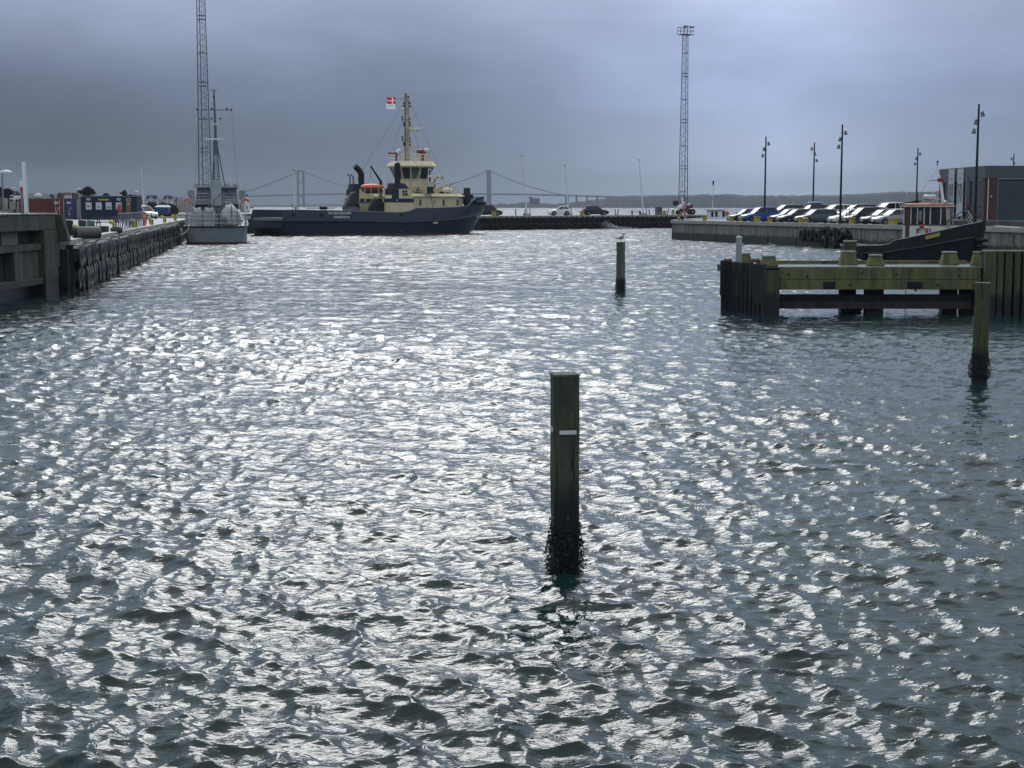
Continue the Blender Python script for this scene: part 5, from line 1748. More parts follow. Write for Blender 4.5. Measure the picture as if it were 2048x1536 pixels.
def make_car(label, loc, heading, col, kind='hatch', group='cars parked on the car park quay', roofbox=False, scale=1.0, z=None):
    P_ = {'hatch': (4.1, 1.49, 1.76, -1.45, -1.95, .98), 'estate': (4.65, 1.47, 1.80, -1.75, -2.22, .96), 'suv': (4.45, 1.66, 1.84, -1.60, -2.10, 1.06), 'mpv': (4.5, 1.68, 1.82, -1.80, -2.14, 1.04),
          'city': (3.6, 1.47, 1.64, -1.30, -1.70, .98)}[kind]
    Ln, Hh, Wd, xr, xt_, zb = P_
    h = Wd / 2
    t = thing('parked_car', label, 'car', loc, heading, group)
    fr_, re_ = Ln / 2, -Ln / 2
    xs_ = [(re_, .80, .42, zb * .70), (re_ + .06, .92, .30, zb * .86), (re_ + .22, .98, .24, zb), (re_ + .9, 1.0, .2, zb + .02), (0, 1.0, .2, zb - .01), (fr_ - 1.35, 1.0, .2, zb - .04), (fr_ - 1.15, .99, .2, zb - .06),
           (fr_ - .7, .97, .2, zb - .15), (fr_ - .30, .92, .22, zb - .24), (fr_ - .08, .82, .28, zb - .34), (fr_, .70, .34, zb - .46)]
    rings = []
    for x_, w_, z0, z1 in xs_:
        w_ *= h
        pr = [(w_ * .90, z0), (w_, z0 + .12), (w_ * 1.0, lerp(z0, z1, .62)), (w_ * .965, z1 - .05), (w_ * .88, z1), (w_ * .4, z1 + .025)]
        rings.append([Vector((x_, y_, z_)) for y_, z_ in pr] + [Vector((x_, -y_, z_)) for y_, z_ in pr[::-1]])
    bd = MB().ring_loft(rings).build('body', col, t, smooth=True)
    # greenhouse glass
    xw, xf = fr_ - 1.25, fr_ - 1.98
    if kind == 'mpv':
        xw, xf = fr_ - .95, fr_ - 1.75
    g0, g1 = .84 * h, .70 * h
    rz_ = Hh - .05
    rr = []
    for x0_, x1_ in ((xt_ + .06, xr), (xt_ * .55, xr * .6), (xw - .5, xf - .05), (xw, xf)):
        rr.append((x0_, x1_))
    gl_ = MB()
    bot = [(x0_, s_ * g0, zb - .04) for x0_, x1_ in rr for s_ in (1,)]
    rings = []
    for x0_, x1_ in rr:
        rings.append([Vector((x0_, g0, zb - .05)), Vector((x1_, g1, rz_)), Vector((x1_, -g1, rz_)), Vector((x0_, -g0, zb - .05))])
    gl_.ring_loft(rings)
    gl_.build('window_glass', carglass, t)
    # roof
    rf = MB()
    rings = []
    for x_, dz, w_ in ((xr - .10, -.035, .93), (xr + .15, .0, 1.0), (lerp(xr, xf, .5), .035, 1.0), (xf - .15, .01, 1.0), (xf + .03, -.035, .96)):
        w2 = g1 * w_ + .03
        rings.append([Vector((x_, w2, rz_ - .03 + dz)), Vector((x_, w2 * .93, rz_ + .03 + dz)), Vector((x_, w2 * .4, rz_ + .055 + dz)), Vector((x_, -w2 * .4, rz_ + .055 + dz)), Vector((x_, -w2 * .93, rz_ + .03 + dz)), Vector((x_, -w2, rz_ - .03 + dz))])
    rf.ring_loft(rings).build('roof', col, t, smooth=True)
    for s_ in (-1, 1):
        pl_ = MB()
        pl_.tube([(xw + .06, s_ * g0, zb - .05), (xf, s_ * g1, rz_)], .045, 6)
        pl_.tube([(xt_ * .50, s_ * (g0 + .005), zb - .05), (xr * .55, s_ * (g1 + .005), rz_)], .035, 6)
        pl_.tube([(xt_ + .22, s_ * (g0 + .0), zb - .05), (xr + .22, s_ * g1, rz_)], .075, 6)
        pl_.tube([((xw + xt_) * .36, s_ * (g0 + .005), zb - .05), ((xf + xr) * .38, s_ * (g1 + .005), rz_)], .03, 6)
        pl_.build('window_pillars', col, t)['kind'] = 'stuff'
        MB().ball((xw - .22, s_ * (h + .06), zb + .05), (.08, .12, .08), 8, 5).build('wing_mirror', col if kind != 'mpv' else M['black'], t, smooth=True)
        for x_ in (fr_ - .82, re_ + .78):
            MB().lathe([(.365, -.01), (.365, .01)], (x_, s_ * (h + .003), .34), 18, axis='y').build('wheel_arch', M['black'], t)
            wt = bpy.data.objects.new('wheel', TYRE_M)
            C.objects.link(wt)
            wt.parent = t
            wt.location = (x_, s_ * (h - .07), .325)
            rm = bpy.data.objects.new('rim', RIM_M)
            C.objects.link(rm)
            rm.parent = wt
            if s_ > 0:
                rm.rotation_euler = (0, 0, pi)
        hl = MB().ring_loft([[Vector((fr_ - .42, s_ * h * .93, zb - .30)), Vector((fr_ - .42, s_ * h * .90, zb - .17)), Vector((fr_ - .06, s_ * h * .52, zb - .32)), Vector((fr_ - .03, s_ * h * .52, zb - .42))],
                             [Vector((fr_ - .30, s_ * h * .97, zb - .32)), Vector((fr_ - .34, s_ * h * .94, zb - .22)), Vector((fr_ + .0, s_ * h * .60, zb - .37)), Vector((fr_ + .01, s_ * h * .60, zb - .43))]])
        hl.build('headlight', lampm, t)
        MB().cbox((re_ + .10, s_ * h * .82, zb - .10), (.12, .22, .22)).build('tail_light', tailm, t, bevel=.02)
        MB().box(-.9, fr_ - 1.3, s_ * (h + .002) - .004, s_ * (h + .002) + .004, zb - .10, zb - .085).build('door_line', M['black'], t)
    MB().cbox((fr_ + .0, 0, .42), (.05, h * 1.1, .16)).build('grille', M['black'], t, bevel=.02)
    MB().cbox((fr_ + .035, 0, .45), (.02, .5, .11)).build('number_plate', platem, t)
    MB().box(re_ + .15, fr_ - .15, -h * .86, h * .86, .14, .26).build('underbody', M['black'], t)
    if roofbox:
        MB().ball((-.2, 0, Hh + .16), (.95, .35, .16), 12, 6).build('roof_box', roofbox, t, smooth=True)
    t.scale = (scale,) * 3
    return t


hdg = atan2(-nR.y, -nR.x)
W_ = paint('white', (.72, .73, .74), 0)
BK = paint('black', (.012, .013, .016))
DK = paint('dark', (.030, .028, .032))
BL = paint('blue', (.012, .085, .36))
SL = paint('slate', (.075, .105, .13), .4)
SI = paint('silver', (.30, .30, .295), .5)
GRY = paint('grey', (.06, .065, .075), .3)


def park(px, inset, label, col, kind, dz=0.0, sc=1.0, jit=0.0, flip=False, **kw):
    p = on_right(px, inset)
    Ln = {'hatch': 4.1, 'estate': 4.65, 'suv': 4.45, 'mpv': 4.5, 'city': 3.6}[kind] * sc
    c_ = p + nR * (Ln / 2)
    c_.z = ZR - .03 + dz
    return make_car(label, c_, hdg + jit + (pi if flip else 0), col, kind, scale=sc, **kw)


FRONT = [(1457, 1.0, 'black estate car parked first from the left in the front row', BK, 'estate'), (1483, 1.2, 'bright blue car in the front row by the quay edge', BL, 'suv'),
         (1541, 1.7, 'dark hatchback left of the brown black saloon, mostly hidden by it', GRY, 'hatch'), (1556, 1.1, 'brownish black car beside the slate blue estate', DK, 'estate'), (1592, 1.0, 'slate blue estate car in the middle of the front row', SL, 'estate'),
         (1660, 1.0, 'white car behind the lamp post in the front row', W_, 'hatch'), (1689, 1.2, 'black people carrier right of the lamp post', BK, 'mpv'), (1724, 1.2, 'black hatchback with bright windscreen left of the silver car', DK, 'hatch'),
         (1746, .9, 'silver grey hatchback, rightmost in the front row', SI, 'hatch')]
for px, ins, lb, col, kd in FRONT:
    park(px, ins, lb, col, kd, jit=random.uniform(-.03, .03))
TERR = .42
e0, e1 = K0 + nR * 8.4 + dR * 12, K1 + nR * 8.4
slab('car_park_terrace', [e0.to_2d()[:], e1.to_2d()[:], (150, 70), (200, 300), (64, 300), (52, 230)], 1.0, ZR + TERR, M['asphalt'])
BACK = [(1535, 'dark grey estate at the left end of the back row', GRY, 'estate'), (1588, 'black estate with blue roof box in the back row', BK, 'estate'), (1633, 'white estate car in the middle of the back row', W_, 'estate'),
        (1673, 'black estate car behind the lamp post in the back row', BK, 'estate'), (1735, 'white four by four at the right end of the back row', W_, 'suv')]
for px, lb, col, kd in BACK:
    park(px, 9.4, lb, col, kd, dz=TERR, sc=1.04, jit=random.uniform(-.03, .03), roofbox=(mat('blue_roof_box', (.10, .22, .42), .35) if 'roof box' in lb else False))

g = 'cars parked on the far pier'
for px, ins, lb, col, kd, hd in [(1119, 3.2, 'small white hatchback parked on the far pier, facing left', W_, 'city', pi + rzb * .2), (1191, 3.4, 'black hatchback parked on the far pier, facing right', BK, 'hatch', rzb * .25),
                                 (975, 3.0, 'dark van parked on the far pier, half behind the tug bow', BK, 'mpv', rzb * .3)]:
    p = on_pier(px, ins)
    make_car(lb, p, hd, col, kd, g, scale=1.12 if kd == 'city' else (1.15 if kd == 'hatch' else 1.1))

# ---------------------------------------------------------------- lamp posts
polem = mat('black_pole', (.010, .011, .016), .45)


def lamp_post(label, px, py_top, D, arr):
    p = at(px, py_top, D)
    H_ = 9.4
    t = thing('lamp_post', label, 'lamp post', (p.x, p.y, p.z - H_), 0, 'black lamp posts on the car park quay')
    MB().tube([(0, 0, 0), (0, 0, 4), (0, 0, H_)], [.115, .10, .075], 10).build('pole', polem, t, smooth=True)
    MB().lathe([(.2, 0), (.2, .04), (.14, .06)], n=10).build('base_plate', polem, t)
    for z_, sx_ in arr:
        sp_ = MB()
        sp_.tube([(0, 0, z_ + .1), (sx_ * .26, 0, z_ + .1)], .03, 5)
        sp_.tube([(sx_ * .30, 0, z_ + .22), (sx_ * .32, 0, z_ + .02), (sx_ * .34, -.03, z_ - .14)], [.08, .13, .19], 10)
        sp_.build('spotlight', mat('lamp_grey', (.10, .105, .12), .4, .4) if 'lamp_grey' not in bpy.data.materials else bpy.data.materials['lamp_grey'], t)
    return t


A1 = [(8.6, 1), (8.0, -.6), (7.3, -1)]
A2 = [(8.6, -1), (8.0, .3), (7.2, 1)]
lamp_post('black lamp post behind the bright blue car', 1532, 273, 171, A1)
lamp_post('black lamp post behind the back row cars, its top light on the left', 1629, 285, 189, A2)
lamp_post('black lamp post at the quay edge before the white car', 1685, 249, 147, A1)
lamp_post('shorter looking far lamp post left of the boat mast', 1836, 296, 207, A1)
lamp_post('tallest black lamp post in front of the brick building', 1958, 208, 121, A1)
lamp_post('far lamp post showing only its top above the building roof', 2028, 307, 227, A2)
for px in (1692, 1698):
    p = on_right(px, .5)
    o = MB().tube([(0, 0, 0), (0, 0, 1.6)], .035, 6).build('ladder_handrail', M['galv'])
    o.location = p
    tag(o, 'thin grey handrail post left of the black people carrier' if px == 1692 else 'thin pale rail post before the black people carrier', 'rail post')

# ---------------------------------------------------------------- floodlight towers
tw_m = mat('tower_steel', (.075, .085, .10), .5, .3)


def tower(label, px, D, base_z, H_, wb, wt_, rot, head=True):
    p = at(px, 412, D)
    t = thing('floodlight_tower', label, 'lattice tower', (p.x, p.y, base_z), rot)
    ang_ = [0, 2 * pi / 3, 4 * pi / 3]

    def leg(k_, z_):
        w_ = lerp(wb, wt_, z_ / H_) / sqrt(3)
        return Vector((w_ * cos(ang_[k_]), w_ * sin(ang_[k_]), z_))
    for k_ in range(3):
        MB().tube([leg(k_, 0), leg(k_, H_)], [.075, .055], 6).build('leg', tw_m, t)
    for k_ in range(3):
        br_ = MB()
        z_, i_ = .0, 0
        while z_ < H_ - .3:
            st_p = lerp(1.0, .72, z_ / H_)
            a_, b_ = (k_, (k_ + 1) % 3) if i_ % 2 else ((k_ + 1) % 3, k_)
            br_.tube([leg(a_, z_), leg(b_, min(H_, z_ + st_p))], .024, 4, cap=False)
            z_ += st_p
            i_ += 1
        br_.build('bracing', tw_m, t)
    cl = MB()
    for q in range(1, 8):
        z_ = H_ * q / 8
        for k_ in range(3):
            for dz in ((0, .55) if q % 2 == 0 else (0,)):
                cl.tube([leg(k_, z_ + dz) * 1.03, leg((k_ + 1) % 3, z_ + dz) * 1.03], .05, 5)
    cl.build('cross_frame', tw_m, t)['kind'] = 'stuff'
    ld = MB()
    off = Vector((-.0, 0, 0))
    l0, l1 = leg(1, 0), leg(2, 0)
    m0 = leg(1, 0).lerp(leg(2, 0), .5)
    m1 = leg(1, H_).lerp(leg(2, H_), .5)
    for s_ in (-.22, .22):
        ld.tube([m0 + Vector((-.06, s_, 0)), m1 + Vector((-.06, s_, 0))], .032, 4)
    ld.build('ladder', tw_m, t)
    if head:
        MB().box(-1.25, 1.25, -.9, .9, H_, H_ + .1).build('platform', tw_m, t)
        railing('platform_rail', [(-1.25, -.9, H_ + .1), (1.25, -.9, H_ + .1), (1.25, .9, H_ + .1), (-1.25, .9, H_ + .1), (-1.25, -.9, H_ + .1)], tw_m, t, 1.25, 2, .8, .04)
        for x_, y_ in ((-1.0, -.9), (-.5, -.9), (.35, -.9), (1.05, -.9), (.5, .9)):
            MB().cbox((x_, y_, H_ + 1.45), (.48, .3, .26)).build('floodlight', mat('flood_grey', (.16, .17, .19), .4) if 'flood_grey' not in bpy.data.materials else bpy.data.materials['flood_grey'], t, bevel=.03)
    return t


p = on_pier(1368, 4.5)
Yt = p.y
tower('tall lattice floodlight tower on the far pier at the right', 1367, Yt, ZL, at(1367, 70, Yt).z - ZL, 1.75, 1.05, radians(35))
tower('tall lattice tower behind the grey patrol boat, reaching out of the picture', 410, 228, ZL, 37.0, 1.95, 1.05, radians(150))

# ---------------------------------------------------------------- things on the far pier
pm = mat('flagpole_white', (.62, .64, .66), .4, var=.1)


def flagpole(label, bx, by, tx, ty, D, z0=ZL):
    a_ = at(bx, by, D)
    b_ = at(tx, ty, D)
    a_.z = z0
    t = thing('flagpole', label, 'flagpole', a_, 0, 'white flagpoles along the far pier')
    d_ = b_ - a_
    MB().tube([(0, 0, 0), d_ * .5, d_], [.14, .11, .06], 8).build('pole', pm, t, smooth=True)
    MB().ball(d_ + Vector((0, 0, .08)), .13, 8, 5).build('finial', M['darkgrey'], t)
    MB().box(-.7, .7, -.6, .6, 0, .42).build('foot_block', M['concplain'], t, bevel=.04)
    MB().cbox((.5, -.3, .9), (.12, .12, 1.0)).build('winch_post', M['darkgrey'], t)
    return t


flagpole('tall white flagpole right of the suspension bridge tower', 1054, 428, 1043, 313, on_pier(1054, 4).y)
flagpole('thin white flagpole behind the small white car', 1137, 426, 1130, 332, on_pier(1137, 7).y)
flagpole('white flagpole near the right end of the far pier', 1287, 428, 1278, 321, on_pier(1287, 4).y)
flagpole('white flagpole rising behind the tug stern', 591, 424, 587, 341, on_pier(591, 4).y)


def pier_box(name, label, cat, px, ins, w, dd_, h, m, bev=.03):
    o = MB().box(-w / 2, w / 2, -dd_ / 2, dd_ / 2, 0, h).build(name, m, None, bevel=bev)
    o.location = on_pier(px, ins)
    o.rotation_euler = (0, 0, rzb * .4)
    return tag(o, label, cat)


t = thing('cabinet', 'grey electrical cabinet with dark doors on the far pier', 'cabinet', on_pier(1317, 3.0), rzb * .3)
MB().box(-.6, .6, -.4, .4, 0, 1.35).build('body', mat('cabinet_grey', (.13, .13, .14), .5), t, bevel=.03)
for x_ in (-.1, .3):
    MB().cbox((x_, -.42, .85), (.28, .03, .6)).build('door', M['darkgrey'], t)
MB().box(-.7, .7, -.5, .5, 1.352, 1.42).build('lid', M['darkgrey'], t)
for i, px in enumerate((1032, 1049, 1231, 1235, 1299, 1335)):
    o = MB().tube([(0, 0, 0), (.0, 0, 1.1)], [.10, .08], 8).build('mooring_pin', M['darkgrey'])
    o.location = on_pier(px, 2.0)
    o.rotation_euler = (0, .15 if i % 2 else -.1, 0)
    tag(o, ['dark mooring pin left of the tall flagpole', 'dark mooring pin just left of the tall flagpole foot', 'left one of two leaning pins right of the black car', 'right one of two leaning pins right of the black car', 'dark pin beside the right flagpole', 'dark pin between cabinet and capped bollard'][i], 'mooring pin')
t = thing('picnic_bench', 'dark bench frame left of the right flagpole foot', 'bench', on_pier(1271, 3.5), rzb * .3)
MB().box(-.9, .9, -.2, .2, .7, .78).build('top', M['darkgrey'], t)
MB().box(-.9, .9, -.75, -.5, .42, .48).build('seat', M['darkgrey'], t)
for x_ in (-.75, .75):
    MB().box(x_ - .05, x_ + .05, -.7, .1, 0, .7).build('leg', M['darkgrey'], t)

# red tractor with white cover
t = thing('tractor', 'red tractor with white covered bonnet at the foot of the right tower', 'tractor', on_pier(1369, 2.6), rzb * .35)
trd = mat('tractor_red', (.16, .025, .03), .5, col2=(.07, .015, .02), scale=2)
MB().box(-1.2, .8, -.6, .6, .45, 1.2).build('chassis', trd, t, bevel=.08)
MB().ring_loft([[Vector((x_, -w_, .9)), Vector((x_, -w_ * .7, h_)), Vector((x_, w_ * .7, h_)), Vector((x_, w_, .9))] for x_, w_, h_ in ((-1.7, .4, 1.1), (-1.0, .55, 1.75), (-.3, .6, 2.05), (.1, .5, 1.5))]).build('white_cover', M['dirtywhite'], t, smooth=True)
MB().box(.3, 1.4, -.55, .55, 1.2, 1.75).build('engine_block', trd, t, bevel=.08)
MB().ball((.7, -.4, 1.9), .32, 10, 6).build('white_drum', M['dirtywhite'], t, smooth=True)
MB().ball((1.3, -.3, 1.75), .25, 10, 6).build('red_drum', trd, t, smooth=True)
for x_, r_ in ((-1.1, .42), (1.35, .55)):
    for s_ in (-1, 1):
        MB().lathe([(.15, -.13), (r_, -.13), (r_, .13), (.15, .13)], (x_, s_ * .72, r_), 16, axis='y').build('wheel', M['rubber'], t)
        MB().ball((x_, s_ * .85, r_), (.14, .05, .14), 8, 4).build('hub', M['dirtywhite'], t)
MB().ball((-1.6, .6, 2.2), (.6, .5, .55), 8, 5).build('black_bale', M['black'], t)
# raised barrier pole at the corner of the car park quay
pa_ = on_right(1371, .8)
top = at(1363, 394, pa_.y)
t = thing('barrier_pole', 'leaning white and red barrier pole at the quay corner', 'barrier', pa_, 0)
dv = top - pa_
MB().tube([dv * 0, dv * .14, ], .10, 8).build('white_section', M['dirtywhite'], t)
MB().tube([dv * .142, dv * .62], .10, 8).build('red_section', mat('faded_red', (.28, .09, .09), .6, col2=(.45, .38, .38), scale=5), t)
MB().tube([dv * .622, dv], [.11, .10], 8).build('white_section', M['white'], t)
MB().ball(dv * .74 + Vector((.15, 0, 0)), .14, 8, 5).build('white_lamp', M['white'], t)
MB().tube([dv * .02 + Vector((.05, 0, 0)), dv * .7 + Vector((.22, 0, 0))], .05, 6).build('red_brace', M['red'], t)
# small white boat beyond the corner
pe = at(1434, 440, 224)
t = thing('small_boat', 'little white cabin boat moored beyond the quay end', 'boat', (pe.x + .75, 226, .35), radians(8))
t.scale = (1.2, 1.2, 1.2)
SS = [(-3.0, -3.1, 1.0, 1.0, .8), (-1, -1, 1.25, 1.0, 1.1), (1, 1, 1.2, 1.1, .9), (2.6, 2.9, .6, 1.35, .3), (3.2, 3.6, .06, 1.5, .03)]
hull('hull', SS, [rust, M['dirtywhite'], M['white'], M['dirtywhite'], deckm], t, boot=.1, deck_drop=.3, wall=.06)
MB().box(-1.5, .35, -.85, .85, .8, 2.55).build('cabin', M['white'], t, bevel=.05)
MB().box(-1.75, .55, -1.05, 1.05, 2.553, 2.70).build('cabin_roof', M['white'], t, bevel=.03)
for x_ in (-1.25, -.75):
    MB().box(x_ - .15, x_ + .15, -.87, -.84, 1.75, 2.40).build('window', M['glass'], t)
MB().box(.0, .3, -.87, -.84, 1.75, 2.40).build('window', M['glass'], t)
MB().box(-.95, .2, -.9, -.86, .9, 1.2).build('dark_locker', M['black'], t)
MB().tube([(-1.0, 0, 2.7), (-.95, 0, 6.1)], [.05, .03], 6).build('mast', M['dirtywhite'], t)
MB().lathe([(.1, 5.6), (.1, 6.1)], (-.95, 0, 0), 8).build('radar_reflector', M['darkgrey'], t)
MB().ball((-.55, 0, 4.6), .16, 8, 5).tube([(-1.4, 0, 4.4), (-.5, 0, 4.4)], .03, 4).build('anchor_light', M['white'], t)
MB().ball((1.2, -.4, 1.45), (.7, .4, .25), 10, 6).build('covered_raft', M['dirtywhite'], t)
o = MB().ball((0, 0, 0), .38, 10, 6).build('mooring_buoy', mat('buoy_orange', (.55, .22, .08), .5), None, smooth=True)
o.location = at(1454, 425, 250)
tag(o, 'orange ball buoy right of the little white boat', 'buoy')

# ---------------------------------------------------------------- building at the right
brick = mat('brick_red_wall', (.085, .036, .030), .8, col2=(.055, .024, .022), scale=2.5, bump=.2)
para = mat('slate_parapet', (.075, .085, .095), .55, col2=(.055, .064, .072), scale=.8)
dkp = mat('dark_door_panel', (.035, .050, .066), .5, col2=(.028, .04, .052), scale=.6)
CB = Vector((0, 0, 0))
bD = 148.0
cx_ = at(1971, 400, bD).x
t = thing('building', 'flat roofed brick building with slate parapet at the right', 'building', (cx_, bD, ZR - .03), 0)
Hb = 7.85 - ZR
Lx, Ly = at(1880, 400, 163).x - cx_, 15.0
# left face runs from the corner (0,0) back to (Lx,Ly)
fdir = Vector((Lx, Ly, 0))
fl_ = fdir.length
fd = fdir.normalized()
fn = Vector((-fd.y, fd.x, 0))
if fn.x > 0:
    fn = -fn
ML = Matrix(((fd.x, fn.x, 0, 0), (fd.y, fn.y, 0, 0), (0, 0, 1, 0), (0, 0, 0, 1)))     # u along the face, v outward, z up


def fbox(u0, u1, v0, v1, z0, z1):
    return MB().box(u0, u1, v0, v1, z0, z1, ML)


core = MB().prism([(.25, .3), (Lx + .25, Ly - .1), (Lx + 22, Ly + 4), (26, 2), (24, .3)], 0, Hb - .25, axis='z')
core.build('core_wall', mat('dark_interior_wall', (.03, .032, .035), .7), t)
MB().prism([(-.15, -.15), (Lx - .15, Ly + .1), (Lx + 22, Ly + 4.2), (27, -.15)], Hb - 1.15, Hb, axis='z').build('parapet', para, t)
fbox(.02, .9, -.1, .12, 0, Hb - 1.152).build('brick_pier', brick, t)
fbox(fl_ - 1.5, fl_, -.1, .12, 0, Hb - 1.152).build('brick_pier', brick, t)
fbox(.902, fl_ - 1.502, -.05, .10, Hb - 1.35, Hb - 1.153).build('window_head', M['galv'], t)
gsl = mat('shop_glass', (.025, .035, .045), .12)
nwn = 7
for i in range(nwn):
    u0 = .95 + (fl_ - 2.5) * i / nwn
    u1 = .95 + (fl_ - 2.5) * (i + 1) / nwn
    fbox(u0 + .05, u1 - .05, .0, .03, .05, Hb - 1.36).build('window_pane', gsl, t)
    fbox(u1 - .04, u1 + .04, -.05, .12, 0, Hb - 1.36).build('mullion', M['darkgrey'], t)
# right face
MB().box(.12, 1.05, -.12, .1, 0, Hb - 1.152).build('brick_pier', brick, t)
MB().cbox((.16, -.19, (Hb - 1.2) / 2), (.09, .07, Hb - 1.2)).build('downpipe', M['dirtywhite'], t)
MB().box(1.07, 1.13, -.13, .1, 0, Hb - 1.16).box(1.13, 14, -.13, .1, Hb - 1.30, Hb - 1.16).build('door_frame', M['galv'], t)
for i in range(5):
    MB().box(1.14, 14, -.05, .1, .02 + i * .84, .02 + i * .84 + .82).build('door_panel', dkp, t)
MB().box(.45, .55, -.2, -.12, 2.6, 2.8).build('wall_lamp', M['dirtywhite'], t)
wM = Matrix.Translation(t.location)
for u0, u1, lb in ((fl_ - 5.6, fl_ - 3.6, 'left of two tall white banners on the brick building'), (fl_ - 8.6, fl_ - 6.6, 'right of two tall white banners on the brick building')):
    b_ = thing('banner', lb, 'banner', t.location, 0, 'white banners on the building')
    fbox(u0, u1, .20, .24, 1.2 if 'left' in lb else .75, Hb - .1).build('cloth', mat('banner_white', (.46, .50, .56), .6, col2=(.36, .42, .48), scale=.8), b_)
    fbox(u0 + .25, u1 - .2, .242, .25, 2.1, 4.0).build('photo_print', mat('banner_photo', (.32, .35, .38), .6, col2=(.04, .05, .06), scale=2.4, thresh=(.42, .58), stretch=(1, 1, .6)), b_)
    fbox(u0 + .6, u1 - .5, .242, .25, 4.5, 4.62).build('print_line', mat('print_grey', (.20, .25, .30), .6), b_)
sg = fbox(fl_ - 9.9, fl_ - 9.55, .2, .28, 1.2, 4.6).build('vertical_sign', mat('pale_sign', (.18, .22, .26), .4, col2=(.10, .12, .15), scale=3))
sg.location = t.location
tag(sg, 'narrow pale vertical sign on the glazing right of the banners', 'sign')
# bank under the right face
hdg2 = MB().prism([(-3, 0), (-2.4, 1.0), (26, 1.0), (26, 0)], -2.5, -.4).build('clipped_hedge', M['earth'])
hdg2.location = (cx_ + 2.0, bD - 14, ZR - .6)
tag(hdg2, 'dark low bank at the foot of the brick building', 'bank')
rl = thing('pipe_rail', 'pale horizontal pipe along the quay edge right of the black boat bow', 'rail', (0, 0, 0))
MB().tube([on_right(1990, .2) + Vector((0, 0, .15)), on_right(2040, .2) + Vector((0, 0, .08))], .05, 6).build('pipe', M['dirtywhite'], rl)
MB().tube([on_right(2028, -.32) + Vector((0, 0, -.5)), on_right(2028, -.32) + Vector((0, 0, -1.3))], .07, 6).build('green_ladder_rung', mat('green_iron', (.05, .13, .12), .6), rl)
# ---------------------------------------------------------------- left quay furniture
def on_quay(px, py, z=ZL):
    return gp(px, py, z)


wp = thing('white_pole', 'thick white leaning pole standing on the concrete berth', 'pole', (XF - .9, 66.8, 3.66), 0)
b_ = at(53.5, 430, 66.8)
a_ = at(47.5, 325, 66.8)
wp.location = (b_.x, 66.8, 3.64)
dv = a_ - b_
MB().tube([(0, 0, 0), dv * .5, dv], [.092, .09, .086], 14).build('tube', mat('pole_white', (.72, .75, .75), .5, col2=(.62, .66, .66), scale=2), wp, smooth=True)
MB().lathe([(.15, 0), (.15, .03), (.1, .05)], n=14).build('base_flange', M['galv'], wp)
rw = thing('marker_post', 'short red and white marker behind the thick white pole', 'marker', (at(43.5, 395, 66.0).x, 66.0, 3.64), 0)
z1, z2, z3 = at(44, 382, 66).z - 3.64, at(44, 374, 66).z - 3.64, at(44, 362, 66).z - 3.64
MB().lathe([(.05, 0), (.05, z1)], n=10).build('stem', M['galv'], rw)
MB().lathe([(.06, z1 + .002), (.06, z2)], n=10).build('red_band', M['red'], rw)
MB().lathe([(.05, z2 + .002), (.05, z3 - .05), (.02, z3)], n=10).build('white_top', M['white'], rw)


def street_lamp(label, px, py, D, z0=ZL, s=1.0):
    p = at(px, py, D)
    t = thing('street_lamp', label, 'street lamp', (p.x, D, z0), 0, 'grey street lamps behind the left quay')
    H_ = p.z - z0
    MB().tube([(0, 0, 0), (0, 0, H_ * .5), (0, 0, H_ - .15)], [.09, .07, .05], 8).build('pole', M['galv'], t)
    MB().ring_loft([[Vector((x_, w_ * cos(a_), H_ + dz + hh * sin(a_))) for a_ in [2 * pi * k_ / 8 for k_ in range(8)]] for x_, w_, hh, dz in ((-.25, .05, .04, -.08), (.0, .12, .09, 0), (.4, .15, .11, .02), (.75, .04, .04, -.05))]).build('lamp_head', M['white'], t, smooth=True)
    return t


street_lamp('grey street lamp with white head at the far left edge', 4, 343, 118)
street_lamp('small far street lamp left of the dark bushy pine', 154, 378, 300)
street_lamp('small far street lamp right of the navy office container', 270, 383, 290)
street_lamp('small far street lamp behind the left trees', 24, 376, 330)

# containers
cred = mat('container_red', (.135, .026, .024), .6, col2=(.085, .018, .018), scale=1.2)
cblu = mat('container_blue', (.014, .045, .12), .55, col2=(.010, .03, .08), scale=1.2)
cnav = mat('office_navy', (.010, .026, .050), .55, col2=(.007, .018, .036), scale=.6)


def corrug(x0, x1, z0, z1, y, m, parent, step=.28, dep=.05, name='side_panel', axis='x'):
    pts = []
    x = x0
    i = 0
    while x < x1 - 1e-3:
        a = (0, 0, dep, dep)[i % 4]
        pts.append((x, a))
        x += step * (.25, .25, .25, .25)[i % 4]
        i += 1
    pts.append((x1, 0))
    mb = MB()
    vs, fs = [], []
    for (x_, d_) in pts:
        for z_ in (z0, z1):
            vs.append((x_, y + d_, z_) if axis == 'x' else (y + d_, x_, z_))
    for j in range(len(pts) - 1):
        fs.append((2 * j, 2 * j + 2, 2 * j + 3, 2 * j + 1))
    mb.add(vs, fs)
    return mb.build(name, m, parent)


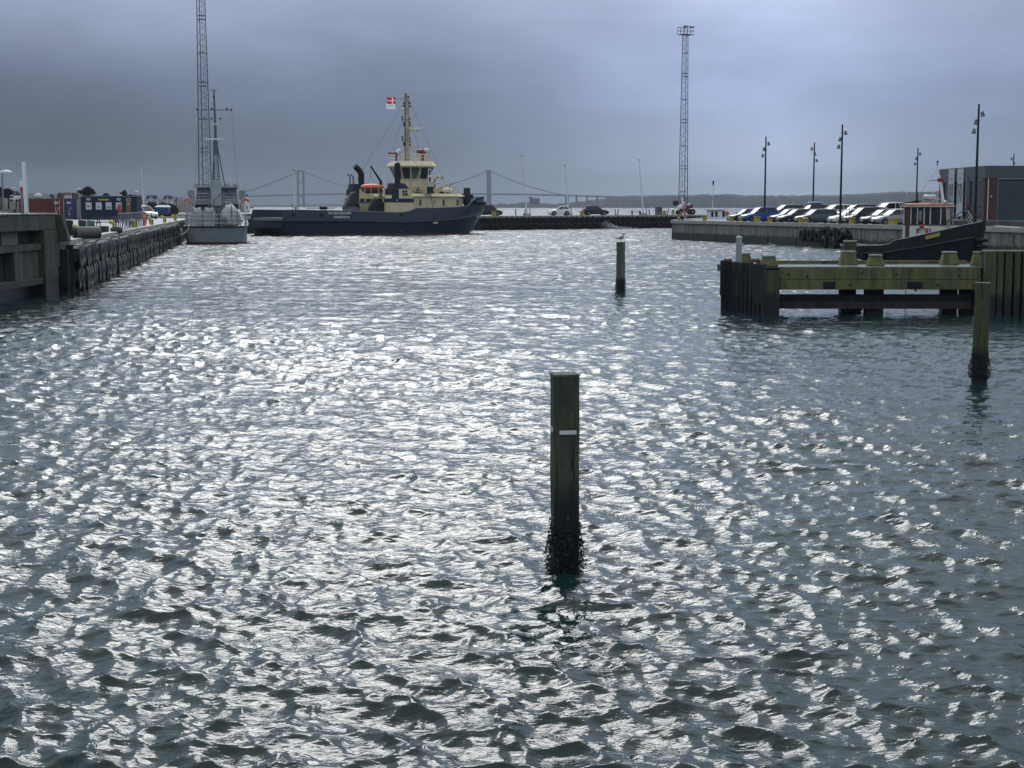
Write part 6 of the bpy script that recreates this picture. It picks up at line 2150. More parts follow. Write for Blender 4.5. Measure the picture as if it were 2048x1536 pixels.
def container(label, loc, rz, m, Lc=6.06, Wc=2.44, Hc=2.6, doors='right', group=None, doorcol=None):
    """local x along the length, y=0 the long side towards the camera"""
    t = thing('shipping_container', label, 'container', loc, rz, group)
    MB().box(.06, Lc - .06, .07, Wc - .07, .1, Hc - .06).build('body', m, t)
    corrug(.12, Lc - .12, .16, Hc - .12, .0, m, t)
    fr_ = MB()
    for x_ in (0, Lc - .14):
        for y_ in (-.02, Wc - .12):
            fr_.box(x_, x_ + .14, y_, y_ + .14, 0, Hc)
    fr_.box(.14, Lc - .14, -.015, .1, 0, .15).box(.14, Lc - .14, -.015, .1, Hc - .11, Hc)
    fr_.box(.0, .14, .12, Wc - .12, Hc - .11, Hc).box(Lc - .14, Lc, .12, Wc - .12, Hc - .11, Hc).box(.0, .14, .12, Wc - .12, 0, .14).box(Lc - .14, Lc, .12, Wc - .12, 0, .14)
    fr_.build('corner_frame', m, t)
    for s_ in (0, 1):
        y0 = .14 + s_ * (Wc / 2 - .14)
        dr = MB().box(Lc - .07, Lc + .005, y0 + .01, y0 + Wc / 2 - .16, .16, Hc - .13).build('door', m, t)
        for q in (.25, .75):
            MB().tube([(Lc + .03, y0 + (Wc / 2 - .15) * q, .12), (Lc + .03, y0 + (Wc / 2 - .15) * q, Hc - .1)], .025, 5).build('lock_rod', M['galv'] if m is cblu else M['dirtywhite'], dr)
    return t


D1 = 205.0
xr_ = at(126.5, 400, D1).x
cm = container('red shipping container with its door end towards the camera', (at(100, 400, D1).x, D1 - .3, ZL), radians(-62), cred, group='red shipping containers')
MB().box(-.02 - 0, 0, 0, .01, 0, .01)
c2 = container('red shipping container showing its long side behind the white pole', (at(37, 400, D1 - 1).x, D1 - 1, ZL), radians(2), cred, Lc=4.35, group='red shipping containers')
c3 = container('blue shipping container with white lettering on its doors', (at(131, 400, 196).x - 6.0, 197.5, ZL), radians(-6), cblu, Lc=6.06)
c3.location = (at(128, 400, 195).x + .1, 195.0, ZL)
c3.rotation_euler = (0, 0, radians(88))
c3.location = (at(128.5, 400, 195).x, 201.1, ZL)
c3.rotation_euler = (0, 0, radians(-90))
cm.location = (at(104.5, 400, 203).x, 209.0, ZL)
cm.rotation_euler = (0, 0, radians(-90))
wmk = mat('container_white_marks', (.55, .56, .58), .6)
for c_, sx_ in ((c3, 1), (cm, 1)):
    for yy, zz_, w_, h_ in ((.55, 1.95, .5, .22), (.75, 1.3, .16, .14), (.6, .5, .12, .3), (1.75, 1.95, .5, .08), (.62, 1.0, .2, .1)):
        MB().box(6.10, 6.12, yy - w_ / 2, yy + w_ / 2, zz_, zz_ + h_).build('printed_label', wmk, c_)
for i, (tx_, z_) in enumerate((('FS', 1.25), ('LE', .75))):
    text_part('lettering', tx_, .42, wmk, c3, (6.12, 1.78, z_), (pi / 2, 0, pi / 2), .01)
gp_ = MB().box(0, .55, 0, .1, 0, 2.45).build('grey_panel', mat('pale_grey_panel', (.26, .28, .27), .5))
gp_.location = (at(154.5, 400, 194.8).x, 194.6, ZL + .05)
tag(gp_, 'narrow pale grey panel between blue container and navy office', 'panel')

# the navy office container
Do = 192.0
xo = at(161, 400, Do).x
Lo = at(273, 400, Do).x - xo
of = thing('office_container', 'navy office container with four white posters and orange sign', 'office container', (xo, Do, ZL - .05), 0)
Ho = at(200, 392.5, Do).z - ZL
MB().box(.0, Lo, .06, 2.6, 0, Ho).build('body', cnav, of)
corrug(.05, Lo - .05, .1, Ho - .1, .0, cnav, of, step=.3, dep=.05)
MB().box(-.05, Lo + .05, -.06, 2.7, Ho, Ho + .1).build('roof_rim', mat('roof_rim_grey', (.12, .16, .20), .5), of)


def obox(px0, px1, py0, py1, name, m, y0=-.05, y1=-.01):
    a_, b_ = at(px0, py1, Do), at(px1, py0, Do)
    return MB().box(a_.x - xo, b_.x - xo, y0, y1, a_.z - (ZL - .05), b_.z - (ZL - .05)).build(name, m, of)


post_m = mat('poster_white', (.50, .53, .60), .6, var=.1)
for i, px in enumerate((172, 192, 212, 232)):
    obox(px, px + 11.3, 404.8, 419, 'poster', post_m)
    obox(px + (2, 3.5, 1.8, 3)[i], px + (9.3, 7, 9.8, 8)[i], (411, 412.5, 413, 411)[i], (414, 416.5, 417, 415)[i], 'poster_picture', mat('poster_picture', (.12, .12, .13), .6, col2=(.30, .31, .33), scale=4), -.058, -.0505)
for px in (173, 233.5):
    a_ = at(px + 4, 398.7, Do)
    ov = MB().lathe([(1, -.05), (1, -.01)], (0, 0, 0), 20, axis='y').build('oval_sign', mat('oval_white', (.48, .52, .58), .5), of)
    ov.location = (a_.x - xo, 0, a_.z - ZL + .05)
    ov.scale = (.26, 1, .16)
    MB().cbox((a_.x - xo, -.055, a_.z - ZL + .05), (.22, .008, .08)).build('oval_emblem', M['darkgrey'], of)
obox(196.5, 218, 397.5, 401, 'orange_sign', mat('amber_sign', (.42, .30, .10), .5, col2=(.33, .23, .07), scale=6))
obox(253, 261.5, 396, 431, 'door', mat('brown_door', (.16, .115, .06), .6, col2=(.11, .08, .045), scale=3), -.04, -.01)
obox(253, 261.5, 396, 402.5, 'door_top_sign', mat('cream_sign', (.38, .36, .28), .5), -.06, -.045)
obox(254.5, 260, 398.5, 401, 'door_window', M['glass'], -.07, -.061)
obox(254.5, 260, 407, 409, 'door_notice', post_m, -.06, -.045)

# parasol
pp = on_quay(244, 441)
t = thing('parasol', 'folded red parasol in front of the navy office container', 'parasol', (pp.x, pp.y, ZL), 0)
hh = at(244, 402, pp.y).z - ZL
MB().tube([(0, 0, 0), (-.1, 0, hh)], .035, 6).build('pole', M['galv'], t)
MB().tube([(-.02, 0, hh * .2), (-.12, -.05, hh * .4), (-.32, -.05, hh * .62), (-.25, 0, hh * .82)], [.10, .20, .26, .10], 10).build('folded_cloth', mat('parasol_red', (.34, .05, .035), .7, col2=(.18, .03, .03), scale=4, bump=.6), t, smooth=True)

# picnic tables
dkw = mat('dark_wet_wood', (.030, .024, .024), .4, scale=4)


def picnic(label, px, py, rz, Lt=4.2, group='dark picnic benches on the left quay'):
    p = on_quay(px, py)
    t = thing('picnic_table', label, 'picnic table', p, rz, group)
    for j, y_ in enumerate((-.3, -.1, .1, .3)):
        MB().box(0, Lt, y_ - .09, y_ + .09, .72, .76).build('table_plank', dkw, t)
    for y_ in (-.8, .8):
        for dy in (-.1, .1):
            MB().box(0, Lt, y_ + dy - .09, y_ + dy + .09, .42, .46).build('seat_plank', dkw, t)
    for x_ in (.3, Lt / 2, Lt - .3):
        for s_ in (-1, 1):
            MB().tube([(x_, s_ * .85, 0), (x_, s_ * .25, .72)], .04, 5).build('leg', dkw, t)
        MB().box(x_ - .03, x_ + .03, -.85, .85, .36, .42).build('cross_bar', dkw, t)
    return t


picnic('dark picnic table at the left, beside the green barrel', 189, 456, radians(4), 3.0)
picnic('dark picnic table in front of the folded red parasol', 226, 452, radians(2), 1.9)
picnic('dark picnic table farthest back, by the orange marker post', 248, 446, radians(2), 2.6)
t = thing('pipe_railing', 'thin grey pipe railing in front of the picnic tables', 'railing', (0, 0, 0))
pa_, pb_ = gp(238, 464, ZL), gp(288, 452, ZL)
railing('rail', [pa_, pb_], M['galv'], t, 1.15, 2, 1.6, .03)

# barrels, box, roller
def barrel(label, px, py, m, s=1.0):
    p = on_quay(px, py)
    t = thing('barrel', label, 'barrel', p, 0)
    MB().lathe([(.26, 0), (.29, .05), (.29, .82), (.26, .9), (.2, .93)], n=16).build('drum', m, t, smooth=True)
    MB().torus((0, 0, .3), .29, .018, axis='z', n=16, m=5).torus((0, 0, .6), .29, .018, axis='z', n=16, m=5).build('hoops', m, t)['kind'] = 'stuff'
    t.scale = (s,) * 3
    return t


barrel('dark plastic barrel between the wing wall and the green barrel', 165, 465, mat('dark_drum', (.03, .04, .045), .4), .85)
barrel('teal green barrel behind the big grey roller', 182, 466, mat('green_drum', (.05, .13, .12), .45), .85)
barrel('black drum half hidden by the concrete wing wall', 137, 472, M['black'], .95)
p = gp(152, 478, ZL)
t = thing('fender_roller', 'large grey ribbed rubber roller lying on the left quay', 'roller', (p.x, p.y, ZL + .31), radians(25))
MB().tube([(0, 0, 0), (.10, 0, 0), (1.12, 0, 0), (1.22, 0, 0)], [.27, .31, .31, .24], 18).build('roller_body', mat('roller_grey', (.11, .105, .11), .6, col2=(.05, .05, .055), scale=3, bump=.5), t, smooth=True)
MB().torus((-.05, 0, 0), .23, .10, axis='x', n=18, m=8).build('end_tyre', M['rubber'], t, smooth=True)
p = gp(201, 466, ZL)
o = MB().box(-.45, .45, -.3, .3, 0, .42).build('dark_crate', dkw, None, bevel=.02)
o.location = p
tag(o, 'low dark crate right of the big grey roller', 'crate')
o = MB().ball((0, 0, .15), (.4, .35, .28), 10, 6).build('covered_heap', M['darkgrey'], None, smooth=True)
o.location = gp(233, 465, ZL)
tag(o, 'dark rounded bundle behind the second yellow bollard', 'bundle')
p = gp(289, 453, ZL)
t = thing('marker_post', 'orange marker post on a dark foot at the quay edge', 'marker', p, 0)
MB().lathe([(.13, .04), (.11, 1.15)], n=10).build('orange_tube', mat('marker_orange', (.70, .13, .06), .5), t, smooth=True)
MB().box(-.38, .38, -.25, .25, -.01, .045).build('foot', M['darkgrey'], t)
MB().lathe([(.14, .75), (.135, .9)], n=10).build('pale_band', mat('marker_pale', (.65, .35, .28), .5), t)
t = thing('thin_post', 'thin green post right of the orange marker post', 'post', gp(303, 446, ZL), 0)
MB().tube([(0, 0, 0), (0, 0, .95)], .045, 8).build('stem', mat('post_green', (.08, .15, .13), .5), t)
MB().ball((0, 0, .97), .06, 8, 5).build('knob', M['galv'], t)
p = at(284, 412, 205)
t = thing('flagpole', 'white flagpole behind the white van on the left quay', 'flagpole', (at(289, 412, 205).x, 205, ZL), 0)
dv = at(283, 341, 205) - Vector((at(289, 412, 205).x, 205, ZL))
MB().tube([(0, 0, 0), dv * .5, dv], [.11, .09, .05], 8).build('pole', pm, t, smooth=True)
MB().ball(dv, .09, 8, 5).build('finial', pm, t)
# white car by the office
make_car('white car beside the right end of the navy office container', (at(284, 430, 197).x, 197.5, ZL), radians(-40), W_, 'mpv', None, scale=1.0)
# blue cabin with white roof
p = at(324, 420, 262)
t = thing('blue_kiosk', 'small blue kiosk with a white peaked roof behind the quay', 'kiosk', (p.x, 262, ZL + .1), 0)
MB().box(-1.05, 1.05, 0, 1.6, 0, 1.35).build('wall', mat('kiosk_blue', (.025, .09, .26), .5, col2=(.015, .05, .15), scale=2), t)
for x_ in (-.55, 0, .55):
    MB().box(x_ - .02, x_ + .02, -.02, .0, .05, 1.3).build('wall_seam', cblu, t)
MB().ring_loft([[Vector((x_, y_, 1.352)) for x_, y_ in ((-1.2, -.15), (1.2, -.15), (1.2, 1.75), (-1.2, 1.75))], [Vector((x_, y_, 1.7)) for x_, y_ in ((-.85, .3), (.85, .3), (.85, 1.3), (-.85, 1.3))]]).build('roof', M['white'], t)


def bush(name, label, cat, box_, n, size, m, seed=1, dome=True):
    rnd = random.Random(seed)
    x0, x1, y0, y1, z0, z1 = box_
    mb = MB()
    mb.box(x0 + (x1 - x0) * .04, x1 - (x1 - x0) * .04, y0 + .2, y1 - .2, z0 - .5, z0 + (z1 - z0) * .55)
    for i in range(n):
        u, v, w = rnd.random(), rnd.random(), rnd.random()
        x_, y_ = lerp(x0, x1, u), lerp(y0, y1, v)
        zt_ = z0 + (z1 - z0) * (.75 + .25 * sin(u * 9 + seed) * sin(u * 23)) * (min(1, (1 - abs(2 * u - 1)) * 6 + .4) if dome else 1)
        z_ = lerp(z0, zt_, w ** .6)
        s_ = size * rnd.uniform(.5, 1.3)
        a_ = Vector((rnd.uniform(-1, 1), rnd.uniform(-1, 1), rnd.uniform(-1, 1))).normalized() * s_
        b_ = a_.cross(Vector((rnd.uniform(-1, 1), rnd.uniform(-1, 1), rnd.uniform(-1, 1)))).normalized() * s_ * .7
        c_ = Vector((x_, y_, z_))
        mb.add([c_ - a_, c_ + b_, c_ + a_, c_ - b_], [(0, 1, 2, 3)])
    o = mb.build(name, m)
    if cat:
        tag(o, label, cat)
    return o


hb = mat('brown_hedge', (.055, .045, .040), .95, col2=(.028, .024, .022), scale=.8)
a_, b_ = at(288, 412, 290), at(346, 412, 290)
bush('hedge', 'brown leafless hedge behind the blue kiosk', 'hedge', (a_.x, b_.x, 289, 295, ZL, at(300, 404, 290).z), 2600, .30, hb, 3)
a_, b_ = at(309, 412, 240), at(348, 412, 240)
bush('low_hedge', 'low brown hedge in the grass strip before the blue kiosk', 'hedge', (a_.x, b_.x, 239.5, 241, ZL, ZL + .55), 700, .12, hb, 4, False)
a_, b_ = at(40, 412, 182), at(88, 412, 182)
# grass strip in front of hedge
slab('grass_strip', [(at(100, 412, 206).x - 60, 206), (at(162, 412, 206).x, 206), (at(162, 412, 214).x, 214), (at(372, 412, 214).x, 214), (at(372, 412, 262).x, 262), (at(0, 412, 262).x - 60, 262)], ZL - .3, ZL + .03, M['grass'])
# picnic clutter behind the white pole
o = MB().box(-2.2, 2.2, -.4, .4, .62, .72).box(-2.0, -1.8, -.3, .3, 0, .62).box(1.8, 2.0, -.3, .3, 0, .62).build('long_table', mat('maroon_table', (.06, .02, .03), .5))
o.location = (at(62, 425, 150).x, 150, ZL + .35)
tag(o, 'dark maroon long table behind the thick white pole', 'table')
for i, px in enumerate((65, 82, 93)):
    t = thing('mooring_bitt', ['small dark bitt with white top, left of three', 'small dark bitt with white top, middle of three', 'small pale topped bitt by the red container, right of three'][i], 'bitt', (at(px, 425, 160).x, 160, ZL + .3), 0)
    MB().lathe([(.14, 0), (.12, .35)], n=8).build('stem', M['galv'], t)
    MB().ball((0, 0, .42), .13, 8, 5).build('white_top', M['white'], t)
t = thing('picnic_table', 'maroon picnic table at the far left edge of the quay', 'picnic table', (at(4, 430, 140).x, 140, ZL + .5), 0)
MB().box(-1.6, 1.6, -.35, .35, .75, .82).build('table_top', mat('maroon_wood', (.05, .016, .022), .5), t)
for x_ in (-1.2, 1.2):
    MB().tube([(x_ - .3, 0, 0), (x_, 0, .75)], .08, 5).build('leg', bpy.data.materials['maroon_wood'], t)
    MB().tube([(x_ + .3, 0, 0), (x_, 0, .75)], .08, 5).build('leg', bpy.data.materials['maroon_wood'], t)
MB().box(-1.6, 1.6, -.95, -.65, .4, .46).build('seat', bpy.data.materials['maroon_wood'], t)

# ---------------------------------------------------------------- trees
barkm = mat('dark_bark', (.035, .028, .024), .9)
leafd = mat('dark_pine_needles', (.022, .032, .026), .9, col2=(.012, .018, .016), scale=.8)
leafb = mat('bare_twigs', (.050, .042, .038), .95, col2=(.03, .026, .025), scale=.8)


def tree(label, px, D, py_top, py_base, wpx, m, seed=1, n=1500, lumps=9, sz=.16, flat=.6):
    rnd = random.Random(seed)
    b_ = at(px, py_base, D)
    Ht = at(px, py_top, D).z - b_.z
    W = wpx * D / F_PX / 2
    t = thing('tree', label, 'tree', b_, 0, 'trees behind the left quay')
    tr = MB()
    tr.tube([(0, 0, -1.5), (.1, 0, Ht * .35), (0, 0, Ht * .8)], [W * .09 + .08, W * .06 + .05, .03], 7)
    cs = []
    for i in range(lumps):
        a_ = rnd.uniform(0, 2 * pi)
        r_ = W * rnd.uniform(.1, .72)
        z_ = Ht * rnd.uniform(.38, .88) * (1 - .25 * (r_ / W))
        c_ = Vector((r_ * cos(a_), r_ * sin(a_) * .8, z_))
        cs.append((c_, W * rnd.uniform(.25, .45)))
        tr.tube([(0, 0, z_ * .55), c_ * .6 + Vector((0, 0, z_ * .25)), c_], [.10, .06, .02], 5)
    tr.build('trunk', barkm, t)
    lf = MB()
    for i in range(n):
        c_, r_ = rnd.choice(cs)
        v_ = Vector((rnd.gauss(0, 1), rnd.gauss(0, 1), rnd.gauss(0, flat))).normalized() * r_ * rnd.random() ** .4
        v_.z *= flat
        p = c_ + v_
        s_ = sz * W * rnd.uniform(.4, 1.1)
        a_ = Vector((rnd.uniform(-1, 1), rnd.uniform(-1, 1), rnd.uniform(-.7, .7))).normalized() * s_
        q_ = a_.cross(Vector((rnd.uniform(-1, 1), rnd.uniform(-1, 1), rnd.uniform(-1, 1)))).normalized() * s_ * .6
        lf.add([p - a_, p + q_, p + a_, p - q_], [(0, 1, 2, 3)])
    lf.build('crown', m, t)
    return t


tree('wide dark pine above the navy office container', 176, 300, 370.5, 402, 38, leafd, 3, 5200, 22, .075)
tree('small dark pine above the right end of the office', 248, 320, 378, 402, 18, leafd, 5, 3000, 13, .10)
tree('dark tree cut by the left picture edge', 2, 310, 368, 404, 26, leafd, 6, 4000, 16, .085)
tree('dark tree right of the leftmost street lamp', 17, 330, 373, 404, 30, leafd, 7, 4000, 18, .08)
tree('lower dark tree left of the thick white pole', 32, 335, 380, 404, 20, leafb, 8, 2600, 13, .10)
tree('bare rounded tree right of the second white house', 345, 900, 389, 409, 9, leafb, 9, 700, 6, .2)
tree('bare tree just right of the bare rounded tree', 353, 920, 391, 409, 8, leafb, 10, 700, 6, .2)
tree('bare shrub behind the red roofed houses', 262, 420, 385, 405, 26, leafb, 12, 900, 9, .15)
tree('bare dark bush left of the white gable, above the containers', 103, 600, 386, 400, 14, leafb, 13, 700, 7, .2)
tree('bare bush between the two pines', 210, 560, 385, 402, 22, leafb, 14, 900, 8, .18)

# ---------------------------------------------------------------- hills, far shore
wood = mat('far_woodland', (.026, .030, .028), .95, col2=(.012, .015, .015), scale=.012, detail=9, stretch=(1, .3, 2.5))
wood2 = mat('near_scrub', (.042, .040, .036), .95, col2=(.024, .024, .022), scale=.08, detail=8)


def hills(name, D, prof, depth, m, rough=1.0, seed=1, z0=-1.0, du=None):
    """ridge whose skyline follows prof = [(px, py)], with tree-crown roughness"""
    rs = np.random.default_rng(seed)
    xs_ = [p_[0] for p_ in prof]
    n = int((xs_[-1] - xs_[0]) * (1.0 if D > 1500 else .8))
    px = np.linspace(xs_[0], xs_[-1], n)
    py = np.interp(px, xs_, [p_[1] for p_ in prof])
    X = (px - 1024) / F_PX * D
    Zt = 4 + (412 - py) * D / F_PX
    m_per_px = D / F_PX
    nz_ = np.zeros(n)
    for lam_, am in ((3, .55), (7, .5), (17, .6), (45, .5)):
        k_ = rs.normal(0, 1, int(n / lam_) + 3)
        nz_ += am * np.interp(np.arange(n) / lam_, np.arange(len(k_)), k_)
    Zt = np.maximum(Zt + nz_ * m_per_px * 1.15 * rough, z0 + .5)
    nr_ = 14
    vs, fs = [], []
    for j in range(nr_):
        v = j / (nr_ - 1)
        f_ = min(1.0, (sin(min(v * 1.35, 1) * pi / 2)) ** .8) if v < .75 else 1 - ((v - .75) / .25) ** 2 * .9
        jit = rs.normal(0, 1, n) * m_per_px * .9 * rough
        for i in range(n):
            vs.append((X[i] * (1 + v * depth / D), D - depth * .35 + v * depth, max(z0, z0 + (Zt[i] - z0) * f_ + (jit[i] if 0 < j < nr_ - 1 and v < .7 else 0) * (.9 if v < .6 else .3))))
    for j in range(nr_ - 1):
        for i in range(n - 1):
            a_ = j * n + i
            fs.append((a_, a_ + 1, a_ + n + 1, a_ + n))
    o = MB().add(vs, fs).build(name, m)
    o['kind'] = 'structure'
    return o


hills('far_shore', 3400, [(900, 414), (960, 412), (985, 410), (1000, 407), (1030, 407), (1060, 404), (1100, 407), (1135, 406), (1165, 402), (1190, 401), (1225, 397), (1250, 394), (1300, 393), (1330, 391), (1420, 390), (1450, 393), (1500, 391),
                          (1560, 394), (1640, 393), (1700, 389), (1750, 385), (1800, 382), (1880, 379), (1960, 384), (2100, 382), (2300, 388)], 500, wood, 1.0, 3)
hills('far_hills', 6200, [(430, 409), (520, 411), (600, 409), (680, 408), (800, 410), (900, 409), (960, 410), (1000, 409), (1060, 411), (1120, 409), (1190, 398), (1260, 391), (1400, 388.5), (1470, 389), (1560, 391), (1650, 390), (1720, 386), (1800, 383), (2300, 386)], 500, wood, .7, 5)
hills('left_hills', 2600, [(-500, 386), (-100, 384), (30, 386), (60, 383.5), (110, 383), (150, 386), (210, 386), (250, 389), (290, 395), (330, 398), (380, 397), (430, 399), (480, 404), (540, 414)], 500, wood, .9, 7)
hills('headland', 980, [(-500, 400), (0, 398), (120, 398), (250, 400), (285, 403), (345, 405), (372, 407), (384, 404), (430, 405), (470, 409), (500, 412), (516, 415.5), (528, 421)], 160, wood2, .35, 9, z0=-.6)

# lighthouse on the headland
p = at(494.5, 417.5, 905)
t = thing('lighthouse', 'small white lighthouse with dark lantern on the headland', 'lighthouse', (p.x, 905, p.z), 0)
Hl = at(494, 393, 905).z - p.z
MB().ring_loft([[Vector((sx_ * w_, sy_ * w_, z_)) for sx_, sy_ in ((-1, -1), (1, -1), (1, 1), (-1, 1))] for z_, w_ in ((-1.5, 1.45), (Hl * .98, .95))]).build('tower', M['white'], t)
MB().lathe([(.5, Hl * .982), (.5, Hl * 1.12), (.6, Hl * 1.13), (.05, Hl * 1.25)], n=10).build('lantern', M['darkgrey'], t)
MB().box(-.35, .35, -1.46, -1.3, .0, 1.6).build('door', M['darkgrey'], t)


def house(label, px, D, py0, py1, wpx, roofm, gable='front', wallm=None, dx=0):
    b_ = at(px, py1, D)
    h_ = at(px, py0, D).z - b_.z
    w_ = wpx * D / F_PX
    t = thing('house', label, 'house', b_, 0)
    wm_ = wallm or bpy.data.materials['house_white']
    hw = w_ / 2
    MB().box(-hw, hw, 0, w_ * .8, -6, h_ * .45).build('wall', wm_, t)
    MB().prism([(-hw * 1.05, h_ * .452), (-hw * .8, h_ * .98), (hw * .8, h_ * .98), (hw * 1.05, h_ * .452)], .2, w_ * .8).build('roof', roofm, t)
    MB().prism([(-hw * .45, -6), (-hw * .45, h_ * .4), (0, h_ * .97), (hw * .5, h_ * .4), (hw * .5, -6)], -.6, w_ * .5).build('gable', wm_, t)
    for s_ in (-1, 1):
        MB().prism([(0, h_ * .972), (s_ * hw * .56, h_ * .36), (s_ * hw * .56, h_ * .43), (0, h_ * 1.04)], -.9, w_ * .5).build('gable_roof', roofm, t)
    for x_, z_ in ((.0, .48), (-.28, .12), (.28, .12), (-.78, .15), (.78, .15)):
        MB().cbox((x_ * hw, -.63 if abs(x_) < .5 else -.03, h_ * (z_ + .07)), (w_ * .075, .08, h_ * .17)).build('window', M['glass'], t)
    return t


hwm = mat('house_white', (.62, .64, .66), .7, scale=.3, var=.1)
hrd = mat('tile_red', (.16, .05, .04), .8)
hsl = mat('roof_slate', (.045, .05, .06), .6)
house('white house with slate roof on the headland, left of two', 302.5, 880, 390.5, 404.5, 21, hsl)
house('white house with brown gable roof on the headland, right of two', 335, 880, 391, 405, 16, mat('roof_brown', (.09, .045, .04), .8))
house('white gabled house front above the red containers', 134, 620, 385, 394, 13, hrd)
house('red roofed house left of the white gable front', 122, 700, 385.5, 394, 16, hrd, wallm=mat('brick_pinkish', (.10, .065, .06), .8))
house('red roofed house right of the white gable front', 148, 700, 385.5, 394, 14, hrd, wallm=bpy.data.materials['brick_pinkish'])
house('red brick house right of the office container', 270, 560, 390, 403, 20, hrd, wallm=bpy.data.materials['brick_pinkish'])
o = MB().ball((0, 0, 0), (1.6, 2, 1.3), 14, 6).build('greenhouse_dome', mat('pale_dome', (.40, .43, .42), .5))
o.location = at(76, 393.5, 560)
tag(o, 'pale low curved roof above the red container', 'roof')
t = thing('parked_van', 'small white van far left behind the lamp', 'van', at(29, 404, 300), 0)
MB().box(-.95, .75, 0, 1.8, .35, 1.25).build('body', W_, t, bevel=.1)
MB().box(-.9, -.2, -.03, .0, .8, 1.15).build('window', M['glass'], t)
for x_ in (-.6, .45):
    MB().lathe([(.25, -.05), (.25, .1)], (x_, 0, .3), 10, axis='y').build('wheel', M['rubber'], t)

# ---------------------------------------------------------------- the suspension bridge
DB = 4900.0
mpp = DB / F_PX
bm_ = mat('bridge_steel', (.10, .11, .12), .7)
bg_ = thing('suspension_bridge', 'grey suspension bridge with two tall towers fading into haze', 'bridge', (0, 0, 0))


def BX(px):
    return (px - 1024) * mpp * 1.0


def BZ(py):
    return 4 + (412 - py) * mpp


deckp = [(330, 397), (430, 395.5), (480, 393.5), (520, 392), (605, 389.5), (700, 387.8), (790, 387.2), (880, 387.4), (978, 388.3), (1060, 389.3), (1133, 391), (1190, 392.8), (1250, 394.5), (1330, 396.5)]
mb = MB()
rings = []
for px, py in deckp:
    rings.append([Vector((BX(px), DB + dy, BZ(py) + dz)) for dy, dz in ((-14, -2.6), (-16, 0), (-14, 2.2), (14, 2.2), (16, 0), (14, -2.6))])
mb.ring_loft(rings).build('deck', bm_, bg_)
for px, sp_, lw in ((605, 6.6, 3.3), (978, 3.0, 4.2)):
    tw_ = MB()
    for s_ in (-1, 1):
        tw_.box(BX(px) + s_ * sp_ - lw, BX(px) + s_ * sp_ + lw, DB + s_ * 16 - 3, DB + s_ * 16 + 3, -3, BZ(341))
    for z_ in (BZ(343), BZ(365), BZ(393)):
        tw_.box(BX(px) - sp_, BX(px) + sp_, DB - 13, DB + 13, z_ - 3, z_)
    tw_.build('tower', bm_, bg_)


def cable(pts, n=14):
    for s_ in (-1, 1):
        MB().tube([(BX(x), DB + s_ * 15, BZ(y)) for x, y in pts], 1.05, 5).build('main_cable', bm_, bg_)


def quad(x0, y0, x1, y1, sag, n=16):
    return [(lerp(x0, x1, i / n), lerp(y0, y1, i / n) + sag * 4 * (i / n) * (1 - i / n)) for i in range(n + 1)]


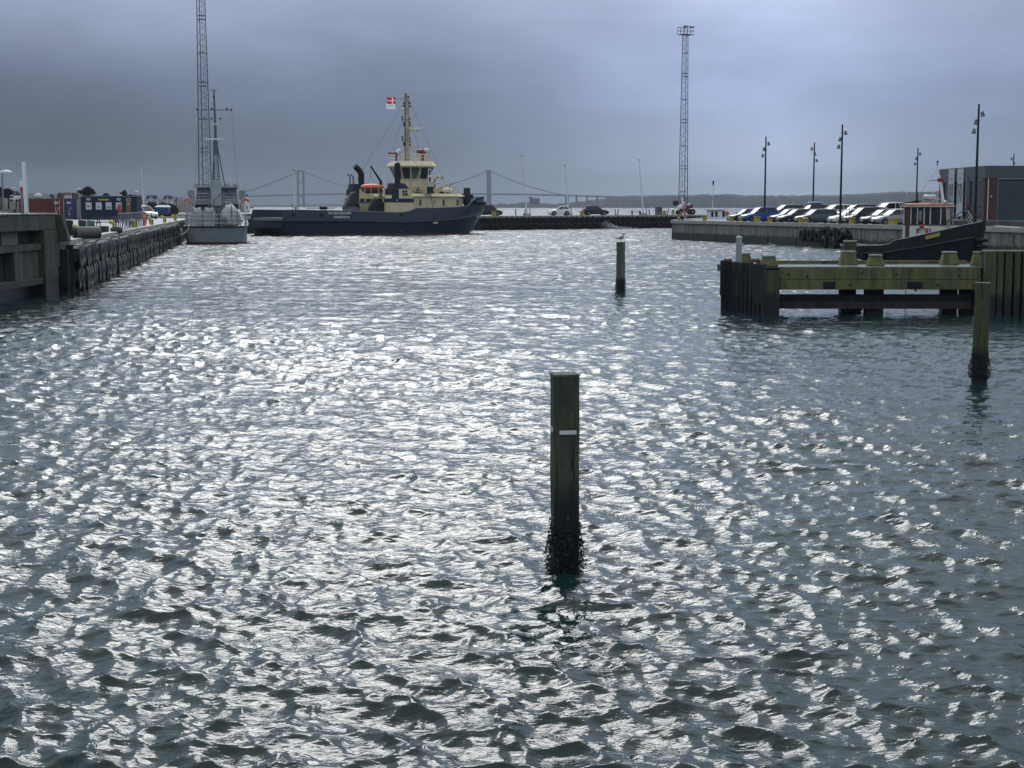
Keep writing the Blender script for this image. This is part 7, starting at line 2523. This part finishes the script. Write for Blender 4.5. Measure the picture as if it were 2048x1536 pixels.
cable(quad(605, 341.5, 978, 341.5, 43.0, 20))
cable(quad(978, 341.5, 1133, 391, 6.5))
cable(quad(605, 341.5, 450, 393, 6.5))
hg = MB()
for px in range(455, 1130, 7):
    if 596 < px < 612 or 970 < px < 986:
        continue
    if px < 605:
        y_ = np.interp(px, [450, 605], [393, 341.5]) + 26 * ((px - 450) / 155) * (1 - (px - 450) / 155)
    elif px < 978:
        u = (px - 605) / 373
        y_ = 341.5 + 172 * u * (1 - u)
    else:
        u = (px - 978) / 155
        y_ = lerp(341.5, 391, u) + 26 * u * (1 - u)
    yd = np.interp(px, [q[0] for q in deckp], [q[1] for q in deckp])
    if y_ < yd - 1:
        hg.tube([(BX(px), DB - 15, BZ(y_)), (BX(px), DB - 15, BZ(yd))], .16, 3)
hg.build('hangers', bm_, bg_)['kind'] = 'stuff'
for px, w_ in ((1133, 5.5), (1152, 2.6), (1173, 2.6), (1193, 2.6), (1214, 2.6), (450, 5), (430, 2.4), (410, 2.4)):
    yd = np.interp(px, [q[0] for q in deckp], [q[1] for q in deckp])
    MB().box(BX(px) - w_, BX(px) + w_, DB - 9, DB + 9, -3, BZ(yd) - 2.7).build('pier', bm_, bg_)
o = MB().box(-11, 11, -8, 8, -20, 9).box(-12, -4, -8, 8, 9, 12).build('apartment_block', mat('far_block', (.09, .09, .10), .8))
o.location = (BX(1067) * 3500 / 4900, 3380, 12)
tag(o, 'far flat roofed block on the shore right of the bridge tower', 'building')

# ---------------------------------------------------------------- spray where a wave meets the far pier
rnd = random.Random(5)
sp = MB()
pc = on_pier(1226, -1.2, 0)
for i in range(900):
    u = rnd.gauss(0, 1)
    v = abs(rnd.gauss(0, 1))
    x_ = u * 1.7 - .55 * v
    z_ = max(.05, v * .72 * math.exp(-((u + .55) ** 2) * .7) + rnd.uniform(-.1, .25))
    s_ = rnd.uniform(.02, .085)
    c_ = Vector((pc.x + x_, pc.y + rnd.uniform(-1.2, .6), z_ + .05))
    a_ = Vector((rnd.uniform(-1, 1), rnd.uniform(-1, 1), rnd.uniform(-1, 1))).normalized() * s_
    b_ = a_.orthogonal().normalized() * s_
    d_ = a_.cross(b_).normalized() * s_
    sp.add([c_ + a_, c_ + b_, c_ - a_ * .6 + d_, c_ - d_], [(0, 1, 2), (0, 2, 3), (0, 3, 1), (1, 3, 2)])
so = sp.build('sea_spray', mat('spray_white', (.60, .64, .66), .5, var=.05))
so['kind'] = 'stuff'
# ---------------------------------------------------------------- air
hz = MB().box(-5200, 6500, -60, 7600, -1.0 - 0.5, 135.0).build('haze', bpy.data.materials.new('haze_air'))
hz['kind'] = 'stuff'
hm = hz.data.materials[0]
hm.use_nodes = True
hm.node_tree.nodes.clear()
_v = hm.node_tree.nodes.new('ShaderNodeVolumePrincipled')
_v.inputs['Color'].default_value = (0.42, 0.50, 0.61, 1)
_v.inputs['Density'].default_value = 0.00013
_v.inputs['Anisotropy'].default_value = 0.3
_o = hm.node_tree.nodes.new('ShaderNodeOutputMaterial')
hm.node_tree.links.new(_v.outputs[0], _o.inputs['Volume'])
